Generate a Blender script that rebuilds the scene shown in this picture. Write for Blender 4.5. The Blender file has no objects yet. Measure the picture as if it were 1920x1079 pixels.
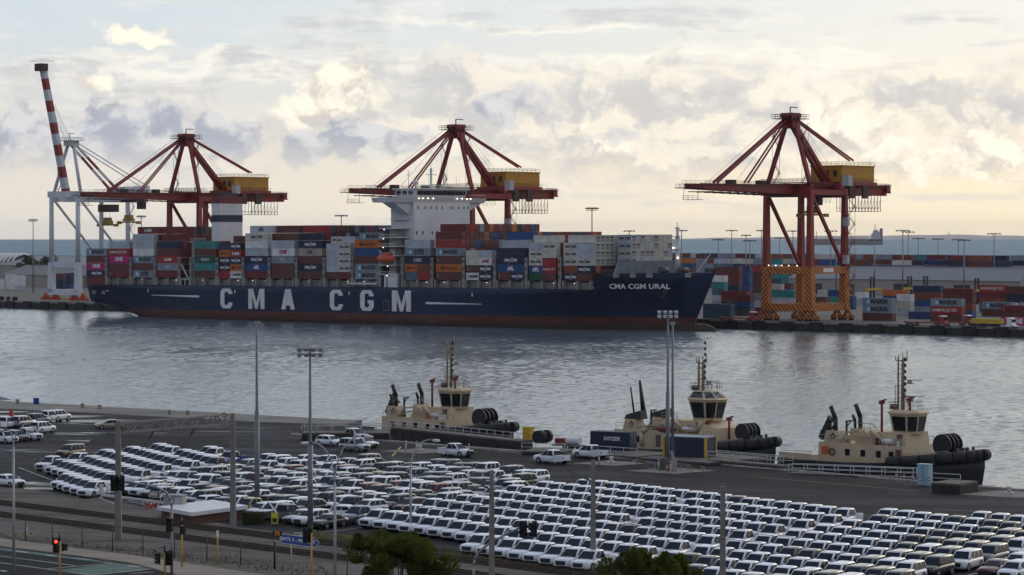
import bpy, math, random
from mathutils import Vector, Matrix
random.seed(7)
SC = bpy.context.scene
COL = SC.collection
PI = math.pi
R = math.radians

# ------------------------------------------------------------------ camera
EYE = 34.0                       # metres above the harbour water
FPX = 5300.0                     # focal length in pixels of a 1920 px wide frame
PITCH = math.atan((539.5 - 433.0) / FPX)
cam_data = bpy.data.cameras.new('camera')
cam_data.sensor_width = 36.0
cam_data.lens = 36.0 * FPX / 1920.0
cam_data.clip_start = 1.0
cam_data.clip_end = 60000.0
cam = bpy.data.objects.new('camera', cam_data)
COL.objects.link(cam)
cam.location = (0, 0, EYE)
cam.rotation_euler = (PI / 2 - PITCH, 0, 0)
SC.camera = cam

# ------------------------------------------------------------------ render settings
SC.render.engine = 'CYCLES'
SC.cycles.use_denoising = True
try:
    SC.cycles.denoiser = 'OPENIMAGEDENOISE'
    SC.cycles.denoising_prefilter = 'ACCURATE'
except Exception:
    pass
SC.cycles.max_bounces = 4
SC.cycles.diffuse_bounces = 2
SC.cycles.glossy_bounces = 2
SC.cycles.use_adaptive_sampling = True
SC.cycles.adaptive_threshold = .02
SC.cycles.adaptive_min_samples = 16
SC.cycles.transmission_bounces = 2
SC.cycles.volume_bounces = 0
SC.cycles.caustics_reflective = False
SC.cycles.caustics_refractive = False
SC.cycles.sample_clamp_indirect = 4.0
SC.view_settings.view_transform = 'Standard'
SC.view_settings.look = 'None'
SC.view_settings.exposure = .10
SC.view_settings.gamma = 1.0

# ------------------------------------------------------------------ node helper
class NG:
    def __init__(s, tree):
        s.t = tree; s.t.nodes.clear()
    def n(s, typ, **kw):
        nd = s.t.nodes.new(typ)
        for k, v in kw.items():
            setattr(nd, k, v)
        return nd
    def put(s, sock, v):
        if hasattr(v, 'links') or isinstance(v, bpy.types.NodeSocket):
            s.t.links.new(v, sock)
        elif v is not None:
            if isinstance(v, (tuple, list)) and len(v) == 3 and sock.type == 'RGBA':
                v = (*v, 1)
            sock.default_value = v
    def m(s, op, a, b=None, c=None, clamp=False):
        nd = s.n('ShaderNodeMath', operation=op, use_clamp=clamp)
        for i, v in enumerate((a, b, c)):
            if v is not None: s.put(nd.inputs[i], v)
        return nd.outputs[0]
    def sm(s, v, lo, hi, a=0.0, b=1.0):
        nd = s.n('ShaderNodeMapRange', interpolation_type='SMOOTHSTEP')
        for i, x in enumerate((v, lo, hi, a, b)): s.put(nd.inputs[i], x)
        return nd.outputs[0]
    def mix(s, f, a, b, blend='MIX'):
        nd = s.n('ShaderNodeMix', data_type='RGBA', blend_type=blend)
        s.put(nd.inputs[0], f); s.put(nd.inputs[6], a); s.put(nd.inputs[7], b)
        return nd.outputs[2]
    def xyz(s, x, y, z=0.0):
        nd = s.n('ShaderNodeCombineXYZ')
        for i, v in enumerate((x, y, z)): s.put(nd.inputs[i], v)
        return nd.outputs[0]
    def sep(s, v):
        nd = s.n('ShaderNodeSeparateXYZ'); s.put(nd.inputs[0], v); return nd.outputs
    def noise(s, vec, scale, detail=3, rough=.55, dist=0.0, out=0):
        nd = s.n('ShaderNodeTexNoise')
        if vec is not None: s.put(nd.inputs['Vector'], vec)
        nd.inputs['Scale'].default_value = scale; nd.inputs['Detail'].default_value = detail
        nd.inputs['Roughness'].default_value = rough; nd.inputs['Distortion'].default_value = dist
        return nd.outputs[out]
    def mapv(s, vec, scale=(1, 1, 1), rot=(0, 0, 0), loc=(0, 0, 0)):
        nd = s.n('ShaderNodeMapping'); s.put(nd.inputs[0], vec)
        nd.inputs[1].default_value = loc; nd.inputs[2].default_value = rot; nd.inputs[3].default_value = scale
        return nd.outputs[0]
    def bump(s, h, strength, dist=.1):
        nd = s.n('ShaderNodeBump'); s.put(nd.inputs['Height'], h)
        nd.inputs['Strength'].default_value = strength; nd.inputs['Distance'].default_value = dist
        return nd.outputs[0]

# ------------------------------------------------------------------ sun and sky
SUN_AZ = R(36)          # to the right of the view axis (+Y), i.e. behind the ship
SUN_EL = R(17)
sun_data = bpy.data.lights.new('sun', 'SUN')
sun_data.energy = .6
sun_data.angle = R(34)
sun_data.color = (1.0, .86, .68)
sun = bpy.data.objects.new('sun', sun_data)
COL.objects.link(sun)
_sd = Vector((math.sin(SUN_AZ) * math.cos(SUN_EL), math.cos(SUN_AZ) * math.cos(SUN_EL), math.sin(SUN_EL)))
sun.rotation_euler = _sd.to_track_quat('Z', 'Y').to_euler()

def make_world():
    w = bpy.data.worlds.new('World'); SC.world = w; w.use_nodes = True
    g = NG(w.node_tree)
    tc = g.n('ShaderNodeTexCoord').outputs['Generated']
    x, y, z = g.sep(tc)
    az = g.m('ARCTAN2', x, y)
    el = g.m('ARCSINE', z)
    # what lies above the first degrees is compressed, so clouds grow towards the zenith
    e = g.m('MULTIPLY', g.m('SUBTRACT', 1.0, g.m('EXPONENT', g.m('MULTIPLY', el, -3.0))), .3333)
    sky = g.n('ShaderNodeTexSky', sky_type='NISHITA', sun_disc=False, sun_elevation=SUN_EL, sun_rotation=SUN_AZ)
    sky.altitude = 40; sky.air_density = 1.2; sky.dust_density = 2.0
    nis = g.mix(1.0, sky.outputs[0], (.085, .085, .085), 'MULTIPLY')
    # angle to the sun: the air and cloud glow towards it and are dull away from it
    dt = g.m('ADD', g.m('MULTIPLY', x, _sd.x), g.m('ADD', g.m('MULTIPLY', y, _sd.y), g.m('MULTIPLY', z, _sd.z)))
    glow = g.sm(dt, -.3, .9, .58, 1.0)
    warm = g.sm(az, -.20, .24)
    up = g.sm(el, 0.0, .085)
    low = g.mix(warm, (.84, .79, .71), (1.0, .87, .64))
    high = g.mix(warm, (.66, .76, .84), (.80, .83, .84))
    air = g.mix(up, low, high)
    air = g.mix(g.sm(el, .10, .9), air, g.mix(.25, (.50, .62, .80), nis))
    air = g.mix(.15, air, nis)
    # fine warp shared by the cloud layers
    def fbm(vec, scale, detail, rough, loc=(0, 0, 0), out=0):
        nd = g.n('ShaderNodeTexNoise', noise_dimensions='2D'); g.put(nd.inputs['Vector'], g.mapv(vec, scale, loc=loc))
        nd.inputs['Scale'].default_value = 1.0; nd.inputs['Detail'].default_value = detail; nd.inputs['Roughness'].default_value = rough
        return nd.outputs[out]
    base = g.xyz(az, e, 0.0)
    wx, wy, _ = g.sep(fbm(base, (34, 48, 1), 4, .62, out=1))
    pos = g.xyz(g.m('ADD', az, g.m('MULTIPLY', g.m('SUBTRACT', wx, .5), .018)), g.m('ADD', e, g.m('MULTIPLY', g.m('SUBTRACT', wy, .5), .014)), 0.0)
    e2 = g.sep(pos)[1]
    def blobs(lst):
        acc = None
        for u, v, ru, rv, k in lst:
            ev = (433 - v) / FPX; ev = (1 - math.exp(-3 * ev)) / 3; sx, sy = FPX / (ru * 1.55), FPX / (rv * 1.55)
            nd = g.n('ShaderNodeVectorMath', operation='MULTIPLY_ADD'); g.put(nd.inputs[0], pos); nd.inputs[1].default_value = (sx, sy, 0); nd.inputs[2].default_value = (-(u - 960) / FPX * sx, -ev * sy, 0)
            ln = g.n('ShaderNodeVectorMath', operation='LENGTH'); g.put(ln.inputs[0], nd.outputs[0])
            q = g.sm(ln.outputs['Value'], 0.0, 1.0, k, 0.0)
            acc = q if acc is None else g.m('ADD', acc, q)
        return acc
    puff = fbm(pos, (44, 62, 1), 8, .58)
    puff_up = fbm(pos, (44, 62, 1), 6, .58, (.16, .34, 0))      # the same field a little towards the sun
    relief = g.sm(g.m('SUBTRACT', puff, puff_up), -.24, .24)    # 1 = face turned to the light
    fine = fbm(base, (120, 165, 1), 6, .62, (3, 7, 0))
    mixn = g.m('ADD', g.m('MULTIPLY', puff, .62), g.m('MULTIPLY', fine, .38))
    # 1 thin high streaks
    st = fbm(base, (13, 105, 1), 6, .62, (1.3, .4, 0))
    stb = blobs([(260, 135, 420, 20, .22), (720, 138, 330, 18, .2), (1150, 125, 420, 34, .30), (1500, 140, 300, 40, .28), (1050, 52, 480, 9, .20), (300, 108, 260, 9, .16)])
    sa = g.sm(g.m('ADD', st, stb), .46, .72)
    sc_ = g.mix(g.sm(g.m('ADD', g.m('MULTIPLY', st, .7), g.m('MULTIPLY', puff, .4)), .50, .68), (1.0, .95, .84), (.62, .62, .63))
    c = g.mix(g.m('MULTIPLY', sa, .8), air, sc_)
    # 2 broad bank through the middle, lit from behind
    bank = blobs([(1040, 215, 340, 80, .52), (1480, 185, 330, 70, .46), (740, 250, 320, 75, .42), (1800, 230, 240, 80, .44), (1300, 310, 420, 60, .34), (180, 240, 300, 80, .34), (900, 135, 260, 36, .28)])
    ba = g.sm(g.m('ADD', bank, g.m('MULTIPLY', g.m('SUBTRACT', mixn, .5), 1.35)), .04, .46)
    bc = g.mix(g.sm(g.m('ADD', g.m('MULTIPLY', relief, .65), g.m('MULTIPLY', fine, .35)), .20, .78), (.58, .57, .57), (1.0, .915, .76))
    bc = g.mix(warm, g.mix(.25, bc, (.58, .60, .65)), bc)
    c = g.mix(g.m('MULTIPLY', ba, .78), c, bc)
    # 3 cream heaps in full light
    cream = blobs([(620, 175, 90, 50, .62), (262, 62, 80, 28, .58), (190, 165, 60, 26, .4), (1190, 190, 70, 26, .44), (1130, 280, 70, 16, .44), (1080, 215, 40, 22, .4), (1560, 245, 130, 50, .5), (1680, 320, 130, 40, .42), (1840, 285, 90, 60, .48), (560, 215, 60, 30, .3)])
    ca = g.sm(g.m('ADD', cream, g.m('MULTIPLY', g.m('SUBTRACT', mixn, .5), 1.4)), .16, .44)
    cc = g.mix(g.sm(g.m('ADD', g.m('MULTIPLY', relief, .7), g.m('MULTIPLY', fine, .3)), .22, .72), (.66, .62, .58), (1.08, .99, .83))
    c = g.mix(g.m('MULTIPLY', ca, .92), c, cc)
    # 4 blue grey heaps standing against the light, crisp tops and a soft foot
    grey = blobs([(75, 258, 85, 56, .66), (190, 236, 58, 54, .56), (290, 258, 66, 54, .66), (240, 290, 100, 30, .35), (395, 246, 34, 40, .5), (445, 272, 56, 46, .55), (560, 288, 50, 34, .46), (660, 272, 90, 48, .62), (770, 266, 50, 34, .42),
                  (925, 185, 44, 30, .40), (1000, 205, 90, 46, .38), (1908, 208, 44, 38, .5), (1180, 255, 90, 30, .26), (30, 300, 80, 30, .34)])
    ga = g.sm(g.m('ADD', grey, g.m('MULTIPLY', g.m('SUBTRACT', mixn, .5), 1.4)), .17, .36)
    foot = g.sm(e2, .014, .034, .10, 1.0)
    gc = g.mix(g.sm(g.m('ADD', g.m('MULTIPLY', relief, .6), g.m('MULTIPLY', fine, .4)), .26, .80), (.40, .43, .51), (.72, .72, .73))
    gc = g.mix(g.sm(az, -.05, .1), gc, g.mix(.6, gc, (.74, .70, .65)))
    c = g.mix(g.m('MULTIPLY', g.m('MULTIPLY', ga, foot), .9), c, gc)
    # 5 scattered cloud over the rest of the dome
    dome = g.noise(g.mapv(g.xyz(x, y, g.m('MULTIPLY', z, 1.6)), (4.5, 4.5, 4.5)), 1.0, 4, .6)
    da_ = g.m('MULTIPLY', g.sm(dome, .44, .62), g.sm(el, .09, .2))
    c = g.mix(g.m('MULTIPLY', da_, .8), c, (.84, .87, .92))
    # low haze band on the horizon
    hz = g.sm(el, .002, .034, .65, 0.0)
    c = g.mix(hz, c, low)
    bg = g.n('ShaderNodeBackground'); out = g.n('ShaderNodeOutputWorld')
    g.put(bg.inputs[0], g.mix(1.0, c, g.xyz(glow, glow, g.m('POWER', glow, .75)), 'MULTIPLY'))
    bg.inputs[1].default_value = 1.0
    w.node_tree.links.new(bg.outputs[0], out.inputs[0])
    w.cycles.sampling_method = 'MANUAL'; w.cycles.sample_map_resolution = 1024
make_world()

# ------------------------------------------------------------------ places
ZG = 3.0                # near quay, yard and road
ZF = 3.2                # far quay
def ray(u, v):
    a, b = u - 960.0, -(v - 539.5)
    c, s = math.cos(PITCH), math.sin(PITCH)
    return Vector((a, FPX * c + b * s, -FPX * s + b * c))
def G(u, v, z=ZG):      # the point of a level surface seen at a place of the 1920 x 1079 photograph
    d = ray(u, v); k = (z - EYE) / d.z
    return Vector((d.x * k, d.y * k, z))
def D(u, v, y):         # the point at a known distance
    d = ray(u, v); k = y / d.y
    return Vector((d.x * k, y, EYE + d.z * k))

# ------------------------------------------------------------------ materials
_M = {}
def mat(name, color, rough=.6, metal=0.0, var=.12, scale=1.2, stain=None, stain_amt=0.0, spec=.5, bump=0.0, coat=0.0, emit=0.0):
    if name in _M: return _M[name]
    m = bpy.data.materials.new(name); m.use_nodes = True
    g = NG(m.node_tree)
    p = g.n('ShaderNodeBsdfPrincipled'); o = g.n('ShaderNodeOutputMaterial')
    m.node_tree.links.new(p.outputs[0], o.inputs[0])
    oc = g.n('ShaderNodeTexCoord').outputs['Object']
    oi = g.n('ShaderNodeObjectInfo').outputs['Random']
    off = g.n('ShaderNodeVectorMath', operation='ADD')
    g.put(off.inputs[0], oc); g.put(off.inputs[1], g.xyz(g.m('MULTIPLY', oi, 37.0), g.m('MULTIPLY', oi, 91.0), 0.0))
    v = off.outputs[0]
    nz = g.noise(v, scale, 5, .6)
    k = g.sm(nz, .3, .7, 1 - var, 1 + var)
    c = g.mix(1.0, color, g.xyz(k, k, k), 'MULTIPLY')
    if stain:
        sn = g.noise(g.mapv(v, (1, 1, .22)), scale * 2.2, 5, .65)
        c = g.mix(g.m('MULTIPLY', g.sm(sn, .52, .74), stain_amt), c, stain)
    g.put(p.inputs['Base Color'], c)
    g.put(p.inputs['Roughness'], g.sm(nz, .25, .75, max(0, rough - .08), min(1, rough + .08)))
    p.inputs['Metallic'].default_value = metal
    p.inputs['Specular IOR Level'].default_value = spec
    if coat:
        p.inputs['Coat Weight'].default_value = coat; p.inputs['Coat Roughness'].default_value = .06
    if bump:
        g.put(p.inputs['Normal'], g.bump(g.noise(v, scale * 6, 3), bump, .05))
    if emit:
        p.inputs['Emission Color'].default_value = (*color, 1); p.inputs['Emission Strength'].default_value = emit
    _M[name] = m
    return m

def striped(name, ca, cb, period, direction, rough=.6):
    """diagonal hazard paint in object space"""
    if name in _M: return _M[name]
    m = bpy.data.materials.new(name); m.use_nodes = True
    g = NG(m.node_tree)
    p = g.n('ShaderNodeBsdfPrincipled'); o = g.n('ShaderNodeOutputMaterial')
    m.node_tree.links.new(p.outputs[0], o.inputs[0])
    x, y, z = g.sep(g.n('ShaderNodeTexCoord').outputs['Object'])
    s = g.m('ADD', g.m('MULTIPLY', x, direction[0]), g.m('ADD', g.m('MULTIPLY', y, direction[1]), g.m('MULTIPLY', z, direction[2])))
    f = g.m('FRACT', g.m('MULTIPLY', s, 1 / period))
    f = g.m('GREATER_THAN', f, .5)
    k = g.sm(g.noise(g.n('ShaderNodeTexCoord').outputs['Object'], .8, 4), .3, .7, .8, 1.15)
    g.put(p.inputs['Base Color'], g.mix(1.0, g.mix(f, ca, cb), g.xyz(k, k, k), 'MULTIPLY'))
    p.inputs['Roughness'].default_value = rough
    _M[name] = m
    return m

# ------------------------------------------------------------------ mesh helper
class MB:
    def __init__(s):
        s.v = []; s.f = []; s.m = []; s.s = []
    def add(s, vs, fs, m=0, sm=False):
        o = len(s.v); s.v += [tuple(p) for p in vs]
        for f in fs:
            s.f.append([i + o for i in f]); s.m.append(m); s.s.append(sm)
        return s
    def quad(s, *pts, m=0):
        return s.add(pts, [list(range(len(pts)))], m)
    def box(s, x0, x1, y0, y1, z0, z1, m=0):
        v = [(x0, y0, z0), (x1, y0, z0), (x1, y1, z0), (x0, y1, z0), (x0, y0, z1), (x1, y0, z1), (x1, y1, z1), (x0, y1, z1)]
        return s.add(v, [(0, 3, 2, 1), (4, 5, 6, 7), (0, 1, 5, 4), (1, 2, 6, 5), (2, 3, 7, 6), (3, 0, 4, 7)], m)
    def hexa(s, b, t, m=0):       # frustum from two 4-point loops, counter-clockwise from above
        return s.add(list(b) + list(t), [(0, 3, 2, 1), (4, 5, 6, 7), (0, 1, 5, 4), (1, 2, 6, 5), (2, 3, 7, 6), (3, 0, 4, 7)], m)
    def _frame(s, p, q):
        d = (Vector(q) - Vector(p)); L = d.length or 1e-6; d = d / L
        u = Vector((0, 0, 1)) if abs(d.z) < .98 else Vector((0, 1, 0))
        a = d.cross(u).normalized(); b = a.cross(d).normalized()
        return d, a, b
    def bar(s, p, q, w, h=None, m=0):
        h = h or w; p, q = Vector(p), Vector(q); d, a, b = s._frame(p, q)
        c = [(-w / 2, -h / 2), (w / 2, -h / 2), (w / 2, h / 2), (-w / 2, h / 2)]
        v = [p + a * x + b * y for x, y in c] + [q + a * x + b * y for x, y in c]
        return s.add(v, [(0, 1, 2, 3), (7, 6, 5, 4), (0, 4, 5, 1), (1, 5, 6, 2), (2, 6, 7, 3), (3, 7, 4, 0)], m)
    def tube(s, p, q, r, r2=None, n=8, m=0, cap=True, sm=True):
        r2 = r if r2 is None else r2; p, q = Vector(p), Vector(q); d, a, b = s._frame(p, q)
        v = []
        for c, rr in ((p, r), (q, r2)):
            for i in range(n):
                t = 2 * PI * i / n; v.append(c + a * (rr * math.cos(t)) + b * (rr * math.sin(t)))
        s.add(v, [(i, i + n, (i + 1) % n + n, (i + 1) % n) for i in range(n)], m, sm)
        if cap:
            o = len(s.v) - 2 * n
            s.f.append([o + i for i in range(n)]); s.m.append(m); s.s.append(False)
            s.f.append([o + n + i for i in reversed(range(n))]); s.m.append(m); s.s.append(False)
        return s
    def path(s, pts, r, n=6, m=0):
        for a, b in zip(pts, pts[1:]): s.tube(a, b, r, n=n, m=m)
        return s
    def loft(s, rings, m=0, caps=True, sm=False, closed=True):
        n = len(rings[0]); v = [p for r in rings for p in r]; f = []
        for k in range(len(rings) - 1):
            for i in range(n if closed else n - 1):
                j = (i + 1) % n
                f.append((k * n + i, k * n + j, (k + 1) * n + j, (k + 1) * n + i))
        s.add(v, f, m, sm)
        if caps:
            o = len(s.v) - len(v)
            s.f.append([o + i for i in reversed(range(n))]); s.m.append(m); s.s.append(False)
            s.f.append([o + (len(rings) - 1) * n + i for i in range(n)]); s.m.append(m); s.s.append(False)
        return s
    def prism(s, pts, vec, m=0):   # polygon (list of 3d points) pushed along vec
        n = len(pts); vec = Vector(vec); a = [Vector(p) for p in pts]; b = [p + vec for p in a]
        return s.add(a + b, [list(reversed(range(n))), list(range(n, 2 * n))] + [(i, (i + 1) % n, (i + 1) % n + n, i + n) for i in range(n)], m)
    def sphere(s, c, rx, ry=None, rz=None, n=10, k=6, m=0):
        ry = ry or rx; rz = rz or rx; rings = []
        for j in range(1, k):
            t = PI * j / k
            rings.append([(c[0] + rx * math.sin(t) * math.cos(2 * PI * i / n), c[1] + ry * math.sin(t) * math.sin(2 * PI * i / n), c[2] - rz * math.cos(t)) for i in range(n)])
        return s.loft(rings, m, True, True)
    def mesh(s, name, mats):
        me = bpy.data.meshes.new(name)
        me.from_pydata(s.v, [], s.f)
        for mt in mats: me.materials.append(mt)
        me.polygons.foreach_set('material_index', s.m)
        me.polygons.foreach_set('use_smooth', s.s)
        me.update()
        return me
    def build(s, name, mats, parent=None, loc=None, rz=None):
        if not isinstance(mats, (list, tuple)): mats = [mats]
        return put(name, s.mesh(name, mats), parent, loc, rz)

def put(name, me, parent=None, loc=None, rz=None):
    o = bpy.data.objects.new(name, me); COL.objects.link(o)
    if parent is not None: o.parent = parent
    if loc is not None: o.location = loc
    if rz is not None: o.rotation_euler = (0, 0, rz)
    return o
def tag(o, label=None, cat=None, group=None, kind=None):
    if label: o['label'] = label
    if cat: o['category'] = cat
    if group: o['group'] = group
    if kind: o['kind'] = kind
    return o
def thing(name, label, cat, loc=(0, 0, 0), rz=0.0, group=None):
    o = bpy.data.objects.new(name, None); COL.objects.link(o)
    o.empty_display_size = .2
    o.location = loc; o.rotation_euler = (0, 0, rz)
    return tag(o, label, cat, group)

def paint(o, m, slot=0):
    o.material_slots[slot].link = 'OBJECT'; o.material_slots[slot].material = m

_TXT = {}
def text_mesh(t, size=1.0, bold=.0, squeeze=1.0, m=None, align='CENTER'):
    key = (t, size, bold, squeeze, m.name if m else '', align)
    if key in _TXT: return _TXT[key]
    cu = bpy.data.curves.new('lettering', 'FONT'); cu.body = t; cu.size = size; cu.offset = bold; cu.align_x = align; cu.align_y = 'CENTER'
    cu.resolution_u = 2
    ob = bpy.data.objects.new('lettering', cu)
    me = bpy.data.meshes.new_from_object(ob)
    bpy.data.objects.remove(ob); bpy.data.curves.remove(cu)
    # upright, reading along +x, facing -y
    me.transform(Matrix(((squeeze, 0, 0, 0), (0, 0, -1, 0), (0, 1, 0, 0), (0, 0, 0, 1))))
    if m: me.materials.append(m)
    _TXT[key] = me
    return me
def label_part(parent, t, loc, size, m, bold=.0, squeeze=1.0, rz=0.0, name='lettering', align='CENTER'):
    return put(name, text_mesh(t, size, bold, squeeze, m, align), parent, loc, rz)
ORD = ['first', 'second', 'third', 'fourth', 'fifth', 'sixth', 'seventh', 'eighth', 'ninth', 'tenth', 'eleventh', 'twelfth', 'thirteenth', 'fourteenth',
       'fifteenth', 'sixteenth', 'seventeenth', 'eighteenth', 'nineteenth', 'twentieth', '21st', '22nd', '23rd', '24th', '25th', '26th', '27th', '28th', '29th', '30th']
# ------------------------------------------------------------------ setting
REARTH = 7.4e6
def drop(d): return -d * d / (2 * REARTH)

def water_material():
    m = bpy.data.materials.new('water'); m.use_nodes = True; g = NG(m.node_tree)
    p = g.n('ShaderNodeBsdfPrincipled'); o = g.n('ShaderNodeOutputMaterial')
    m.node_tree.links.new(p.outputs[0], o.inputs[0])
    oc = g.n('ShaderNodeTexCoord').outputs['Object']
    w1 = g.noise(g.mapv(oc, (.5, .4, 1), rot=(0, 0, R(12))), 1.0, 2, .6, .4)
    w2 = g.noise(g.mapv(oc, (1.1, .8, 1), rot=(0, 0, R(-8))), 1.0, 2, .6, .3)
    patch = g.noise(g.mapv(oc, (.012, .006, 1), rot=(0, 0, R(42))), 1.0, 4, .6, .6)
    h = g.m('ADD', g.m('MULTIPLY', w1, .28), g.m('MULTIPLY', w2, .10))
    h = g.m('MULTIPLY', h, g.sm(patch, .35, .68, .55, 1.35))
    b = g.n('ShaderNodeBump'); b.inputs['Strength'].default_value = 1.0; b.inputs['Distance'].default_value = 1.0
    g.put(b.inputs['Height'], h)
    g.put(p.inputs['Normal'], b.outputs[0])
    g.put(p.inputs['Base Color'], g.mix(g.sm(patch, .4, .6), (.095, .132, .158), (.115, .154, .180)))
    g.put(p.inputs['Roughness'], g.sm(patch, .3, .7, .12, .2))
    p.inputs['IOR'].default_value = 1.333
    return m
def sea_material():
    m = bpy.data.materials.new('open sea'); m.use_nodes = True; g = NG(m.node_tree)
    p = g.n('ShaderNodeBsdfPrincipled'); o = g.n('ShaderNodeOutputMaterial')
    m.node_tree.links.new(p.outputs[0], o.inputs[0])
    oc = g.n('ShaderNodeTexCoord').outputs['Object']
    w1 = g.noise(g.mapv(oc, (.03, .006, 1)), 1.0, 5, .65, .3)
    patch = g.noise(g.mapv(oc, (.004, .0007, 1)), 1.0, 4, .6, .3)
    g.put(p.inputs['Base Color'], g.mix(g.sm(w1, .38, .62), (.095, .18, .245), (.14, .245, .315)))
    p.inputs['Roughness'].default_value = .6; p.inputs['IOR'].default_value = 1.333
    p.inputs['Specular IOR Level'].default_value = .22
    b = g.n('ShaderNodeBump'); b.inputs['Strength'].default_value = 1.0; b.inputs['Distance'].default_value = 4.0
    g.put(b.inputs['Height'], w1); g.put(p.inputs['Normal'], b.outputs[0])
    return m
def build_water(name, mt, lo, hi, label, dz=0.0):
    mb = MB(); rad = [lo]
    while rad[-1] < hi: rad.append(min(hi, rad[-1] * 1.16 + 4))
    n = 120; vs = []; fs = []
    for r in rad:
        for i in range(n):
            a = 2 * PI * i / n; vs.append((r * math.sin(a), r * math.cos(a), drop(r) + dz))
    for k in range(len(rad) - 1):
        for i in range(n):
            j = (i + 1) % n; fs.append((k * n + i, (k + 1) * n + i, (k + 1) * n + j, k * n + j))
    if lo < 50: fs.append(list(range(n)))
    mb.add(vs, fs, 0, True)
    tag(mb.build(name, mt), label, 'water', kind='structure')
def wave_water():
    import numpy as np
    rs = np.random.RandomState(4)
    ys = [300.0]
    while ys[-1] < 1290: ys.append(ys[-1] + .85 + ys[-1] * .0008)
    ys = np.array(ys); nx = 350
    t = np.linspace(-1, 1, nx)
    Y = np.repeat(ys[:, None], nx, 1); X = t[None, :] * (ys[:, None] * .225 + 12)
    Z = np.zeros_like(X)
    gust = .55 + .45 * (.5 + .5 * np.sin(X * .021 + Y * .013 + 1.3 * np.sin(Y * .017))) * (.6 + .4 * np.sin(X * .05 - Y * .031 + 2 * np.sin(X * .023)))
    for i in range(40):
        lam = 1.8 * (6.0 / 1.8) ** rs.rand(); k = 2 * np.pi / lam; a = np.radians(-62 + rs.randn() * 38)
        ph = rs.rand() * 6.28; u = k * (X * np.cos(a) + Y * np.sin(a)) + ph
        Z += gust * WAVE_SLOPE / k * np.sin(u + .5 * np.sin(u * .37 + ph))
    v = np.stack([X, Y, Z], -1).reshape(-1, 3); n = len(ys)
    idx = np.arange(n * nx).reshape(n, nx)
    f = np.stack([idx[:-1, :-1], idx[:-1, 1:], idx[1:, 1:], idx[1:, :-1]], -1).reshape(-1, 4)
    me = bpy.data.meshes.new('harbour_water'); me.vertices.add(len(v)); me.vertices.foreach_set('co', v.ravel())
    me.loops.add(f.size); me.loops.foreach_set('vertex_index', f.ravel()); me.polygons.add(len(f)); me.polygons.foreach_set('loop_start', np.arange(len(f)) * 4); me.polygons.foreach_set('loop_total', np.full(len(f), 4)); me.polygons.foreach_set('use_smooth', np.ones(len(f), dtype=bool))
    me.update(); me.validate(); me.materials.append(WATERM)
    tag(put('harbour_water', me), 'silver grey rippled water of the harbour basin', 'water', kind='structure')
WAVE_SLOPE = .036
WATERM = water_material()
wave_water()
build_water('water_bed', WATERM, 30, 1700, 'still water around the harbour basin', -1.2)
build_water('open_sea', sea_material(), 1700, 24000, 'blue open sea beyond the terminal')

def ground_material(name, ca, cb, cc, rough=.75, wet=0.0, scale=.05, grain=8.0):
    m = bpy.data.materials.new(name); m.use_nodes = True; g = NG(m.node_tree)
    p = g.n('ShaderNodeBsdfPrincipled'); o = g.n('ShaderNodeOutputMaterial')
    m.node_tree.links.new(p.outputs[0], o.inputs[0])
    oc = g.n('ShaderNodeTexCoord').outputs['Object']
    big = g.noise(g.mapv(oc, (1, 1, 1)), scale, 5, .6, .4)
    lane = g.noise(g.mapv(oc, (.02, .22, 1), rot=(0, 0, R(43))), 1.0, 4, .6)
    fine = g.noise(oc, grain, 4, .65)
    c = g.mix(g.sm(big, .38, .62), ca, cb)
    c = g.mix(g.m('MULTIPLY', g.sm(lane, .44, .58), .85), c, cc)
    spots = g.noise(oc, .55, 3, .5, .2)
    c = g.mix(g.m('MULTIPLY', g.sm(spots, .64, .70), .6), c, cc)
    worn = g.noise(g.mapv(oc, (.30, .04, 1), rot=(0, 0, R(-8))), 1.0, 4, .65, .5)
    c = g.mix(g.m('MULTIPLY', g.sm(worn, .58, .68), .45), c, cb)
    k = g.sm(fine, .3, .7, .82, 1.18)
    g.put(p.inputs['Base Color'], g.mix(1.0, c, g.xyz(k, k, k), 'MULTIPLY'))
    r = g.m('ADD', rough, g.m('MULTIPLY', g.m('SUBTRACT', fine, .5), .2))
    if wet:
        pool = g.noise(g.mapv(oc, (.05, .16, 1), rot=(0, 0, R(43)), loc=(3, 1, 0)), 1.0, 4, .55, .3)
        x, y, z = g.sep(oc)
        side = g.sm(x, -25.0, -62.0)              # the standing water lies at the low west end of the yard
        f = g.m('MULTIPLY', g.sm(pool, .56, .63), side)
        r = g.m('MULTIPLY', r, g.m('SUBTRACT', 1.0, g.m('MULTIPLY', f, wet)))
    g.put(p.inputs['Roughness'], r)
    p.inputs['Specular IOR Level'].default_value = .05
    g.put(p.inputs['Normal'], g.bump(fine, .3, .03))
    return m
ASPHALT = ground_material('asphalt', (.030, .030, .035), (.052, .050, .057), (.017, .017, .021), wet=.85)
PATCH = ground_material('dark asphalt', (.016, .017, .020), (.024, .024, .028), (.013, .014, .017))
CONC = ground_material('concrete', (.20, .19, .175), (.25, .235, .21), (.15, .145, .14))
FARCONC = ground_material('far concrete', (.15, .145, .14), (.19, .18, .17), (.11, .108, .105))
BALLAST = ground_material('ballast', (.125, .115, .106), (.082, .076, .072), (.15, .135, .12), rough=.95, grain=3.0, scale=.12)
PATHM = ground_material('path', (.27, .235, .20), (.32, .28, .235), (.23, .20, .175), rough=.9)
SCRUB = ground_material('verge', (.075, .085, .03), (.13, .12, .055), (.06, .07, .025), rough=.95, grain=3.0, scale=.25)
WHITE_LINE = mat('line paint', (.55, .55, .54), .7, var=.3, scale=.8)
YELLOW_LINE = mat('yellow line paint', (.42, .32, .06), .7, var=.3, scale=.8)

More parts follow.
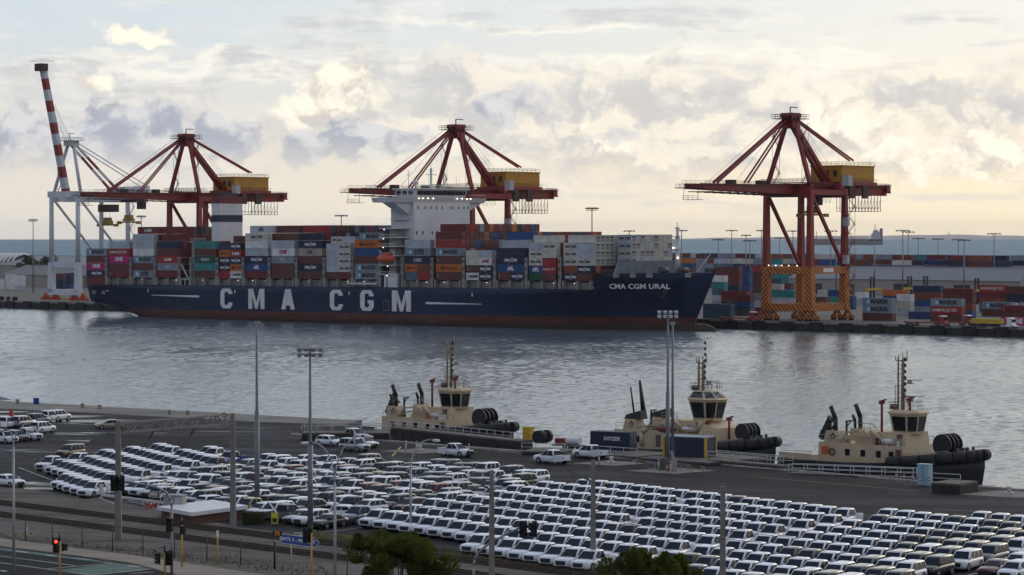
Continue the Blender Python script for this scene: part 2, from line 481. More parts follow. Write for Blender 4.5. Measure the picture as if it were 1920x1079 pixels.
def sheet(name, pts, m, z, label=None, cat=None, kind='structure', depth=0.0):
    mb = MB(); n = len(pts)
    P = [Vector((p[0], p[1], z)) for p in pts]
    area = sum(P[i].x * P[(i + 1) % n].y - P[(i + 1) % n].x * P[i].y for i in range(n))
    if area < 0: P.reverse()
    if depth:
        Q = [p - Vector((0, 0, depth)) for p in P]
        mb.add(P + Q, [list(range(n))] + [(i, i + n, (i + 1) % n + n, (i + 1) % n) for i in range(n)], 0)
    else:
        mb.add(P, [list(range(n))], 0)
    return tag(mb.build(name, m), label, cat, kind=kind)

# near quay and yard: one apron with a wall to the water
KERB = [(-33.5, 429.8), (-21.1, 417.6), (1.5, 395.4), (28.0, 373.0), (51.9, 346.0), (60.9, 336.5), (150, 246)]
LEFT_EDGE = [(-260, 645), (-93.3, 514.6), (-34.9, 469.0), (-24.5, 461.0)]
APRON = LEFT_EDGE + KERB + [(190, 30), (-260, 30)]
sheet('quay_apron', APRON, ASPHALT, ZG, 'grey asphalt quay and yard where the cars are parked', 'ground', depth=5)

def strip_between(name, p0, p1, w0, w1, m, z, label, cat, ext=0.0, kind='structure'):
    a = Vector((p0[0], p0[1])); b = Vector((p1[0], p1[1])); d = (b - a).normalized(); n = Vector((d.y, -d.x))
    a = a - d * ext; b = b + d * ext
    return sheet(name, [a + n * w0, b + n * w0, b + n * w1, a + n * w1], m, z, label, cat, kind)

def seg(mb, p, q, w, z, m=0):
    p = Vector((p[0], p[1], z)); q = Vector((q[0], q[1], z)); d = (q - p).normalized(); n = Vector((-d.y, d.x, 0)) * (w / 2)
    mb.quad(p - n, q - n, q + n, p + n, m=m)

# darker resurfaced strips and concrete on the quay
sheet('resurfaced_strip', [G(u_, v_)[:2] for u_, v_ in ((640, 824), (693, 829), (980, 851), (1356, 875), (1500, 890), (1700, 908), (1660, 927), (1560, 922), (1400, 908), (1250, 894), (1100, 881), (980, 869), (840, 858), (700, 846), (620, 836))], PATCH, ZG + .004,
      'dark resurfaced asphalt strip along the kerb', 'asphalt')
sheet('concrete_edge', [(-260, 645.2), (-93.3, 514.8), (-34.9, 469.2), (-24.5, 461.2), (-27, 450), (-40, 458), (-99, 500), (-262, 628)], CONC, ZG + .004, 'pale concrete strip at the edge of the far left quay', 'concrete')
sheet('resurfaced_patch', [G(u_, v_)[:2] for u_, v_ in ((200, 812), (420, 826), (430, 838), (300, 845), (150, 836))], PATCH, ZG + .006, 'dark resurfaced asphalt patch behind the left pickups', 'asphalt')
def kerb_thing():
    k = thing('quay_kerb', 'long whitewashed concrete kerb along the tug berth', 'kerb', (KERB[0][0], KERB[0][1], ZG))
    for a, b in zip(KERB[:-1], KERB[1:]):
        A = Vector((*a, .11)) - Vector((*KERB[0], 0)); B = Vector((*b, .11)) - Vector((*KERB[0], 0))
        d = (B - A); L = d.length; n = max(1, int(L / 6))
        for i in range(n):
            mb = MB(); mb.bar(A + d * (i / n), A + d * ((i + .985) / n), .35, .22); mb.build('kerb_block', KERBM, k)
KERBM = mat('kerb paint', (.42, .40, .36), .8, var=.35, scale=.6, stain=(.12, .11, .1), stain_amt=.7)
kerb_thing()

# far terminal land
QD = Vector((math.cos(R(42)), -math.sin(R(42)), 0)); QN = Vector((math.sin(R(42)), math.cos(R(42)), 0))
Q0 = Vector((-140.0, 1172.0, 0))
def Q(k, n, z=ZF): return Q0 + QD * k + QN * n + Vector((0, 0, z))
sheet('terminal_ground', [Q(-700, 0)[:2], Q(700, 0)[:2], Q(900, 300)[:2], Q(640, 900)[:2], Q(-60, 560)[:2], Q(-900, 640)[:2]], FARCONC, ZF, 'grey concrete apron of the far container terminal', 'ground', depth=0)
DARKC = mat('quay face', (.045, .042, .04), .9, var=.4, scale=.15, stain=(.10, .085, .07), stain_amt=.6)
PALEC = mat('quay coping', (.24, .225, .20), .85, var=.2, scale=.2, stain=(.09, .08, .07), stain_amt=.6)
RUBBER = mat('rubber', (.018, .018, .02), .75, var=.3)
def far_quay():
    q = thing('far_quay_wall', 'dark concrete quay wall with black fenders under the container cranes', 'quay wall', Q(0, 0, 0), R(-42))
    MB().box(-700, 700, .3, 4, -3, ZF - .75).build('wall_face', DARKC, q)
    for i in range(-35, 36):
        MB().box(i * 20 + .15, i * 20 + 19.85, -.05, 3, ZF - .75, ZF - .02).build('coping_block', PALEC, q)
    me = None
    for i in range(-58, 59):
        if me is None:
            b = MB(); b.box(-2.6, 2.6, -.75, -.1, .2, ZF - .1); b.box(-1.2, 1.2, -.12, .32, .9, ZF - .9); me = b.mesh('fender', [RUBBER])
        o = put('fender', me, q, (i * 12.1, 0, 0))
far_quay()

# open sea beyond: low island on the horizon
def island():
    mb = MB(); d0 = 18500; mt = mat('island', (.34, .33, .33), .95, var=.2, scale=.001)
    rnd = random.Random(3); pts = []
    for i in range(0, 90):
        u = 1190 + i * 12
        t = (u - 1190) / 1080
        h = 1.2 + 5.2 * min(1, max(0, (u - 1230) / 330)) + 2.4 * math.exp(-((u - 1775) / 75) ** 2) + 1.2 * math.exp(-((u - 1690) / 60) ** 2) + .5 * math.sin(u * .021) + .35 * math.sin(u * .07 + 1) + rnd.uniform(-.3, .3)
        if u < 1330: h *= max(0, (u - 1190) / 140)
        pts.append(((u - 960) / FPX * d0, max(.2, h) * d0 / FPX))
    zb = drop(d0)
    rings = []
    for x, h in pts:
        rings.append([(x, d0 - 600, zb - 4), (x, d0 - 350, zb + h * .55), (x, d0, zb + h), (x, d0 + 500, zb + h * .6), (x, d0 + 900, zb - 30)])
    mb.loft(rings, 0, False, True, closed=False)
    tag(mb.build('island_hills', mt), 'low hazy island ridge on the horizon', 'island', kind='structure')
    b = MB(); x = (1779 - 960) / FPX * d0; z0 = zb + 6.5 * d0 / FPX
    b.tube((x, d0, z0), (x, d0, z0 + 24), 4, 3, n=8); b.tube((x, d0, z0 + 24), (x, d0, z0 + 29), 2.2, 1.2, n=8)
    tag(b.build('lighthouse', mat('island', (.1, .1, .1))), 'tiny lighthouse tower on the hazy island ridge', 'lighthouse')
island()
# ------------------------------------------------------------------ containers
CCOL = {
 'brown': (.125, .045, .036), 'dark red': (.16, .028, .030), 'red': (.33, .030, .034), 'magenta': (.46, .022, .17), 'navy': (.018, .028, .060), 'blue': (.025, .070, .21),
 'grey': (.23, .27, .31), 'pale grey': (.42, .46, .50), 'white': (.68, .68, .67), 'cream': (.55, .53, .46), 'teal': (.035, .23, .22), 'green': (.02, .085, .055),
 'orange': (.50, .135, .022), 'tan': (.36, .31, .24), 'slate blue': (.075, .14, .20), 'dark grey': (.09, .10, .11), 'rust brown': (.22, .06, .03), 'deep blue': (.022, .04, .10)}
CMAT = {k: mat('container ' + k, v, .55, var=.16, scale=.35, stain=(.10, .06, .045), stain_amt=.28 if k not in ('white', 'cream', 'pale grey') else .16, spec=.35) for k, v in CCOL.items()}
CW = mat('print white', (.72, .72, .70), .6); CB = mat('print black', (.02, .025, .035), .6); CLB = mat('print light blue', (.16, .45, .62), .6); CRD = mat('print red', (.5, .03, .04), .6)
CONN = mat('locking bar steel', (.30, .31, .32), .5, .3); CFAN = mat('fan black', (.02, .02, .022), .6)
def container_mesh(L, H, Wd=2.44):
    b = MB(); l, w = L / 2, Wd / 2
    for sx in (-1, 1):
        for sy in (-1, 1): b.box(sx * l - (.16 if sx > 0 else 0), sx * l + (.16 if sx < 0 else 0), sy * w - (.14 if sy > 0 else 0), sy * w + (.14 if sy < 0 else 0), 0, H)
    for sy in (-1, 1):
        for z0, z1 in ((.02, .18), (H - .13, H - .02)): b.box(-l + .16, l - .16, sy * w - (.09 if sy > 0 else -.01), sy * w + (.09 if sy < 0 else -.01), z0, z1)
        n = int(L * 2); y1, y2 = sy * (w - .03), sy * (w - .075); x0 = -l + .16; dx = (L - .32) / n; pts = []
        for i in range(n):
            x = x0 + i * dx
            pts += [(x, y1), (x + dx * .5, y1), (x + dx * .6, y2), (x + dx * .9, y2)]
        pts.append((x0 + n * dx, y1))
        for (xa, ya), (xb, yb) in zip(pts, pts[1:]):
            q = [(xa, ya, .18), (xb, yb, .18), (xb, yb, H - .13), (xa, ya, H - .13)]
            b.add(q if sy < 0 else q[::-1], [(0, 1, 2, 3)])
    for sx in (-1, 1):
        for z0, z1 in ((.02, .18), (H - .13, H - .02)): b.box(sx * l - (.09 if sx > 0 else -.01), sx * l + (.09 if sx < 0 else -.01), -w + .14, w - .14, z0, z1)
        x = sx * (l - .05); q = [(x, -w + .14, .18), (x, w - .14, .18), (x, w - .14, H - .13), (x, -w + .14, H - .13)]
        b.add(q if sx > 0 else q[::-1], [(0, 1, 2, 3)])
    b.add([(-l + .1, -w + .08, H - .05), (l - .1, -w + .08, H - .05), (l - .1, w - .08, H - .05), (-l + .1, w - .08, H - .05)], [(0, 1, 2, 3)])
    b.add([(-l + .1, -w + .08, .1), (-l + .1, w - .08, .1), (l - .1, w - .08, .1), (l - .1, -w + .08, .1)], [(0, 1, 2, 3)])
    return b.mesh('container', [CMAT['brown']])
_CM = {}
def cmesh(L, H):
    k = (L, H)
    if k not in _CM: _CM[k] = container_mesh(L, H)
    return _CM[k]
def door_mesh(H):
    k = ('door', H)
    if k not in _CM:
        b = MB(); b.box(0, .03, .02, 1.05, .2, H - .15)
        for y in (.28, .78):
            b.tube((.06, y, .15), (.06, y, H - .12), .028, n=5, m=1); b.box(.03, .075, y - .14, y + .14, 1.0, 1.06, m=1)
        _CM[k] = b.mesh('door', [CMAT['brown'], CONN])
    return _CM[k]
def reefer_mesh(H):
    k = ('reefer', H)
    if k not in _CM:
        b = MB(); b.box(0, .04, -1.02, 1.02, .2, H - .15, m=0); b.box(.04, .07, -.9, .9, .35, H * .45, m=2)
        b.tube((.04, .38, H * .68), (.09, .38, H * .68), .42, n=10, m=1); b.box(.04, .08, -.85, -.25, H * .55, H * .82, m=1)
        _CM[k] = b.mesh('refrigeration_unit', [CMAT['cream'], CFAN, CONN])
    return _CM[k]
def star_mesh():
    if 'star' not in _CM:
        b = MB(); b.quad((-.7, 0, -.7), (.7, 0, -.7), (.7, 0, .7), (-.7, 0, .7), m=0)
        pts = []
        for i in range(14):
            r = .6 if i % 2 == 0 else .26; a = PI / 2 + i * PI / 7; pts.append((r * math.cos(a), -.01, r * math.sin(a)))
        for i in range(14): b.quad((0, -.01, 0), pts[i], pts[(i + 1) % 14], m=1)
        _CM['star'] = b.mesh('emblem', [CLB, CW])
    return _CM['star']
def swoosh_mesh(m):
    k = 'swoosh' + m.name
    if k not in _CM:
        b = MB()
        for sg in (1, -1):
            up = []; dn = []
            for i in range(7):
                t = i / 6; x = sg * (-.3 + 1.5 * t); z = sg * (.55 + .42 * math.sin(t * 2.0)); th = .10 * math.sin(PI * min(1, t + .08))
                up.append((x, 0, z + th)); dn.append((x, 0, z - th * .2))
            for i in range(6): b.quad(dn[i], dn[i + 1], up[i + 1], up[i])
        _CM[k] = b.mesh('emblem', [m])
    return _CM[k]
def cross_mesh():
    if 'cross' not in _CM:
        b = MB()
        for a in (1, -1):
            b.quad((-.75, 0, -.55 * a - .10), (-.45, 0, -.55 * a - .10), (.75, 0, .55 * a + .08), (.55, 0, .55 * a + .08))
        _CM['cross'] = b.mesh('emblem', [CW])
    return _CM['cross']
# brand print -> (list of parts), drawn on the -y long side
def logo(o, key, L, H, side=-1):
    y = side * (1.22 + .015); rz = 0.0 if side < 0 else PI; s = 1 if side < 0 else -1
    def T(t, x, z, size, m, bold=.02, sq=1.0): label_part(o, t, (s * x, y, z), size * 1.12, m, bold * 1.6 + .02, sq, rz)
    def E(me, x, z, k=1.0):
        e = put('emblem', me, o, (s * x, y, z), rz); e.scale = (k, 1, k)
    half = L < 8
    if key == 'M':
        if half: E(star_mesh(), -1.9, H * .5, .75); T('MAERSK', .6, H * .5, 1.05, CB, .03)
        else: E(star_mesh(), -3.6, H * .5, 1.15); T('MAERSK', .9, H * .5, 1.75, CB, .04)
    elif key == 'MS':
        E(star_mesh(), -3.6, H * .5, 1.15); T('MAERSK', .7, H * .66, 1.2, CB, .03); T('SEALAND', .7, H * .3, 1.0, CB, .02)
    elif key == 'O': T('ONE', 0, H * .52, 1.9 if not half else 1.5, CW, .05)
    elif key == 'Om': T('ONE', 0, H * .52, 1.7 if not half else 1.35, mat('print magenta', (.33, .015, .10), .6), .05)
    elif key in ('C', 'Cb'):
        mm = CW if key == 'C' else CB; k = .95 if half else 1.15
        T('CMA CGM', 0, H * .5, 1.0 * k, mm, .03); E(swoosh_mesh(mm), .1, H * .5, .95)
    elif key == 'Cbox':
        b = MB(); b.quad((-2, 0, -.5), (2, 0, -.5), (2, 0, .5), (-2, 0, .5)); e = put('emblem', b.mesh('emblem', [CW]), o, (0, y, H * .5), rz); T('CMA CGM', 0, H * .5, .9, CB, .02); o.children[-1].location.y -= .01
    elif key in ('A', 'Aw'):
        T('APL', 0, H * .45, 1.5, CW if key == 'A' else mat('print blue', (.02, .05, .16), .6), .06)
        b = MB(); b.quad((-1.2, 0, 0), (1.2, 0, .12), (1.2, 0, .3), (-1.2, 0, .18)); put('emblem', b.mesh('emblem', [CRD]), o, (0, y, H * .74), rz)
    elif key == 'H':
        b = MB(); b.quad((-.6, 0, -.55), (.4, 0, -.55), (.6, 0, .55), (-.4, 0, .55)); put('emblem', b.mesh('emblem', [CB]), o, (s * (-3.0 if not half else -1.6), y, H * .5), rz)
        T('Hapag-Lloyd', .6 if not half else .5, H * .5, 1.25 if not half else .7, CB, .01)
    elif key == 'S':
        k = 1.0 if not half else .55
        T('HAMBURG', -2.6 * k, H * .5, 1.25 * k, CW, .0, .85); E(cross_mesh(), 1.0 * k, H * .5, 1.2 * k); T('SÜD', 3.3 * k, H * .5, 1.25 * k, CW, .0, .85)
    elif key == 'K': T('K LINE', 0, H * .48, 1.2, CW, .04)
    elif key == 'U': T('U A S C', 0, H * .5, 1.2, CW, .03)
    elif key == 'L': T('MOL', 0, H * .5, 1.2, CW, .0)
    elif key == 'W': T('SVITZER', .3, H * .62, .62, CW, .0)
    elif key == 'r':
        b = MB(); b.quad((0, 0, 0), (.16, 0, 0), (.16, 0, H * .5), (0, 0, H * .5)); put('stripe', b.mesh('stripe', [CW]), o, (s * -(L / 2 - .9), y, H * .28), rz)
LOOK = {'M': 'with dark lettering and a pale star', 'MS': 'with two lines of dark lettering', 'O': 'with large white lettering', 'Om': 'with crimson lettering', 'C': 'with small white lettering', 'Cb': 'with small black lettering',
        'Cbox': 'with a white name box', 'A': 'with bold white lettering', 'Aw': 'with bold blue lettering', 'H': 'with faint black lettering', 'S': 'with white lettering and cross', 'K': 'with short white lettering', 'U': 'with spaced white letters',
        'L': 'with pale lettering', 'r': 'with a white stripe'}
CID = [0]; DROPPED = []
# boxes that show least (or nothing) in the view are joined into one mass further down
SKIP = set()
for _r in '18-31 42-44 47-49 57-58 92 94 96 98 100 102 104 106 108 110 112-121 134-144 150-152 154-161 175 179 183 187 191 195 199 203-204 207-209 211-213 215-217 219-221 223-225 227-229 231-233 235-237 254-267 306-343 348 352 356 360 364 368 372 376 379 398 407 413 421 424 429-430 435-436 441 447 450-454 456-457 459 461 466 472-475 488-490'.split():
    _a, _, _b = _r.partition('-'); SKIP.update(range(int(_a), int(_b or _a) + 1))
def container(colour, L, H, M4, label, group, lg=None, doors=False, reefer=False, side=-1, far_door=False):
    CID[0] += 1
    if CID[0] in SKIP:
        DROPPED.append((colour, L, H, M4)); return None
    o = put('shipping_container', cmesh(L, round(H, 2)))
    paint(o, CMAT[colour]); o.matrix_world = M4
    tag(o, label, 'container', group)
    if lg: logo(o, lg, L, H, side)
    for on, sx in ((doors, 1), (far_door, -1)):
        if on:
            for sy in (-1, 1):
                d = put('door', door_mesh(round(H, 2)), o, (sx * (L / 2 - .05), 0, 0)); d.scale = (sx, sy, 1); paint(d, CMAT[colour])
    if reefer:
        d = put('refrigeration_unit', reefer_mesh(round(H, 2)), o, (L / 2 - .05, 0, 0))
    return o

# ------------------------------------------------------------------ the container ship
SA = R(41); SHIP_L = 300.0; HB = 22.0; TRIM = .0055
_c, _s = math.cos(SA), math.sin(SA)
# x along the ship from the stern, y across (near side is -HB), z up from the water line at the stern
SHIP = Matrix.Translation((-172.2 + HB * _s, 1134.0 + HB * _c, 0)) @ Matrix.Rotation(-SA, 4, 'Z') @ Matrix.Rotation(-TRIM, 4, 'Y')
ZD = 12.6      # main deck
def hull_material():
    m = bpy.data.materials.new('hull paint'); m.use_nodes = True; g = NG(m.node_tree)
    p = g.n('ShaderNodeBsdfPrincipled'); o = g.n('ShaderNodeOutputMaterial')
    m.node_tree.links.new(p.outputs[0], o.inputs[0])
    oc = g.n('ShaderNodeTexCoord').outputs['Object']; x, y, z = g.sep(oc)
    streak = g.noise(g.mapv(oc, (.35, .35, .035)), 1.0, 5, .65)
    blotch = g.noise(g.mapv(oc, (.05, .05, .25)), 1.0, 5, .65)
    fine = g.noise(g.mapv(oc, (.12, .12, 1.2)), 1.0, 4, .7)
    navy = g.mix(g.sm(blotch, .35, .65), (.012, .024, .060), (.017, .031, .074))
    navy = g.mix(g.m('MULTIPLY', g.sm(streak, .56, .75), .35), navy, (.05, .045, .05))
    run = g.noise(g.mapv(oc, (.8, .8, .02)), 1.0, 4, .6)
    navy = g.mix(g.m('MULTIPLY', g.sm(run, .60, .72), g.sm(z, 11.0, 3.0, .15, .55)), navy, (.075, .040, .028))
    sx = g.m('LESS_THAN', g.m('FRACT', g.m('MULTIPLY', x, 1 / 9.6)), .016); sz = g.m('LESS_THAN', g.m('FRACT', g.m('MULTIPLY', z, 1 / 2.45)), .035)
    navy = g.mix(g.m('MULTIPLY', g.m('MAXIMUM', sx, sz), .5), navy, (.008, .012, .026))
    scuff = g.noise(g.mapv(oc, (.06, .06, .7), loc=(5, 0, 2)), 1.0, 5, .7)
    navy = g.mix(g.m('MULTIPLY', g.sm(scuff, .60, .70), .45), navy, (.055, .065, .095))
    red = g.mix(g.sm(blotch, .4, .62), (.125, .042, .030), (.09, .035, .029))
    red = g.mix(g.m('MULTIPLY', g.sm(fine, .5, .68), .7), red, (.15, .10, .075))
    red = g.mix(g.m('MULTIPLY', g.sm(streak, .5, .7), .5), red, (.05, .035, .033))
    scum = g.sm(g.m('ADD', z, g.m('MULTIPLY', fine, 1.2)), 1.6, .3)
    red = g.mix(g.m('MULTIPLY', scum, .8), red, (.045, .04, .035))
    edge = g.m('ADD', z, g.m('MULTIPLY', g.m('SUBTRACT', streak, .5), .5))
    g.put(p.inputs['Base Color'], g.mix(g.sm(edge, 2.95, 3.15), red, navy))
    p.inputs['Roughness'].default_value = .5; p.inputs['Specular IOR Level'].default_value = .25
    g.put(p.inputs['Normal'], g.bump(g.noise(g.mapv(oc, (.12, .12, .3)), 1.0, 2), .25, .25))
    return m
SHIPW = mat('ship white', (.62, .63, .64), .5, var=.06, scale=.15, stain=(.40, .34, .27), stain_amt=.25)
SHIPG = mat('ship grey', (.27, .26, .235), .65, var=.15, scale=.3, stain=(.16, .09, .05), stain_amt=.4)
SHIPD = mat('ship dark', (.05, .05, .052), .7)
GLASS = mat('dark glass', (.012, .015, .02), .08, var=0, spec=.6)
ORANGE = mat('lifeboat orange', (.55, .10, .035), .5)
LETW = mat('hull lettering white', (.72, .71, .68), .6, var=.1, scale=.3, stain=(.35, .26, .2), stain_amt=.5)
LAMP = mat('deck lamp lit', (1.0, .86, .62), .5, emit=3.0, var=0)

ship = thing('container_ship', 'long navy blue container ship stacked with containers at the far quay', 'ship')
ship.matrix_world = SHIP
def hull_profile(x):
    """half width at deck, water line and keel, deck height, bottom height"""
    def ss(a, b, v): t = min(1, max(0, (v - a) / (b - a))); return t * t * (3 - 2 * t)
    L = SHIP_L
    deck = HB * (1 - max(0, (x - 248) / 52.0) ** 2.3) if x < L else 0
    if x < 30: deck = HB * (.90 + .10 * ss(0, 30, x))
    wl = HB
    if x > 205: wl = HB * max(0, 1 - ((x - 205) / 86.5) ** 1.7)
    if x < 60: wl = HB * (.80 + .20 * ss(10, 60, x))
    top = ZD
    if x > 262.5: top = ZD + 5.4 * min(1, (x - 262.5) / 3.2)
    if x > 272: top += (x - 272) * .012
    bot = -6.0
    if x < 52: bot = 4.4 - 10.4 * ss(0, 52, x)
    return max(deck, .02), max(wl, .02), top, bot
HSIDE = []
def build_hull():
    xs = [0, 3, 7, 12, 18, 24, 30, 38, 46, 60, 80, 110, 150, 190, 205, 215, 225, 235, 242, 248, 254, 259, 262.5, 264, 265.7, 268, 272, 276, 280, 284, 287, 289.5, 291.4, 293, 295, 297, 298.6, 299.6, 300]
    rings = []
    for x in xs:
        d, w, top, bot = hull_profile(x)
        b0 = bot
        if x > 291: b0 = 0.6 + (x - 291) * (top - 1.0) / 9.05        # raked stem
        b0 = min(b0, top - .05)
        side = []
        n = 9
        for i in range(n):
            t = i / (n - 1); z = b0 + (top - b0) * t
            if z <= 0: hw = w * (.9 + .1 * max(0, (z + 6) / 6))
            else:
                k = min(1, z / max(.1, top)); hw = w + (d - w) * k ** 1.8
            if x > 291: hw = d * (t ** .7) if t > 0 else .01
            if x < 46 and i == 0: hw *= .72
            if x < 46 and i == 1: hw *= .94
            side.append((hw, z))
        rings.append([(x, -h, z) for h, z in side] + [(x, h, z) for h, z in reversed(side)])
    mb = MB(); mb.loft(rings, 0, True, True)
    HSIDE.extend(zip(xs, [[(q[1], q[2]) for q in r[:9]] for r in rings]))
    h = mb.build('hull', hull_material(), ship)
    return h
HULL = build_hull()
def hull_y(x, z):
    def at(side):
        for (y0, z0), (y1, z1) in zip(side, side[1:]):
            if z <= z1: return y0 + (y1 - y0) * max(0, (z - z0) / max(1e-6, z1 - z0))
        return side[-1][0]
    for (xa, sa), (xb, sb) in zip(HSIDE, HSIDE[1:]):
        if xa <= x <= xb:
            t = (x - xa) / (xb - xa); return at(sa) * (1 - t) + at(sb) * t
    return 0.0
# bulbous bow
b = MB(); rings = []
for i in range(11):
    t = i / 10; x = 284 + 16.3 * t; r = 2.6 * math.sqrt(max(.002, 1 - max(0, (t - .35) / .65) ** 2.4))
    rings.append([(x, r * math.cos(a) * .85, -1.6 + .25 * t + r * math.sin(a)) for a in [2 * PI * j / 14 for j in range(14)]])
b.loft(rings, 0, True, True).build('bulbous_bow', HULL.data.materials[0], ship)

# block letters along the side, built from strokes
GLYPH = {
 'C': [[(1, .72), (1, .80), (.8, 1), (.2, 1), (0, .82), (0, .18), (.2, 0), (.8, 0), (1, .2), (1, .30), (.66, .30), (.66, .24), (.58, .17), (.42, .17), (.34, .24), (.34, .76), (.42, .83), (.58, .83), (.66, .76), (.66, .72)]],
 'G': [[(1, .70), (1, .80), (.8, 1), (.2, 1), (0, .82), (0, .18), (.2, 0), (.8, 0), (1, .18), (1, .52), (.55, .52), (.55, .37), (.66, .37), (.66, .24), (.58, .17), (.42, .17), (.34, .24), (.34, .76), (.42, .83), (.58, .83), (.66, .76), (.66, .70)]],
 'M': [[(0, 0), (.25, 0), (.25, .62), (.42, 0), (.58, 0), (.75, .62), (.75, 0), (1, 0), (1, 1), (.70, 1), (.5, .34), (.30, 1), (0, 1)]],
 'A': [[(0, 0), (.31, 0), (.36, .2), (.64, .2), (.69, 0), (1, 0), (.70, 1), (.30, 1)]]}
def earclip(name, poly, fx, m, parent, thick=.05):
    """a flat letter: polygon (u,v) mapped by fx to 3d"""
    from mathutils.geometry import tessellate_polygon
    tri = tessellate_polygon([[Vector((u, v, 0)) for u, v in poly]])
    me = bpy.data.meshes.new(name); me.from_pydata([fx(u, v) for u, v in poly], [], [tuple(t) for t in tri]); me.materials.append(m)
    return put(name, me, parent)
for ch, xa, wd in (('C', 80.4, 6.7), ('M', 95.8, 8.8), ('A', 113.6, 7.2), ('C', 139.2, 6.7), ('G', 154.7, 6.9), ('M', 170.7, 9.4)):
    z0, hh = 3.9, 7.6
    earclip('letter', GLYPH[ch][0], lambda u, v: (xa + u * wd, -HB - .06, z0 + v * hh), LETW, HULL)
# tapering white lines fore and aft, marks and small lettering
b = MB(); b.quad((41, -HB - .05, 8.5), (68.5, -HB - .05, 7.9), (68.5, -HB - .05, 8.7), (41, -HB - .05, 8.65)); b.build('side_stripe', LETW, HULL)
b = MB(); b.quad((187.3, -HB - .05, 6.7), (214, -HB - .05, 6.9), (214, -HB - .05, 7.1), (187.3, -HB - .05, 7.5)); b.build('side_stripe', LETW, HULL)
for x in (39, 88.3, 149, 209.5):
    b = MB(); b.quad((x, -HB - .05, 9.6), (x + .3, -HB - .05, 9.6), (x + .5, -HB - .05, 10.3), (x + .3, -HB - .05, 10.9), (x, -HB - .05, 10.9), (x - .2, -HB - .05, 10.3)); b.build('tug_mark', LETW, HULL)
b = MB()
for x0, x1, z0, z1 in ((166.5, 169.2, 4.2, 4.35), (166.5, 169.2, 7.6, 7.75), (166.5, 166.65, 4.35, 7.6), (169.05, 169.2, 4.35, 7.6)): b.quad((x0, -HB - .05, z0), (x1, -HB - .05, z0), (x1, -HB - .05, z1), (x0, -HB - .05, z1))
b.build('pilot_door_mark', SHIPG, HULL)
# bow name
def bow_name():
    me = text_mesh('CMA CGM URAL', 2.35, .07, 1.0, LETW).copy()
    x0 = 277.3; z0 = 13.5
    xs = [v.co.x for v in me.vertices]; w = max(xs) - min(xs)
    for v in me.vertices:
        x = x0 + v.co.x / w * 19.5; z = z0 + v.co.z; v.co = (x, hull_y(x, z0 + 1.4) - .1, z)
    put('lettering', me, HULL)
bow_name()
# anchor and pocket, hawse holes at the stern
b = MB(); y = hull_y(283, 11) - .25; b.sphere((284.5, y, 12.4), 1.6, .5, 1.6, m=0); b.bar((284.5, y - .4, 12.2), (284.5, y - .5, 9.6), .4); b.bar((283.3, y - .5, 9.8), (285.7, y - .5, 9.8), .35); b.build('anchor', SHIPD, HULL)
for x in (3.5, 9.5):
    y = hull_y(x, 9.6); b = MB(); b.box(x - 1.0, x + 1.0, y - .12, y + .3, 8.6, 10.6); b.build('mooring_port', SHIPG, HULL)
b = MB(); b.box(11.6, 13.2, hull_y(11.6, 10) - .1, hull_y(11.6, 10) + .5, 9.8, 11.2); b.build('mooring_port', SHIPW, HULL)

# deck, hatch coaming, lashing bridges
MB().box(2, 262, -HB + .4, HB - .4, ZD - .5, ZD - .1).build('deck', SHIPD, ship)
BAYS = [1.2, 14.8, 29.3, 43.5, 64.9, 78.8, 93.3, 107.5, 122.0, 136.5, 151.1, 176.5, 191.4, 205.9, 220.7, 235.3, 251.0]
ZB = 15.4
for i, s in enumerate(BAYS):
    if i == 0: continue
    MB().box(s + .2, s + 12.2, -HB + 2.2, HB - 2.2, ZD - .1, ZB - .45).build('hatch_coaming', SHIPG, ship)
    for sy in (-1,):
        for k in (0, 6.1, 12.0):
            b = MB(); b.box(s + k - .1, s + k + .55, -HB + .15, -HB + 1.3, ZD - .1, ZB - .03); b.bar((s + k + .2, -HB + .7, ZB - .3), (s + k + .2, -HB + 2.3, ZD + .4), .5); b.build('stanchion', SHIPG, ship)
        b = MB(); rl = ZD + 1.05
        for k in range(8): b.tube((s + .4 + k * 1.7, -HB + .12, ZD - .1), (s + .4 + k * 1.7, -HB + .12, rl), .05, n=4)
        b.tube((s + .2, -HB + .12, rl), (s + 12.4, -HB + .12, rl), .05, n=4); b.tube((s + .2, -HB + .12, rl - .5), (s + 12.4, -HB + .12, rl - .5), .04, n=4)
        b.build('handrail', SHIPG, ship)
    for k in ((9.2,) if i % 2 else (3.1, 10.4)):
        b = MB(); b.sphere((s + k + (i * 1.7) % 2, -HB + 1.5, ZB - .85), .13, n=6, k=4); b.build('deck_lamp', LAMP, ship)
for s in [13.6, 28.1, 42.4, 56.4, 63.0, 77.8, 92.2, 106.4, 120.9, 135.4, 150.0, 164.1, 175.2, 189.8, 204.8, 219.5, 234.1, 249.4]:
    b = MB()
    for dy in (-HB + .25, -HB + 15, HB - .9): b.box(s - .35, s + .75, dy, dy + .65, ZD - .1, ZB + 7.9)
    for z in (ZB + .1, ZB + 2.7, ZB + 5.3, ZB + 7.9): b.box(s - .3, s + .7, -HB + .9, HB - .9, z - .12, z + .12)
    lb = b.build('lashing_bridge', SHIPG, ship)
    for z in (ZB + 1.2, ZB + 3.9, ZB + 6.5):
        MB().box(s - .1, s + .5, -HB + .22, -HB + .26, z - .45, z + .75).build('opening', SHIPD, lb)

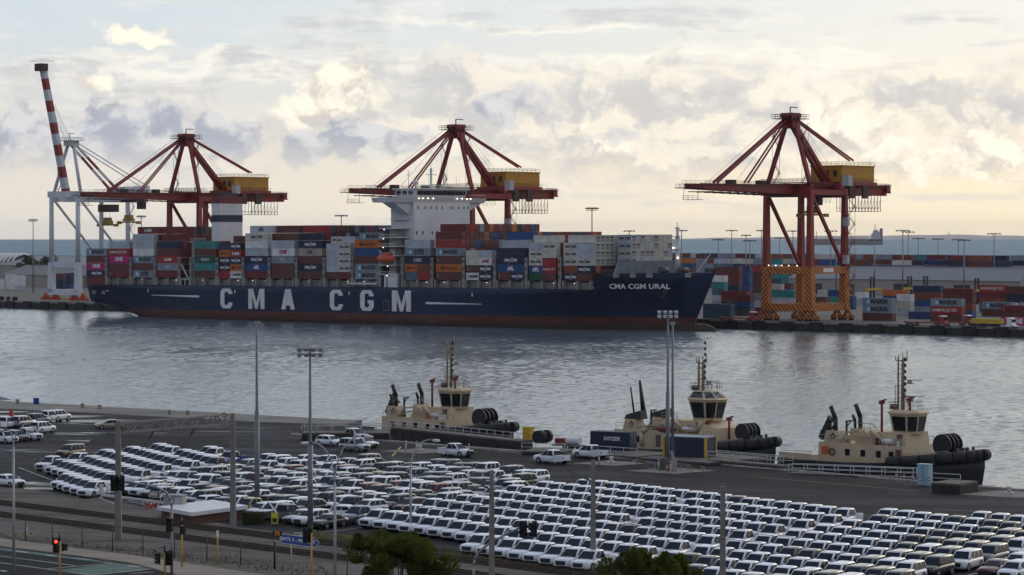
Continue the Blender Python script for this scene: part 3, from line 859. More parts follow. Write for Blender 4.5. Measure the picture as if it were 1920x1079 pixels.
# aft accommodation / funnel
f = MB(); f.box(59.6, 64.2, -7, 5.2, ZD, 44.3, m=0); f.box(59.5, 64.3, -7.1, 5.3, 44.3, 47.0, m=1); f.box(60.2, 63.4, -4.5, 3.0, 47.0, 48.4, m=2)
FUN = f.build('funnel', [SHIPW, CMAT['dark red'], SHIPD], ship)
MB().box(59.52, 64.28, -7.08, 5.28, 37.1, 39.8).build('funnel_band', CMAT['navy'], FUN)
MB().box(60.6, 63.2, -7.22, -7.18, 41.5, 42.0).build('emblem', LETW, FUN)
b = MB(); b.box(50, 64, -14, 14, ZD, 29.5, m=0); b.build('engine_casing', SHIPW, ship)
b = MB()
for k in range(16): b.tube((49.5 + k, -15, 29.5), (49.5 + k, -15, 30.6), .06, n=4)
b.tube((49.5, -15, 30.6), (65, -15, 30.6), .06, n=4); b.box(49, 65, -15.4, -13.8, 29.1, 29.5); b.build('gallery', SHIPW, ship)
# the white accommodation block with its bridge
ACC = MB().box(163.3, 174.6, -14.5, 16.0, ZD, 43.3).build('accommodation_block', SHIPW, ship)
b = MB()
b.hexa([(163.6, -24.4, 45.2), (174.4, -24.4, 45.2), (174.4, 24.4, 45.2), (163.6, 24.4, 45.2)], [(163.2, -24.8, 47.0), (175.2, -24.8, 47.0), (175.2, 24.8, 47.0), (163.2, 24.8, 47.0)])
b.hexa([(168, -15, 40.8), (173, -15, 40.8), (173, -14.4, 40.8), (168, -14.4, 40.8)], [(168, -24.2, 45.2), (173.5, -24.2, 45.2), (173.5, -14.4, 45.2), (168, -14.4, 45.2)])
b.hexa([(168, 16.1, 41.8), (173, 16.1, 41.8), (173, 16.5, 41.8), (168, 16.5, 41.8)], [(168, 16.1, 45.2), (173.5, 16.1, 45.2), (173.5, 24, 45.2), (168, 24, 45.2)])
b.build('bridge_wing', SHIPW, ship)
WHE = MB().hexa([(164, -13, 47.0), (174.0, -13, 47.0), (174.0, 14, 47.0), (164, 14, 47.0)], [(164, -13, 50.0), (175.0, -13.4, 50.0), (175.0, 14.4, 50.0), (164, 14, 50.0)]).build('wheelhouse', SHIPW, ship)
MB().box(163.4, 176, -14, 15, 50.0, 50.4).build('wheelhouse_roof', SHIPW, WHE)
for k in range(18):
    y = -12.4 + k * 1.46
    MB().hexa([(174.46, y, 48.0), (174.52, y, 48.0), (174.52, y + 1.25, 48.0), (174.46, y + 1.25, 48.0)], [(174.86, y, 49.5), (174.92, y, 49.5), (174.92, y + 1.25, 49.5), (174.86, y + 1.25, 49.5)]).build('pane', GLASS, WHE)
for x in (165, 168, 171):
    MB().box(x, x + 2, -13.42, -13.25, 48, 49.4).build('pane', GLASS, WHE)
for lv, ys in ((40.9, (-12, -8.2, -5.2, -2.2, .8, 5.4, 6.8, 9.8, 12.8, 15)), (31.8, (-13, -9.6, -4.6, -1.6, 1.4, 4.4, 7.4, 10.4)), (28.6, (-13, -9, -5, -1, 3, 7, 11))):
    for y in ys: MB().box(174.58, 174.66, y - .3, y + .3, lv, lv + 1.1).build('window', GLASS, ACC)
for y in (-12.5, -10.3, -7.6, -4.8, 8.2, 10.8, 13.6, 15.6):
    b = MB(); b.sphere((175.5, y, 46.7), .24, n=8, k=5); b.build('bridge_lamp', LAMP, ship)
b = MB()
for k in range(34):
    y = -14 + k * .88; b.tube((175.6, y, 50.4), (175.6, y, 51.6), .06, n=4)
b.tube((175.6, -14, 51.6), (175.6, 15, 51.6), .06, n=4); b.tube((175.6, -14, 51.0), (175.6, 15, 51.0), .05, n=4)
for y in (-24.5, -20, -16, 16, 20, 24.5): b.tube((175, y, 47), (175, y, 48.1), .06, n=4)
b.tube((175, -24.5, 48.1), (175, -14, 48.1), .06, n=4); b.tube((175, 14, 48.1), (175, 24.5, 48.1), .06, n=4)
b.build('bridge_railing', SHIPW, ship)
b = MB()
b.bar((169, 1.0, 50.4), (169, 1.0, 58.0), .6); b.bar((169, -2.0, 55.6), (169, 4.0, 55.6), .25); b.bar((169, -.4, 57.2), (169, 2.4, 57.2), .2); b.tube((169, 1, 58), (169, 1, 61), .1, n=4)
b.build('radar_mast', SHIPW, ship)
b = MB(); b.bar((168, 9, 50.4), (168, 9, 56), .35); b.bar((168, 7.8, 54), (168, 10.2, 54), .2); b.build('radar_mast', SHIPW, ship)
b = MB(); b.tube((167, -9, 50.4), (167, -9, 57), .12, n=5); b.tube((167, -10.2, 55.4), (167, -7.8, 55.4), .1, n=4); b.build('radar_mast', SHIPW, ship)
for y in (-11, -6, -3.5, 4.5, 6, 11.5, 13): MB().tube((172, y, 50.4), (172, y, 52.8 + (y * 7 % 3)), .09, n=4).build('antenna', SHIPW, ship)
b = MB(); b.sphere((170, -8.4, 52.6), 1.1); b.tube((170, -8.4, 50.4), (170, -8.4, 52), .4); b.build('satellite_dome', SHIPW, ship)
for _o in list(ship.children):
    if _o.name.split('.')[0] in ('bridge_wing', 'wheelhouse', 'bridge_lamp', 'bridge_railing', 'radar_mast', 'satellite_dome', 'antenna'): _o.location.z -= 1.9
# side tower with landings, lifeboat in its davits
b = MB(); b.box(167.0, 170.5, -19.5, -16.5, ZD, 33.8, m=1)
for z in (17.2, 20.6, 24, 27.4, 30.6, 33.9, 37.2, 40.3): b.box(164.6, 172.4, -22.4 if z < 34 else -16.2, -14.6, z - .16, z + .16, m=0)
TOW = b.build('stair_tower', [SHIPW, SHIPG], ship)
for z in (17.2, 20.6, 24, 27.4, 30.6, 33.9):
    b = MB()
    for x in (164.7, 167.2, 169.8, 172.3): b.tube((x, -22.3, z), (x, -22.3, z + 1.1), .07, n=4)
    b.tube((164.7, -22.3, z + 1.1), (172.3, -22.3, z + 1.1), .06, n=4); b.tube((164.7, -22.3, z + .6), (172.3, -22.3, z + .6), .05, n=4); b.build('railing', SHIPW, TOW)
    MB().sphere((166 + z % 3, -22.0, z - .4), .2, n=6, k=4).build('deck_lamp', LAMP, TOW)
b = MB(); rings = []
for i in range(9):
    t = i / 8; x = 164.4 + 8.2 * t; r = 1.75 * math.sin(PI * (.1 + .8 * t)) ** .6
    rings.append([(x, -21.6 - 1.0 + r * .8 * math.cos(a), 23.0 + r * .95 * math.sin(a)) for a in [2 * PI * j / 12 for j in range(12)]])
b.loft(rings, 0, True, True); b.box(168.6, 171.2, -23.5, -21.7, 24.2, 25.1); LB = b.build('lifeboat', ORANGE, ship)
b = MB()
for x in (165.4, 171.6): b.bar((x, -21.2, 20.6), (x, -22.2, 25.6), .4); b.bar((x, -22.2, 25.6), (x, -23.2, 26.0), .35)
b.build('davit', SHIPW, ship)
b = MB(); b.box(168.6, 173.2, -22, -20.6, ZD, 17.6); b.box(166.8, 167.6, -22, -21, ZD, 17); b.build('deck_house', SHIPW, ship)
b = MB(); b.bar((148.6, -HB - .1, ZD + 1.2), (163.5, -HB - .1, ZD + 1.2), .9, .5)
for k in range(12): b.bar((148.6 + k * 1.25, -HB - .2, ZD + .9), (149.2 + k * 1.25, -HB - .2, ZD + 1.9), .12)
b.build('gangway', SHIPW, ship)
b = MB(); b.box(57.5, 62.5, -HB + .4, -HB + 2, 14.8, 15.1)
for x in (57.6, 60, 62.4): b.bar((x, -HB + .5, ZD), (x, -HB + .5, 14.8), .25)
b.bar((58.2, -HB + .4, 20.4), (61.8, -HB + .4, 15.3), .5, .2); b.build('platform', SHIPW, ship)
# forecastle: breakwater, mast, winches, rails
b = MB(); b.hexa([(270, -17.5, 18.0), (271, -17.5, 18.0), (271, 17.5, 18.0), (270, 17.5, 18.0)], [(271.2, -16.5, 22.2), (271.8, -16.5, 22.2), (271.8, 16.5, 22.2), (271.2, 16.5, 22.2)]); b.build('breakwater', CMAT['grey'], ship)
b = MB(); b.tube((284, 0, 18), (284, 0, 30.5), .95, .75, n=10); b.tube((284, 0, 30.5), (284, 0, 33), .5, .4, n=8); b.box(282.8, 285.2, -1.3, 1.3, 30.3, 30.6); b.box(283, 285, -1.6, 1.6, 26.0, 26.3); b.tube((284, 0, 33), (284, 0, 35.5), .12, n=5); b.box(283.4, 284.6, -.5, .5, 33, 33.6)
b.build('foremast', SHIPW, ship)
for z, x in ((26.6, 283.0), (23.2, 284.9)): MB().sphere((x, -1.0, z), .35, n=8, k=5).build('mast_lamp', LAMP, ship)
b = MB()
for k in range(26):
    x = 266.5 + k * 1.28; d = hull_profile(x)[0] - .1; d2 = hull_profile(min(299.9, x + 1.28))[0] - .1; zt = hull_profile(x)[2]
    b.tube((x, -d, zt - .1), (x, -d, zt + 1.0), .05, n=4); b.tube((x, -d, zt + 1.0), (x + 1.28, -d2, zt + 1.0), .05, n=4)
b.build('forecastle_rail', SHIPG, ship)
for x in (271, 276.5, 281.6, 292.5):
    d = hull_profile(x)[0]; MB().box(x, x + 1.8, -d - .25, -d + .9, 16.6, 18.1).build('fairlead', SHIPG, ship)
for x, y in ((288, -4), (281, -6)): MB().tube((x, y, 19), (x, y + 4, 19), 1.0, n=10).build('mooring_winch', SHIPD, ship)
MB().bar((294, -2, 18.4), (298, 0, 24.5), .25).build('jackstaff', SHIPW, ship)

# ---- deck cargo: bottom tier first; a pair is two short boxes end to end
def tr(s): return [x if x else None for x in s.split()]
CODE = {'br': 'brown', 'dr': 'dark red', 'rd': 'red', 'mg': 'magenta', 'nv': 'navy', 'bl': 'blue', 'gy': 'grey', 'pg': 'pale grey', 'wh': 'white', 'cr': 'cream', 'te': 'teal', 'gn': 'green', 'or': 'orange', 'tn': 'tan', 'sb': 'slate blue', 'dg': 'dark grey', 'rb': 'rust brown', 'db': 'deep blue'}
# (tiers on the near side), tier height, extra tiers further in, first inner row
CARGO = [
 ('dr nv:C mg:O br gy:M', 2.85, 0, 1), ('dr:r br mg:O rd:S pg', 2.85, 0, 1), ('gy:MS br gy:M wh pg pg', 2.85, 1, 1), ('dr gy:L rd:K br nv', 2.85, 2, 1),
 ('br te gn:U br te', 2.85, 0, 1), ('rd+wh:M nv:C+or:H nv:C+nv:C or:H+rd:K db+nv:C', 2.70, 1, 3), ('dr bl:A nv:C pg wh cr:Cb', 2.85, 1, 1), ('br br gy:L wh:Om pg', 2.85, 2, 1),
 ('br nv:C br tn:Aw nv:C nv', 2.85, 1, 1), ('br+dr pg+cr:Cb pg+cr:Cb pg+cr:Cb pg+cr:Cb', 2.62, 1, 1), ('gy:M gy:M br bl or:H', 2.85, 1, 1),
 ('sb+rd or:H+rb nv:Cbox gy:MS pg', 2.85, 0, 1), ('br:r or:H br:r gy:M rd dr', 2.85, 1, 1), ('wh:M+nv:C br:r+nv:C cr+wh:Om cr+pg', 2.64, 0, 1),
 ('br:r+nv:C bl:A nv:C nv', 2.83, 2, 2), ('gn+br bl:A+rd:S cr:Cb+rd cr:Cb+cr pg+cr:Cb', 2.62, 1, 1), ('nv:C+br rb+nv:C cr:Cb+cr:Cb cr:Cb+pg cr:Cb+pg', 2.62, 1, 1)]
ROWS = 17
def cargo():
    rnd = random.Random(11)
    pal = ['brown'] * 7 + ['dark red'] * 4 + ['red'] * 2 + ['navy'] * 4 + ['deep blue'] * 2 + ['blue'] * 2 + ['orange', 'grey', 'grey', 'dark grey', 'green', 'rust brown', 'slate blue', 'magenta']
    reef = ['cream'] * 4 + ['pale grey'] * 3
    H = {}
    for i, (t, p, ex, r0) in enumerate(CARGO):
        n = len(t.split())
        for r in range(ROWS):
            k = n if r < r0 else n + ex
            if i == 10 and r >= 5: k = n
            if i == 14 and r >= 1: k = n + 1 if r < 2 else n + 2
            if i == 3 and r >= 9: k = n
            H[i, r] = k
    def base(i): return ZD + .05 if i == 0 else ZB
    def top(i, r): return base(i) + H[i, r] * CARGO[i][1]
    cnt = 0
    core = MB()
    for i, (t, p, ex, r0) in enumerate(CARGO):
        for r in range(1, ROWS):
            if i == 0 and r < 4: continue
            n = H[i, r] - (1 if i != 0 else 0)
            y = -HB + 2.12 + r * 2.53
            if i == 16 and r > 13: continue
            for k in range(n): core.box(BAYS[i] + .25, BAYS[i] + 11.9, y - 1.1, y + 1.1, base(i) + k * p + .06, base(i) + (k + 1) * p - .06)
    tag(core.build('inner_containers', CMAT['brown']), 'brown containers packed deep inside the ship stacks', 'containers', kind='stuff').matrix_world = SHIP
    for i, (t, p, ex, r0) in enumerate(CARGO):
        tiers = t.split(); s = BAYS[i]
        fwd = i + 1 if i + 1 < len(CARGO) else None
        blocked = i in (3, 10)
        for r in range(ROWS):
            y = -HB + .9 + 1.22 + r * 2.53
            if i == 0 and r > 3: continue
            for k in range(H[i, r]):
                z = base(i) + k * p
                vis = r == 0 or k >= H[i, r - 1]
                endvis = False
                if not vis:
                    if blocked: endvis = r <= 3 and k >= 2
                    elif fwd is not None: endvis = z + p > top(fwd, max(0, r - 1)) + .6 and z + p > top(fwd, r) + .6
                    else: endvis = r < 14 and k >= 2 - (r < 2)
                    if not endvis: continue
                if i == 16 and (r > 13 or (k < 1 and r > 1)): continue
                if r == 0: specs = tiers[k].split('+')
                elif i in (15, 16): specs = [rnd.choice(['cr', 'pg', 'cr']) if k > 1 else rnd.choice(['or', 'br', 'nv', 'rb'])]
                else: specs = None
                if specs is None:
                    cl = rnd.choice(pal)
                    if i == 14 and r == 1: cl = 'pale grey'
                    if i == 14 and r == 2: cl = 'blue' if k == H[i, r] - 1 else cl
                    if i == 12 and r <= 1: cl = ['red', 'dark red'][r]
                    if i in (2, 3) and r in (1, 2): cl = ['dark red', 'dark red'][r - 1] if i == 2 else 'dark red'
                    if i == 9 and r == 1: cl = 'cream'
                    if i == 10 and r == 1: cl = 'grey'
                    if i == 6 and r == 1: cl = 'pale grey'
                    lst = [(cl, None)]
                    if i == 2 and r == 1: lst = [(cl, 'K')]
                    if i == 10 and r == 1 and vis: lst = [(cl, 'M')]
                    if i == 6 and r == 1 and vis: lst = [(cl, 'Aw')]
                    if i == 9 and r == 1 and vis: lst = [('cream', 'Cb'), ('pale grey', None)]
                else:
                    lst = [(CODE[q.split(':')[0]], q.split(':')[1] if ':' in q else None) for q in specs]
                for j, (cl, lg) in enumerate(lst):
                    L = 12.19 if len(lst) == 1 else 6.06
                    x = s + 6.1 if len(lst) == 1 else s + 3.03 + j * 6.13
                    M4 = SHIP @ Matrix.Translation((x, y, z))
                    where = f'{ORD[k]} tier up, {ORD[i]} bay from the stern'
                    if r: where = f'{ORD[k]} tier up, {ORD[r]} row in, {ORD[i]} ship bay'
                    elif len(lst) == 2: where = f'{ORD[k]} tier, {ORD[i]} bay from stern, ' + ('aft half' if j == 0 else 'forward half')
                    lb = f'{cl} container, {where}'
                    if lg and r == 0 and len(lst) == 1 and len((lb + ' ' + LOOK[lg]).split()) <= 16: lb = f'{cl} container {LOOK[lg]}, {where}'
                    last = j == len(lst) - 1
                    isr = i in (15, 16) and k > 1
                    show_end = last and (endvis or (fwd is not None and not blocked and z + p > top(fwd, r) + .5) or fwd is None)
                    container(cl, L, p - .02, M4, lb, 'containers stacked on the ship', lg if vis else None, doors=show_end and not isr and rnd.random() < .6, reefer=show_end and isr and r > 0)
                    cnt += 1
    # short stack between the last full bay and the breakwater
    for r in range(5, 14):
        for k in range(6):
            if not (r == 5 or k >= 2): continue
            for j in range(1):
                cl = rnd.choice(reef) if k > 1 else rnd.choice(['orange', 'brown', 'rust brown'])
                if r > 5 and k < 2: continue
                M4 = SHIP @ Matrix.Translation((264.6 + 3.1, -HB + 2.12 + r * 2.53, ZB + 1.0 + k * 2.62 - .9))
                container(cl, 6.06, 2.60, M4, f'{cl} short container, {ORD[k]} tier up, {ORD[r]} row in, foremost bay', 'containers stacked on the ship', 'Cb' if r == 5 and k > 1 else None, reefer=k > 1 and rnd.random() < .5)
                cnt += 1
    return cnt
print('ship containers', cargo())
# ------------------------------------------------------------------ ship-to-shore cranes
CRED = mat('crane red', (.25, .020, .020), .5, var=.2, scale=.2, stain=(.07, .025, .02), stain_amt=.5)
CDRK = mat('crane dark steel', (.055, .028, .026), .6, var=.2)
CYEL = mat('machine house yellow', (.46, .215, .014), .55, var=.12, scale=.25, stain=(.2, .1, .03), stain_amt=.35)
CWHT = mat('crane white', (.60, .62, .65), .5, var=.08, scale=.15, stain=(.38, .33, .28), stain_amt=.25)
CBOG = mat('bogie red', (.46, .055, .03), .55)
CGRY = mat('cabin grey', (.42, .43, .45), .5)
HAZ1 = striped('hazard stripes', (.62, .22, .035), (.22, .06, .02), 1.15, (.7, .7, .7))
HAZ2 = striped('hazard stripes reversed', (.62, .22, .035), (.22, .06, .02), 1.15, (-.7, -.7, .7))
SPRY = mat('spreader yellow', (.36, .22, .03), .55, stain=(.06, .05, .04), stain_amt=.6)
ROPE = mat('steel rope', (.05, .045, .045), .6)

def stairs(b, x, y, z0, z1, w=2.4, rise=3.2, m=0):
    z = z0; k = 0
    while z < z1:
        a, c = (x, x + w) if k % 2 == 0 else (x + w, x)
        b.bar((a, y, z), (c, y, z + rise), .35, .12, m); b.bar((a, y, z + 1.0), (c, y, z + rise + 1.0), .08, .08, m)
        b.box(min(c, c) - .5, c + .5, y - .6, y + .6, z + rise - .06, z + rise + .06, m)
        b.tube((c, y, z + rise), (c, y, z + rise + 1.1), .05, n=4, m=m)
        z += rise; k += 1
    for xx in (x - .2, x + w + .2): b.tube((xx, y, z0), (xx, y, z1), .08, n=4, m=m)
def railing(b, pts, h=1.1, step=1.8, r=.05, m=0):
    for p, q in zip(pts, pts[1:]):
        p, q = Vector(p), Vector(q); n = max(1, int((q - p).length / step)); up = Vector((0, 0, h))
        for i in range(n + 1): c = p + (q - p) * (i / n); b.tube(c, c + up, r, n=4, m=m)
        b.tube(p + up, q + up, r, n=4, m=m); b.tube(p + up * .5, q + up * .5, r * .8, n=4, m=m)

def red_crane(k, label, front, back=33.0, spreader_at=None, spreader_z=36.0, trolley=8.0):
    """local x along the quay, y away from the water, origin on the quay under the waterside rail"""
    SP, GA = 18.5, 20.0
    c = thing('quay_crane', label, 'crane', Q(k, 4.0), R(-42), 'red quay cranes')
    zg = 45.2         # girder centre above the quay
    zp = 18.4
    for x in (0, SP):
        for y in (0, GA):
            b = MB(); w = 2.1
            b.hexa([(x - w / 2, y - w / 2, zp), (x + w / 2, y - w / 2, zp), (x + w / 2, y + w / 2, zp), (x - w / 2, y + w / 2, zp)],
                   [(x - .8, y - .8, zg), (x + .8, y - .8, zg), (x + .8, y + .8, zg), (x - .8, y + .8, zg)])
            b.build('leg', CRED, c)
            b = MB(); b.hexa([(x - 1.5, y - 1.2, 3.6), (x + 1.5, y - 1.2, 3.6), (x + 1.5, y + 1.2, 3.6), (x - 1.5, y + 1.2, 3.6)], [(x - 1.2, y - 1.2, zp), (x + 1.2, y - 1.2, zp), (x + 1.2, y + 1.2, zp), (x - 1.2, y + 1.2, zp)])
            b.build('portal_leg', HAZ1 if x else HAZ2, c)
    for y in (0, GA):
        MB().box(1.25, SP - 1.25, y - 1.1, y + 1.1, zp - 2.4, zp - .02).build('portal_beam', HAZ1, c)
        MB().box(1.55, SP - 1.55, y - 1.15, y + 1.15, 3.4, 5.9).build('sill_beam', HAZ1, c)
        MB().box(.9, SP - .9, y - 1.0, y + 1.0, zg - 3.0, zg + 1.7).build('cross_beam', CRED, c)
        for x in (-1.5, 3.0, SP - 3.0, SP + 1.5):
            b = MB(); b.bar((x, y, 3.8), (x - 1.6, y, 1.3), .7, 1.0, 0); b.bar((x, y, 3.8), (x + 1.6, y, 1.3), .7, 1.0, 0); b.box(x - 2.4, x - .4, y - .5, y + .5, .7, 1.7); b.box(x + .4, x + 2.4, y - .5, y + .5, .7, 1.7)
            bg = b.build('bogie', HAZ1, c)
            for dx in (-2.0, -.85, .85, 2.0): MB().tube((x + dx, y - .35, .42), (x + dx, y + .35, .42), .42, n=10).build('wheel', CDRK, bg)
    for x in (0, SP):
        MB().box(x - 1.1, x + 1.1, 1.25, GA - 1.25, zp - 2.3, zp - .1).build('portal_beam', HAZ2, c)
        MB().box(x - 1.15, x + 1.15, 1.3, GA - 1.3, 3.45, 5.8).build('sill_beam', HAZ2, c)
        MB().bar((x, 1.0, zg - 2.6), (x, GA - .9, zp + .6), 1.0, 1.0).build('diagonal_brace', CRED, c)
        MB().box(x - .7, x + .7, .85, GA - .85, zg - 2.2, zg - .4).build('side_beam', CRED, c)
    # girder pair and hinged boom
    for x in (SP / 2 - 3.3, SP / 2 + 3.3):
        MB().box(x - .75, x + .75, -3.0, GA + back, zg - 2.1, zg + 1.4).build('girder', CRED, c)
        b = MB(); b.hexa([(x - .7, -front, zg - .7), (x + .7, -front, zg - .7), (x + .7, -3.2, zg - 2.0), (x - .7, -3.2, zg - 2.0)], [(x - .7, -front, zg + 1.2), (x + .7, -front, zg + 1.2), (x + .7, -3.2, zg + 1.2), (x - .7, -3.2, zg + 1.2)]); b.build('boom', CRED, c)
    for y in (-front + 1, -front * .66, -front * .33, -4, GA + 8, GA + back - 2): MB().box(SP / 2 - 2.5, SP / 2 + 2.5, y - .5, y + .5, zg - .6, zg + .8).build('cross_tie', CRED, c)
    for x in (SP / 2 - 4.9, SP / 2 + 4.9):
        b = MB(); b.box(x - .5, x + .5, -front, GA + back, zg + .9, zg + 1.05); railing(b, [(x, -front, zg + 1.05), (x, GA + back, zg + 1.05)], step=2.4)
        b.build('walkway', CDRK, c)
    b = MB(); b.box(SP / 2 - 5.2, SP / 2 + 5.2, -front - 3.5, -front + 1, zg - .5, zg - .2); railing(b, [(SP / 2 - 5, -front + 1, zg - .2), (SP / 2 - 5, -front - 3.4, zg - .2), (SP / 2 + 5, -front - 3.4, zg - .2), (SP / 2 + 5, -front + 1, zg - .2)])
    railing(b, [(SP / 2 - 3, -front + 1, zg - 4.2), (SP / 2 - 3, -front - 2, zg - 4.2), (SP / 2 + 3, -front - 2, zg - 4.2)], 1.3); b.box(SP / 2 - 3, SP / 2 + 3, -front - 2, -front + 1, zg - 4.3, zg - 4.15)
    for dx in (-3, 3): b.tube((SP / 2 + dx, -front - 1.5, zg - 4.2), (SP / 2 + dx, -front - 1.5, zg - .3), .1, n=4)
    b.build('boom_tip_platform', CDRK, c)
    # A frame
    apx = (SP / 2, 1.5, 71.0)
    for x in (0, SP):
        MB().bar((x, .2, zg + .5), (SP / 2 + (x - SP / 2) * .16, 1.3, 68.6), 1.25, 1.25).build('frame_leg', CRED, c)
    MB().bar((SP / 2 + .8, 2.2, 67.5), (SP / 2 + 1.4, GA + 3.5, zg + 1), 1.1, 1.3).build('back_leg', CRED, c)
    MB().bar((SP / 2 - .8, 2.2, 67.5), (SP / 2 - 1.4, GA + 3.5, zg + 1), 1.1, 1.3).build('back_leg', CRED, c)
    b = MB(); b.hexa([(SP / 2 - 2.6, -.6, 65.8), (SP / 2 + 2.6, -.6, 65.8), (SP / 2 + 2.6, 3.4, 65.8), (SP / 2 - 2.6, 3.4, 65.8)], [(SP / 2 - 2, -1.2, 70.4), (SP / 2 + 2, -1.2, 70.4), (SP / 2 + 2, 3.8, 70.4), (SP / 2 - 2, 3.8, 70.4)])
    for y in (-.8, 1.2, 3.2): b.tube((SP / 2 - 2.4, y, 70.2), (SP / 2 + 2.4, y, 70.2), .9, n=10)
    b.build('apex_head', CRED, c)
    b = MB(); b.box(SP / 2 - 4.2, SP / 2 + 4.2, -4, 6.2, 68.9, 69.1); railing(b, [(SP / 2 - 4.2, -4, 69.1), (SP / 2 + 4.2, -4, 69.1), (SP / 2 + 4.2, 6.2, 69.1), (SP / 2 - 4.2, 6.2, 69.1), (SP / 2 - 4.2, -4, 69.1)], 1.4, 1.6, .07)
    b.bar((SP / 2, 1, 70.5), (SP / 2, 1, 73), .3); b.bar((SP / 2, 1, 73), (SP / 2, 5, 73), .3)
    b.build('apex_platform', CDRK, c)
    for dx in (-.8, .8):
        MB().bar((SP / 2 + dx * .8, -.8, 69.2), (SP / 2 + dx, -front * .78, zg + 1.6), .62, .75).build('forestay', CRED, c)
        MB().bar((SP / 2 + dx * .8, -.6, 68.6), (SP / 2 + dx, -front * .46, zg + 1.6), .42, .5).build('inner_stay', CRED, c)
        MB().bar((SP / 2 + dx * .8, 3.4, 69.2), (SP / 2 + dx, GA + back * .52, zg + 10.2), .5, .55).build('backstay', CRED, c)
    b = MB()
    for dx in (-1, 1):
        b.tube((SP / 2 + dx, -1, 70.8), (SP / 2 + dx * 2, -front * .80, zg + 2), .06, n=4); b.tube((SP / 2 + dx, -.5, 70), (SP / 2 + dx * 2, -front * .52, zg + 2), .06, n=4); b.tube((SP / 2 + dx, 3.5, 70), (SP / 2 + dx, GA + 3, zg + 8), .05, n=4)
    b.build('hoist_rope', ROPE, c)
    b = MB(); stairs(b, 2.6, .2, zg + 1, 66, 2.6, 4.2); b.build('mast_stair', CDRK, c)
    b = MB(); b.box(-1.2, SP + 1.2, -2.4, 3.4, zg + 1.9, zg + 2.05); railing(b, [(-1.2, -2.4, zg + 2.05), (SP + 1.2, -2.4, zg + 2.05), (SP + 1.2, 3.4, zg + 2.05), (-1.2, 3.4, zg + 2.05), (-1.2, -2.4, zg + 2.05)], 1.2, 1.5, .06); b.build('portal_platform', CDRK, c)
    for i in range(11):
        y = -front + 4 + i * (front - 8) / 10; MB().box(SP / 2 - 5.5, SP / 2 + 5.5, y - .12, y + .12, zg - 2.6 + .9 * (1 - i / 10), zg - 2.3 + .9 * (1 - i / 10)).build('trolley_hanger', CDRK, c)
    for y in (-front * .62, -front * .30, GA + 2, GA + 26): MB().box(SP / 2 - 1.4, SP / 2 + 1.4, y - 1.2, y + 1.2, zg + 1.2, zg + 2.6).build('rope_sheave', CDRK, c)
    for y in (GA + 5, GA + 13): MB().box(SP / 2 + 7.2, SP / 2 + 8.0, y, y + 3, zg - 3.2, zg + 1.2).build('service_cage', CDRK, c)
    b = MB(); stairs(b, SP - 4.5, 1.6, zg + 2, 66, 2.2, 3.8); b.build('mast_stair', CRED, c)
    # machine house
    y0, y1 = GA + 2.0, GA + 21.5
    b = MB(); b.hexa([(SP / 2 - 6.6, y0, zg + 2.6), (SP / 2 + 6.6, y0, zg + 2.6), (SP / 2 + 6.6, y1, zg + 2.6), (SP / 2 - 6.6, y1, zg + 2.6)], [(SP / 2 - 6.6, y0, zg + 7.9), (SP / 2 + 6.6, y0, zg + 7.9), (SP / 2 + 6.6, y1, zg + 7.9), (SP / 2 - 6.6, y1, zg + 7.9)])
    mh = b.build('machine_house', CYEL, c)
    b = MB(); b.box(SP / 2 - 6.9, SP / 2 + 6.9, y0 - .3, y1 + .3, zg + 7.9, zg + 8.3); b.build('house_roof', CYEL, mh)
    b = MB(); railing(b, [(SP / 2 - 6.8, y0, zg + 8.3), (SP / 2 + 6.8, y0, zg + 8.3), (SP / 2 + 6.8, y1, zg + 8.3), (SP / 2 - 6.8, y1, zg + 8.3), (SP / 2 - 6.8, y0, zg + 8.3)], 1.2, 2.2); b.build('house_railing', CDRK, mh)
    for x in (SP / 2 - 3.8, SP / 2 - .4, SP / 2 + 3): MB().box(x, x + 1.6, y0 - .12, y0 - .02, zg + 4.4, zg + 6.6).build('louvre', CDRK, mh)
    MB().box(SP / 2 - 7.2, SP / 2 + 7.2, y0 - 1.5, y1 + 1, zg + 1.3, zg + 2.55).build('house_deck', CRED, c)
    b = MB(); railing(b, [(SP / 2 - 7.1, y0 - 1.5, zg + 2.6), (SP / 2 - 7.1, y1 + 1, zg + 2.6), (SP / 2 + 7.1, y1 + 1, zg + 2.6), (SP / 2 + 7.1, y0 - 1.5, zg + 2.6)]); b.build('deck_railing', CDRK, c)
    MB().box(SP + .9, SP + 3.4, GA - 2.6, GA - .2, zg + 1, zg + 4.6).build('electrical_cabin', CGRY, c)
    # back reach end and hanging cable baskets
    ye = GA + back
    b = MB(); b.box(SP / 2 - 5, SP / 2 + 5, ye - 3, ye + 1.5, zg - 1.2, zg - .9)
    for x in (-4.5, -1.5, 1.5, 4.5): b.box(SP / 2 + x - .7, SP / 2 + x + .7, ye - 1.5, ye + .8, zg - .9, zg + 1.8)
    railing(b, [(SP / 2 - 5, ye - 6, zg + 1), (SP / 2 - 5, ye + 1.5, zg + 1), (SP / 2 + 5, ye + 1.5, zg + 1), (SP / 2 + 5, ye - 6, zg + 1)])
    b.build('rope_anchor', CRED, c)
    b = MB()
    for i in range(9):
        y = GA + 14 + i * 1.9
        for x in (SP / 2 - 4, SP / 2 + 4): b.tube((x, y, zg - 1.5), (x, y, zg - 7.6), .13, n=4)
    for z in (zg - 7.6, zg - 6.4): b.box(SP / 2 - 4.1, SP / 2 + 4.1, GA + 14, GA + 29.4, z - .08, z + .08)
    for i in range(8):
        y = GA + 14 + i * 1.9; b.bar((SP / 2 + 4, y, zg - 7.6), (SP / 2 + 4, y + 1.9, zg - 3.5), .1)
    b.build('service_gantry', CDRK, c)
    b = MB()
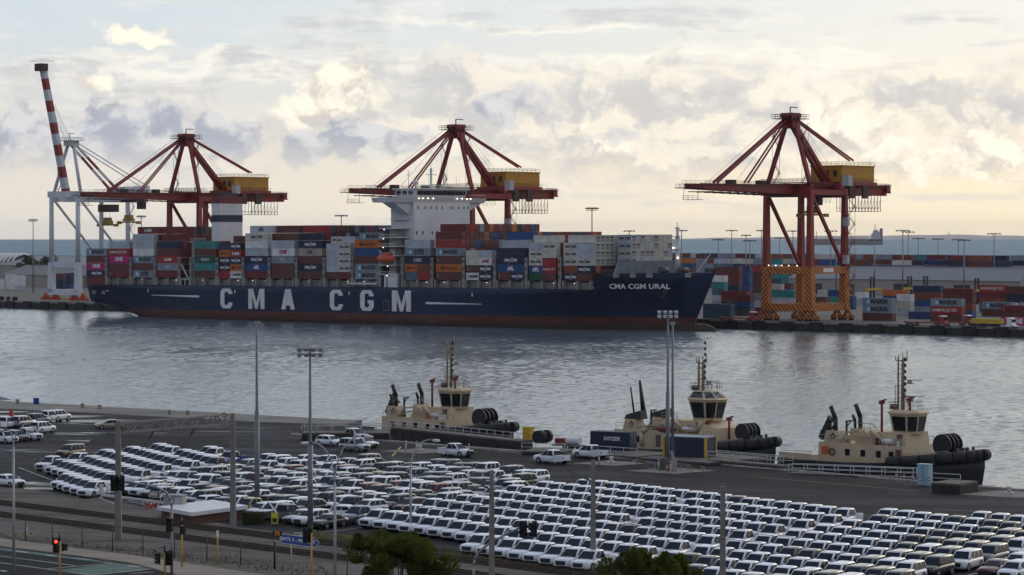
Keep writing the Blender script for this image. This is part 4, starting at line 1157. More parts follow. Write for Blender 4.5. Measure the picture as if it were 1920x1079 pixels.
    for i in range(7):
        y = 4.0 + i * 2.1; pts = [(SP / 2 + 4.6, y + 2.1 * t / 6, zg - 1.6 - 3.2 * math.sin(PI * t / 6)) for t in range(7)]; b.path(pts, .07, 4)
    b.build('festoon_cable', ROPE, c)
    # trolley with driver's cabin, spreader
    b = MB(); b.box(SP / 2 - 4, SP / 2 + 4, trolley - 3, trolley + 3, zg - 2.8, zg - 1.6, m=0); b.box(SP / 2 - 1.3, SP / 2 + 1.3, trolley + 3.4, trolley + 6.2, zg - 5.6, zg - 2.6, m=1); b.build('trolley', [CDRK, CDRK], c)
    if spreader_at is not None:
        y = spreader_at; b = MB(); z = spreader_z
        for sx in (-1, 1):
            for dy in (-.8, .8): b.tube((SP / 2 + sx * 1.5, y + dy, z + 3.2), (SP / 2 + sx * 1.0, y + dy, zg - 2), .045, n=4)
        b.build('hoist_rope', ROPE, c)
        b = MB(); b.box(SP / 2 - 6.1, SP / 2 + 6.1, y - .35, y + .35, z, z + .6); b.box(SP / 2 - 6.1, SP / 2 - 5.6, y - 1.2, y + 1.2, z - .5, z + .7); b.box(SP / 2 + 5.6, SP / 2 + 6.1, y - 1.2, y + 1.2, z - .5, z + .7)
        b.box(SP / 2 - 2.6, SP / 2 + 2.6, y - 1.0, y + 1.0, z + .7, z + 1.7); b.box(SP / 2 - 2, SP / 2 - .8, y - .8, y + .8, z + 1.7, z + 3.2); b.box(SP / 2 + .8, SP / 2 + 2, y - .8, y + .8, z + 1.7, z + 3.2)
        b.build('spreader', SPRY, c)
    # stair tower on the landside leg
    b = MB(); stairs(b, SP + 1.4, GA + .2, 6, zg - 2, 2.6, 3.0); b.build('stair_tower', CDRK if k < 250 else CRED, c)
    for z in (zp + 1, zp + 14): MB().box(SP - 3.0 + 3.9, SP + 2.9, GA - 2.4, GA - 1.0, z, z + 3).build('switch_cabin', CGRY, c)
    b = MB()
    for x in (2, 5, 7.5, 10.5, 14): b.sphere((x, -1.4, zp + .5), .22, n=6, k=4)
    b.build('portal_lamp', LAMP, c)
    MB().box(6.5, 12.5, GA * 0 + .0, .06, 0, .01)
    return c
for k_, lab, fr, sp, tr_ in ((302.6, 'red crane standing clear of the bow, its spreader hanging over the quay', 52.0, 14.0, 12.0),
                             (146.0, 'red crane behind the white bridge of the ship', 52.0, None, -18.0),
                             (-7.5, 'red crane beside the ship funnel near the stern', 52.0, -30.0, -28.0)):
    cr = red_crane(k_, lab, fr, 33.0, sp, 36.0 if sp and sp > 0 else 34.0, tr_)
RIGHT_CRANE = [o for o in bpy.data.objects if o.name == 'quay_crane'][0]
MB().box(24, 30, 0, .05, 16.6, 18.0).build('notice_board', CW, RIGHT_CRANE).matrix_local = Matrix.Translation((19.72, -18.0, 0)) @ Matrix.Rotation(PI / 2, 4, 'Z')

def white_crane():
    SP, GA = 18.0, 28.0
    c = thing('quay_crane', 'white crane with its red and white banded boom raised at the stern', 'crane', Q(-85.2, 4.0), R(-42))
    zg = 45.5; zp = 17.0
    for x in (0, SP):
        for y in (0, GA):
            b = MB(); b.hexa([(x - 1.7, y - 1.1, 4.0), (x + 1.7, y - 1.1, 4.0), (x + 1.7, y + 1.1, 4.0), (x - 1.7, y + 1.1, 4.0)], [(x - 1.1, y - 1.1, zp), (x + 1.1, y - 1.1, zp), (x + 1.1, y + 1.1, zp), (x - 1.1, y + 1.1, zp)]); b.build('portal_leg', CWHT, c)
            MB().tube((x, y, zp), (x, y, zg), 1.15, .95, n=14).build('leg', CWHT, c)
    for y in (0, GA):
        MB().box(1.5, SP - 1.5, y - 1.0, y + 1.0, zp - 2.2, zp + .4).build('portal_beam', CWHT, c)
        MB().box(-1.6, SP + 1.6, y - 1.1, y + 1.1, 3.0, 5.4).build('sill_beam', CWHT, c)
        MB().box(-1.6, SP + 1.6, y - .9, y + .9, zg - .2, zg + 2.4).build('cross_beam', CWHT, c)
        b = MB(); railing(b, [(.5, y - .8, zp + .4), (SP - .5, y - .8, zp + .4)]); b.build('railing', CWHT, c)
        for x in (-3.6, 2.6, SP - 2.6, SP + 3.6):
            b = MB(); b.bar((x, y, 3.4), (x - 1.8, y, 1.2), .9, 1.3); b.bar((x, y, 3.4), (x + 1.8, y, 1.2), .9, 1.3); b.box(x - 2.9, x - .5, y - .6, y + .6, .6, 1.9); b.box(x + .5, x + 2.9, y - .6, y + .6, .6, 1.9); b.build('bogie', CBOG, c)
    for x in (0, SP):
        MB().tube((x, .6, zg - .5), (x, GA - 1, zp + 1), .55, n=10).build('diagonal_brace', CWHT, c)
        MB().box(x - .9, x + .9, 1.0, GA - 1.0, zg - .1, zg + 2.2).build('side_beam', CWHT, c)
    for x in (SP / 2 - 3, SP / 2 + 3): MB().box(x - .8, x + .8, -5, GA + 16, zg - 2.2, zg - .25).build('girder', CWHT, c)
    b = MB(); b.box(SP / 2 - 4.2, SP / 2 + 4.2, 22, 27, zg - 6.5, zg - 3.2); b.build('trolley', CDRK, c)
    # raised boom, banded
    p0 = Vector((SP / 2, 1.5, zg - 1)); p1 = p0 + Vector((0, -13.2, 56.5)); n = 12
    bo = MB().bar(p0, p0 + (p1 - p0) * .02, 2.0, 2.6).build('boom', CWHT, c)
    for i in range(n):
        a = p0 + (p1 - p0) * (i / n + .001); d = p0 + (p1 - p0) * ((i + 1) / n)
        MB().bar(a, d, 3.4 - .8 * i / n, 2.0).build('boom_section', mat('band red', (.30, .035, .025), .5) if i % 2 == 0 else CWHT, bo)
    b = MB(); b.box(SP / 2 - 2.4, SP / 2 + 2.4, p1.y - 2.6, p1.y + 1.0, p1.z - 1.6, p1.z + 1.6); railing(b, [(SP / 2 - 3.6, p1.y - 3.5, p1.z + 2), (SP / 2 + 3.6, p1.y - 3.5, p1.z + 2), (SP / 2 + 3.6, p1.y + 3, p1.z + 2)], 1.0); b.build('boom_tip', CDRK, bo)
    # frame
    apx = 70.0
    for x in (0, SP): MB().tube((x, 1.5, zg + 2), (SP / 2 + (x - SP / 2) * .2, 3.5, apx - 1.5), .75, n=10).build('frame_leg', CWHT, c)
    b = MB(); b.box(SP / 2 - 2.6, SP / 2 + 2.6, 1.6, 6, apx - 2.4, apx); railing(b, [(SP / 2 - 4.6, 0, apx), (SP / 2 + 4.6, 0, apx), (SP / 2 + 4.6, 7, apx), (SP / 2 - 4.6, 7, apx), (SP / 2 - 4.6, 0, apx)], 1.3, 1.5, .07); b.box(SP / 2 - 4.6, SP / 2 + 4.6, 0, 7, apx - .2, apx - .02); b.bar((SP / 2, 3, apx), (SP / 2, 3, apx + 3), .3); b.bar((SP / 2 - 1, 3, apx + 3), (SP / 2 + 3, 3, apx + 3), .3)
    b.build('apex_head', CWHT, c)
    for dx in (-2.4, 2.4):
        for i in range(4):
            a = Vector((SP / 2 + dx * .7, 5, apx - 2)); e = Vector((SP / 2 + dx, GA + 1, zg + 2)); MB().bar(a + (e - a) * (i / 4), a + (e - a) * ((i + .995) / 4), .9, .9).build('back_leg', mat('band red', (.3, .035, .025)) if i % 2 else CWHT, c)
        MB().bar((SP / 2 + dx * .8, 5.5, apx - 1), (SP / 2 + dx, GA + 17, zg + 5), .35).build('backstay', CWHT, c)
    b = MB()
    for dx in (-2, -.8, .8, 2): b.tube((SP / 2 + dx, 2, apx), p0 + (p1 - p0) * .72 + Vector((dx, 1.2, 0)), .09, n=4)
    b.build('boom_rope', ROPE, c)
    b = MB(); stairs(b, 2, 2.0, zg + 2, apx - 3, 2.4, 4); stairs(b, SP + 1.4, GA, 6, zg, 2.6, 3.2); b.build('stair_tower', CGRY, c)
    b = MB(); b.hexa([(SP / 2 - 6, GA + .5, zg + .5), (SP / 2 + 6, GA + .5, zg + .5), (SP / 2 + 6, GA + 16, zg + .5), (SP / 2 - 6, GA + 16, zg + .5)], [(SP / 2 - 6, GA + .5, zg + 4.6), (SP / 2 + 6, GA + .5, zg + 4.6), (SP / 2 + 5, GA + 16, zg + 5.2), (SP / 2 - 5, GA + 16, zg + 5.2)])
    mh = b.build('machine_house', CWHT, c)
    o = label_part(mh, 'DP WORLD', (SP / 2 + 6.05, GA + 9, zg + 2.8), 2.0, mat('print blue', (.02, .05, .16), .6), .05, 1.0, PI / 2)
    b = MB(); railing(b, [(SP / 2 + 5.9, GA + .6, zg + 4.7), (SP / 2 + 5.2, GA + 15.8, zg + 5.2)]); b.build('house_railing', CWHT, mh)
    # spreader hanging over the ship's stern
    b = MB(); y, z = 24.0, 33.0; b.box(SP / 2 - 6.1, SP / 2 + 6.1, y - .4, y + .4, z, z + .7); b.box(SP / 2 - 2.6, SP / 2 + 2.6, y - 1, y + 1, z + .7, z + 2.2); b.box(SP / 2 - 6.1, SP / 2 - 5.5, y - 1.2, y + 1.2, z - .4, z + .8); b.box(SP / 2 + 5.5, SP / 2 + 6.1, y - 1.2, y + 1.2, z - .4, z + .8)
    for x in (-2, .8): b.box(SP / 2 + x, SP / 2 + x + 1.2, y - .8, y + .8, z + 2.2, z + 3.6)
    b.build('spreader', SPRY, c)
    b = MB()
    for x in (-1.4, 1.4): b.tube((SP / 2 + x, y, z + 3.6), (SP / 2 + x, y, zg - 3), .06, n=4)
    b.build('hoist_rope', ROPE, c)
white_crane()
# ------------------------------------------------------------------ far terminal: containers, shed, masts, vehicles
def stackq(u, v, tiers, where, L=12.19, H=2.6, zoff=0.0, doors=True, back=0.0):
    p = G(u, v, ZF) + QN * back
    p = p + QD * (L / 2) + QN * 1.22
    ts = tiers.split()
    for k, t in enumerate(ts):
        cl = CODE[t.split(':')[0]]; lg = t.split(':')[1] if ':' in t else None
        M4 = Matrix.Translation((p.x, p.y, ZF + k * H + (k * 0.01))) @ Matrix.Rotation(R(-42), 4, 'Z')
        lv = 'on the ground' if k == 0 else f'{ORD[k]} tier up'
        lb = f'{cl} container {lv}, {where}'
        if lg and lg in LOOK and len(lb.split()) + len(LOOK[lg].split()) <= 16: lb = f'{cl} container {LOOK[lg]} {lv}, {where}'
        container(cl, L, H - .03, M4, lb, 'containers in the far yard', lg, doors=doors)
YARD = [
 (1617, 601, 'br gy:M gy:M', 'just right of the striped crane', 12.19), (1681, 592, 'pg cr wh', 'behind the paired grey boxes', 6.06), (1711, 588, 'gy bl rb db', 'in the four high stack before the shed', 12.19),
 (1703, 598, 'bl', 'standing alone behind the red trailer', 12.19), (1745, 603, 'br rd:S gy:M', 'in the stack behind the red trucks', 12.19), (1768, 596, 'bl rb br dr', 'in the stack right behind the red trucks', 12.19),
 (1836, 586, 'sb rb dr rd:S', 'in the tall stack near the right edge', 12.19), (1841, 593, 'br gy:M', 'in the low pair left of the magenta box', 12.19), (1876, 610, 'mg:O', 'lowest at the right edge', 12.19),
 (1877, 601, 'br dr:r', 'just behind the magenta box', 12.19), (1886, 590, 'br nv:C nv br', 'in the stack at the right edge', 12.19),
 (1318, 597, 'sb sb', 'beside the bow at the quay edge', 12.19), (1352, 592, 'dg nv:C', 'in front of the bow, left short stack', 6.06), (1381, 592, 'dg bl dr', 'in front of the bow, right short stack', 6.06), (1414, 590, 'dr pg gy', 'left of the striped crane leg', 6.06),
 (1352, 584, 'br br dr', 'second line of boxes off the bow', 12.19), (1335, 578, 'gy pg sb te wh', 'pale stack seen past the stem', 6.06), (1342, 570, 'br dr nv br dr br', 'red stack high past the stem', 12.19), (1362, 568, 'br br bl bl bl bl', 'blue topped stack past the stem', 12.19),
 (1388, 566, 'br br br br br rd', 'tall red stack left of the crane', 12.19), (1441, 583, 'pg pg te', 'seen through the left crane portal', 12.19), (1497, 581, 'pg cr te', 'behind the crane portal middle leg', 6.06), (1443, 566, 'sb dg cr', 'far line through the left crane portal', 6.06), (1462, 564, 'nv sb br', 'far line through the left crane portal, right part', 6.06),
 (1525, 582, 'pg br', 'seen through the right crane portal', 6.06), (1552, 581, 'cr te bl', 'through the right crane portal, middle', 6.06), (1575, 580, 'bl bl', 'through the right crane portal, right end', 6.06), (1533, 566, 'pg cr', 'far line through the right crane portal', 6.06),
 (1600, 572, 'pg wh', 'behind the crane stair tower', 6.06), (1655, 566, 'bl or', 'before the pale shed doors', 12.19), (1800, 566, 'rb bl', 'before the right end of the shed', 12.19)]
for u, v, t, w, L in YARD: stackq(u, v, t, w, L)
for i, (u, v, t) in enumerate(((-12, 543, 'wh wh'), (10, 543, 'wh wh wh'), (27, 545, 'pg wh wh'))): stackq(u, v, t, ['in the left stack by the quay lamp', 'in the middle stack by the quay lamp', 'in the right stack by the quay lamp'][i], 6.06)
for i, (u, v, t) in enumerate(((104, 542, 'nv db br'), (118, 541, 'bl nv db'), (132, 540, 'rb bl nv'))): stackq(u, v, t, ['left stack seen under the white crane', 'middle stack seen under the white crane', 'right stack seen under the white crane'][i], 6.06, H=2.7)

def dropped_boxes():
    names = sorted(set(d[0] for d in DROPPED)); b = MB()
    for cl, L, H, M4 in DROPPED:
        l, w = L / 2 - .01, 1.2
        q = [M4 @ Vector(v) for v in ((-l, -w, .02), (l, -w, .02), (l, w, .02), (-l, w, .02), (-l, -w, H), (l, -w, H), (l, w, H), (-l, w, H))]
        b.add(q, [(0, 3, 2, 1), (4, 5, 6, 7), (0, 1, 5, 4), (1, 2, 6, 5), (2, 3, 7, 6), (3, 0, 4, 7)], names.index(cl))
    tag(b.build('half_hidden_containers', [CMAT[n] for n in names]), 'containers mostly hidden among the ship and yard stacks', 'containers', kind='stuff')
dropped_boxes()
def far_rows():
    names = ['brown', 'dark red', 'navy', 'blue', 'pale grey', 'grey', 'teal', 'slate blue', 'rust brown', 'deep blue', 'cream', 'dark grey', 'green', 'orange']
    wts = [6, 3, 4, 3, 3, 4, 2, 3, 3, 3, 2, 2, 1, 1]
    rnd = random.Random(5); b = MB(); vs = [[] for _ in names]
    for row, n in enumerate((432, 446, 462)):
        k = -260
        while k < 470:
            L = rnd.choice((12.19, 12.19, 6.06)); hgt = rnd.choice((5, 6, 6, 7)) if row < 2 else 7
            for t in range(hgt):
                m = rnd.choices(range(len(names)), wts)[0]
                p = Q(k, n, ZF + t * 2.62); q = QD * (L - .08)
                r = QN * 2.4; z = Vector((0, 0, 2.57))
                b.add([p, p + q, p + q + r, p + r, p + z, p + q + z, p + q + r + z, p + r + z], [(4, 5, 6, 7), (0, 1, 5, 4), (1, 2, 6, 5), (2, 3, 7, 6), (3, 0, 4, 7)], m)
            k += L + rnd.choice((.15, .15, .15, 1.6))
    tag(b.build('distant_containers', [CMAT[n] for n in names]), 'long mass of stacked containers behind the shed', 'containers', kind='stuff')
far_rows()

SHROOF = mat('shed roof', (.135, .15, .17), .55, var=.1, scale=.08, stain=(.2, .2, .2), stain_amt=.2)
SHWALL = mat('shed wall', (.34, .32, .285), .75, var=.1, scale=.1, stain=(.2, .18, .15), stain_amt=.4)
def gable_shed(name, label, k0, k1, n0, n1, ze, zr, roofm, wallm, doors=()):
    s = thing(name, label, 'shed', Q(k0, n0), R(-42))
    L, W = k1 - k0, n1 - n0; ze -= ZF; zr -= ZF
    b = MB(); b.box(0, L, 0, W, 0, ze - .02); b.prism([(0.02, 0, ze), (0.02, W, ze), (0.02, W / 2, zr - .1)], (L - .04, 0, 0)); b.build('wall', wallm, s)
    n = max(4, int(L / 9))
    for sd in (0, 1):
        y0, y1 = (-.6, W / 2) if sd == 0 else (W + .6, W / 2)
        for i in range(n):
            x0, x1 = i * (L + 1) / n - .5, (i + .995) * (L + 1) / n - .5
            b = MB(); q = [(x0, y0, ze - .12), (x1, y0, ze - .12), (x1, y1, zr), (x0, y1, zr)]
            b.prism(q if sd == 0 else q[::-1], (0, 0, .15)); b.build('roof_panel', roofm, s)
    MB().bar((-.5, W / 2, zr + .2), (L + .5, W / 2, zr + .2), .7, .3).build('ridge_cap', SHWALL, s)
    for x, w, h in doors: MB().box(x, x + w, -.12, .1, 0, h).build('door', SHIPD, s)
    for i in range(1, n): MB().box(i * L / n - .15, i * L / n + .15, -.1, .05, 0, ze - .2).build('pilaster', SHWALL, s)
    for i in range(1, 8): MB().sphere((i * L / 8, W * .2, ze + (zr - ze) * .42), .5, n=8, k=5).build('roof_vent', CGRY, s)
    return s
gable_shed('transit_shed', 'long pale transit shed with a grey roof behind the container yard', 57, 189, 350, 380, 10.6, 16.4, SHROOF, SHWALL, ((15, 5, 5), (34, 5, 5), (62, 9, 5.4), (96, 9, 5.4), (118, 5, 4)))
gable_shed('warehouse', 'broad grey roofed warehouse beyond the white crane', -520, -380, 300, 342, 13.0, 18.5, mat('warehouse roof', (.20, .205, .21), .6), SHWALL, ((50, 8, 6),))
gable_shed('warehouse', 'low dark warehouse at the left edge behind the white boxes', -380, -235, 205, 240, 9.5, 14.5, mat('dark shed roof', (.10, .10, .105), .6), SHWALL, ())
for i in range(6):
    b = MB(); rings = []
    for j in range(9):
        a = PI * j / 8; rings.append([(-1.3, 9 * math.cos(a), 9 + 9 * math.sin(a) * .8), (0, 9.3 * math.cos(a), 9.6 + 9.5 * math.sin(a) * .8), (1.3, 9 * math.cos(a), 9 + 9 * math.sin(a) * .8)])
    b.loft(rings, 0, False, True, closed=False)
    for sx in (-1.1, 1.1):
        for sy in (-8.9, 8.9): b.tube((sx, sy, 0), (sx, sy, 9.3), .3, n=6)
    o = b.build('vaulted_canopy', mat('canopy white', (.62, .60, .55), .6), None, Vector((*D(2 + i * 8, 433, 1745)[:2], ZF)), R(-42))
    tag(o, f'white vaulted canopy roof, {ORD[i]} from the left edge', 'canopy', 'white vaulted canopies')

LAMPG = mat('galvanised steel', (.22, .225, .23), .5, .4); LAMPD = mat('lamp head', (.10, .10, .11), .5)
def far_mast(u, y, ytop, label, kind):
    p = D(u, 433, y); zt = D(u, ytop, y).z
    t = thing('yard_light_mast', label, 'light mast', (p.x, p.y, ZF), R(random.uniform(-50, -30)), 'light masts of the far terminal')
    h = zt - ZF
    MB().tube((0, 0, 0), (0, 0, h), .38, .2, n=8).build('pole', LAMPG, t)
    b = MB()
    if kind == 0:
        b.bar((-3.4, 0, h), (3.4, 0, h), .3, .25)
    else:
        b.bar((-3.2, 0, h - 1), (3.2, 0, h - 1), .25); b.bar((-3.2, 0, h), (3.2, 0, h), .25); b.bar((0, -2, h), (0, 2, h), .25)
    b.build('crossarm', LAMPG, t)
    for i in range(5 if kind else 4):
        x = -3.1 + i * (6.2 / (4 if kind else 3)); MB().box(x - .45, x + .45, -.45, .45, h - .55, h - .14).build('floodlight', LAMPD, t)
_m = [(62, 1400, 412, 1), (265, 1330, 405, 1), (640, 1260, 404, 0), (1110, 1120, 390, 1), (1180, 1500, 433, 0), (1278, 1440, 432, 0), (1347, 1330, 449, 0), (1372, 1480, 432, 0), (1399, 1500, 441, 0), (1406, 1300, 451, 0), (1428, 1480, 432, 0), (1462, 1520, 446, 0),
      (1487, 1460, 433, 0), (1558, 1430, 433, 0), (1568, 1290, 449, 0), (1640, 1270, 450, 0), (1693, 1300, 432, 0), (1703, 1480, 435, 0), (1722, 1500, 447, 0), (1759, 1490, 448, 0), (1797, 1500, 449, 0), (1808, 1290, 450, 0), (1864, 1400, 438, 0)]
for i, (u, y, yt, kd) in enumerate(_m):
    far_mast(u, y, yt, ['tall lattice-headed light mast at the far left by the sea', 'light mast between the white crane and the funnel', 'light mast rising behind the ship amidships', 'dark light mast rising behind the foremost containers'][i] if i < 4 else f'slim yard light mast on the horizon, {ORD[i - 4]} past the ship bow', kd)

# yard vehicles
TRED = mat('tractor red', (.26, .025, .025), .5); TYEL = mat('plant yellow', (.50, .32, .02), .5); TBLK = mat('plant black', (.022, .022, .024), .6)
def wheel_obj(parent, x, y, r, w, m=None, name='wheel'):
    b = MB(); b.tube((x, y - w / 2, r), (x, y + w / 2, r), r, n=10, m=0); b.tube((x, y - w / 2 - .01, r), (x, y + w / 2 + .01, r), r * .55, n=8, m=1)
    return b.build(name, [RUBBER, m or LAMPG], parent)
def terminal_truck(u, v, label, cabm, load=None, trailer=True):
    t = thing('terminal_truck', label, 'truck', G(u, v, ZF), R(-42), 'trucks on the far quay')
    b = MB(); b.hexa([(13.6, -1.25, 1.0), (15.6, -1.25, 1.0), (15.6, 1.25, 1.0), (13.6, 1.25, 1.0)], [(13.6, -1.2, 3.3), (15.2, -1.2, 3.3), (15.2, 1.2, 3.3), (13.6, 1.2, 3.3)]); b.box(11.5, 16.4, -1.2, 1.2, .75, 1.15); b.build('cab', cabm, t)
    MB().box(15.25, 15.6, -1.05, 1.05, 2.1, 3.0).build('windscreen', GLASS, t)
    MB().hexa([(13.4, -1.3, 3.32), (15.3, -1.3, 3.32), (15.3, 1.3, 3.32), (13.4, 1.3, 3.32)], [(13.4, -1.2, 3.5), (14.9, -1.2, 3.5), (14.9, 1.2, 3.5), (13.4, 1.2, 3.5)]).build('cab_roof', CW, t)
    for x in (12.2, 15.7):
        for y in (-1.0, 1.0): wheel_obj(t, x, y, .52, .4)
    if trailer:
        b = MB(); b.box(0, 12.6, -.5, .5, .95, 1.35)
        for x in (.1, 4.2, 8.4, 12.3): b.box(x, x + .3, -1.25, 1.25, 1.1, 1.5)
        b.build('trailer_chassis', cabm if load is None else TBLK, t)
        for x in (1.4, 2.7, 4.0):
            for y in (-1.0, 1.0): wheel_obj(t, x, y, .52, .4)
    if load: MB().box(.4, 11.2, -1.2, 1.2, 1.5, 3.0).build('load', load, t); MB().box(.4, 11.2, -1.15, 1.15, .6, .94).build('side_skirt', CMAT['navy'], t)
terminal_truck(1698, 611, 'red terminal tractor with an empty red trailer on the quay', TRED)
terminal_truck(1745, 609.5, 'red terminal tractor without a trailer next to another tractor', TRED, trailer=False)
terminal_truck(1822, 615, 'white cab truck carrying a yellow box at the quay edge', CW, load=TYEL)
terminal_truck(1350, 602.5, 'dark trailer truck parked at the quay off the bow', TRED)
def reach_stacker(u, v, label, flip=1):
    t = thing('reach_stacker', label, 'reach stacker', G(u, v, ZF), R(-42), 'reach stackers before the shed')
    b = MB(); b.box(-4, 4, -1.8, 1.8, 1.2, 2.4); b.box(-4.6, -2.4, -1.7, 1.7, 1.6, 3.4); b.build('chassis', TBLK, t)
    b = MB(); b.hexa([(-1, -.9, 2.4), (1.2, -.9, 2.4), (1.2, .9, 2.4), (-1, .9, 2.4)], [(-.8, -.9, 4.4), (.9, -.9, 4.4), (.9, .9, 4.4), (-.8, .9, 4.4)]); b.build('cab', GLASS, t)
    b = MB()
    for y in (-1.2, 1.2): b.box(4, 4.6, y - .3, y + .3, .6, 11.0)
    for z in (5, 8, 10.8): b.box(4.05, 4.55, -1.2, 1.2, z - .25, z + .25)
    b.build('mast', TBLK, t)
    b = MB(); b.box(4.7, 5.3, -6, 6, 5.4, 6.3); b.box(4.7, 5.6, -6.1, -5.6, 4.6, 6.4); b.box(4.7, 5.6, 5.6, 6.1, 4.6, 6.4); b.build('spreader', TYEL, t)
    for x, r in ((3.0, .9), (-3.0, .75)):
        for y in (-1.5, 1.5): wheel_obj(t, x, y, r, .7, TYEL)
for i, (u, v, l) in enumerate(((1620, 568, 'yellow and black container handler right of the crane stairs'), (1690, 566, 'yellow container handler at the first shed door'), (1720, 565, 'second yellow container handler before the shed doors'), (1815, 571, 'tall masted black container handler left of the red boxes'))): reach_stacker(u, v, l)

# things standing at the left part of the far quay
def plain_tree(name, label, p, h, r, crown_m, trunk_m, n, seed, leaf=.5, group=None, squash=.8, clumps=9, base=.25):
    rnd = random.Random(seed); t = thing(name, label, 'tree', p, rnd.uniform(0, 6), group)
    b = MB(); b.tube((0, 0, -.1), (0, 0, h * .55), r * .10, r * .05, n=7)
    cl = []
    for i in range(clumps):
        a = rnd.uniform(0, 6.28); rr = r * rnd.uniform(.1, .68); z = h * rnd.uniform(base + .1, .88)
        k = 1 - .45 * max(0, (z / h - .5) / .5)
        c = Vector((rr * k * math.cos(a), rr * k * math.sin(a), z)); cl.append((c, r * rnd.uniform(.28, .5)))
        b.tube((0, 0, h * rnd.uniform(.2, .4)), c, r * .03, r * .012, n=5)
    b.build('trunk', trunk_m, t)
    b = MB(); vs = []; fs = []
    for i in range(n):
        c, cr = rnd.choice(cl)
        d = Vector((rnd.gauss(0, 1), rnd.gauss(0, 1), rnd.gauss(0, 1))).normalized() * cr * (rnd.random() ** .45)
        q = c + Vector((d.x, d.y, d.z * squash)); s = leaf * rnd.uniform(.6, 1.3)
        nn = (d.normalized() + Vector((rnd.uniform(-.7, .7), rnd.uniform(-.7, .7), rnd.uniform(-.3, .9)))).normalized()
        a = nn.orthogonal().normalized(); a.rotate(Matrix.Rotation(rnd.uniform(0, 6.28), 3, nn)); e = nn.cross(a)
        o = len(vs); vs += [q - a * s * .5 - e * s * .22, q + a * s * .1 - e * s * .34, q + a * s * .62, q + a * s * .1 + e * s * .34]; fs.append((o, o + 1, o + 2, o + 3))
    b.add(vs, fs, 0); cr_ = b.build('crown', crown_m, t); tag(cr_, kind='stuff')
    return t
LEAFD = mat('dark foliage', (.030, .042, .022), .8, var=.4, scale=.5); BARK = mat('bark', (.07, .055, .04), .9)
for i in range(9):
    p = Vector((*D(46 + i * 6 + (i * 37 % 3), 433, 1640 + i * 5)[:2], ZF)); plain_tree('shrubby_tree', f'dark low tree, {ORD[i]} in the far belt behind the warehouse', p, 13 + (i * 29 % 5), 8, LEAFD, BARK, 500, 40 + i, 1.6, 'dark trees behind the warehouse')
MB_tyre = None
for i in range(7):
    b = MB(); b.tube((0, -.5, .9), (0, .5, .9), .9, n=12); b.tube((0, -.52, .9), (0, .52, .9), .4, n=8)
    o = b.build('fender_tyre', RUBBER, None, Q(-126 + i * 3.1 + (i % 3) * 1.1, 1.6), R(-42 + i * 13)); tag(o, f'big black tyre on the quay edge, {ORD[i]} from the left', 'tyre', 'tyres on the far quay edge')
b = MB(); b.box(-2, 2, -1, 1, 0, .9); tag(b.build('mast_plinth', TYEL, None, Q(-108, 30), R(-42)), 'yellow concrete plinth of the left lamp', 'plinth')

# anchored tanker out at sea
def tanker():
    y = 7500.0; z = drop(y); x = D(1655, 433, y).x
    t = thing('tanker_ship', 'hazy grey tanker at anchor out at sea', 'ship', (x, y, z), R(-6))
    HZG = mat('tanker hull', (.20, .17, .17), .6); W = mat('tanker white', (.45, .46, .48), .6)
    rings = [[(-190 + i * 190 / 8, -16 * w, 0), (-190 + i * 190 / 8, -17 * w, 16), (-190 + i * 190 / 8, 17 * w, 16), (-190 + i * 190 / 8, 16 * w, 0)] for i, w in enumerate((.1, .6, .95, 1, 1, 1, 1, .97, .85))]
    MB().loft(rings).build('hull', HZG, t)
    b = MB(); b.box(-30, -6, -15, 15, 16, 30); b.box(-26, -8, -17, 17, 30, 36); b.box(-24, -12, -10, 10, 36, 40); b.build('superstructure', W, t)
    b = MB(); b.box(-8, 0, -4, 4, 16, 44); b.build('funnel', HZG, t)
    b = MB(); b.tube((-20, 0, 40), (-20, 0, 56), 1.0, n=6)
    b.tube((-175, 0, 16), (-175, 0, 36), 1.0, n=6); b.build('mast', W, t)
    b = MB(); b.bar((-150, 0, 19), (-40, 0, 19), 4, 2); b.bar((-95, -6, 16), (-95, -6, 30), 1.2); b.bar((-95, -6, 30), (-80, -6, 30), 1.2); b.build('deck_piping', W, t)
tanker()
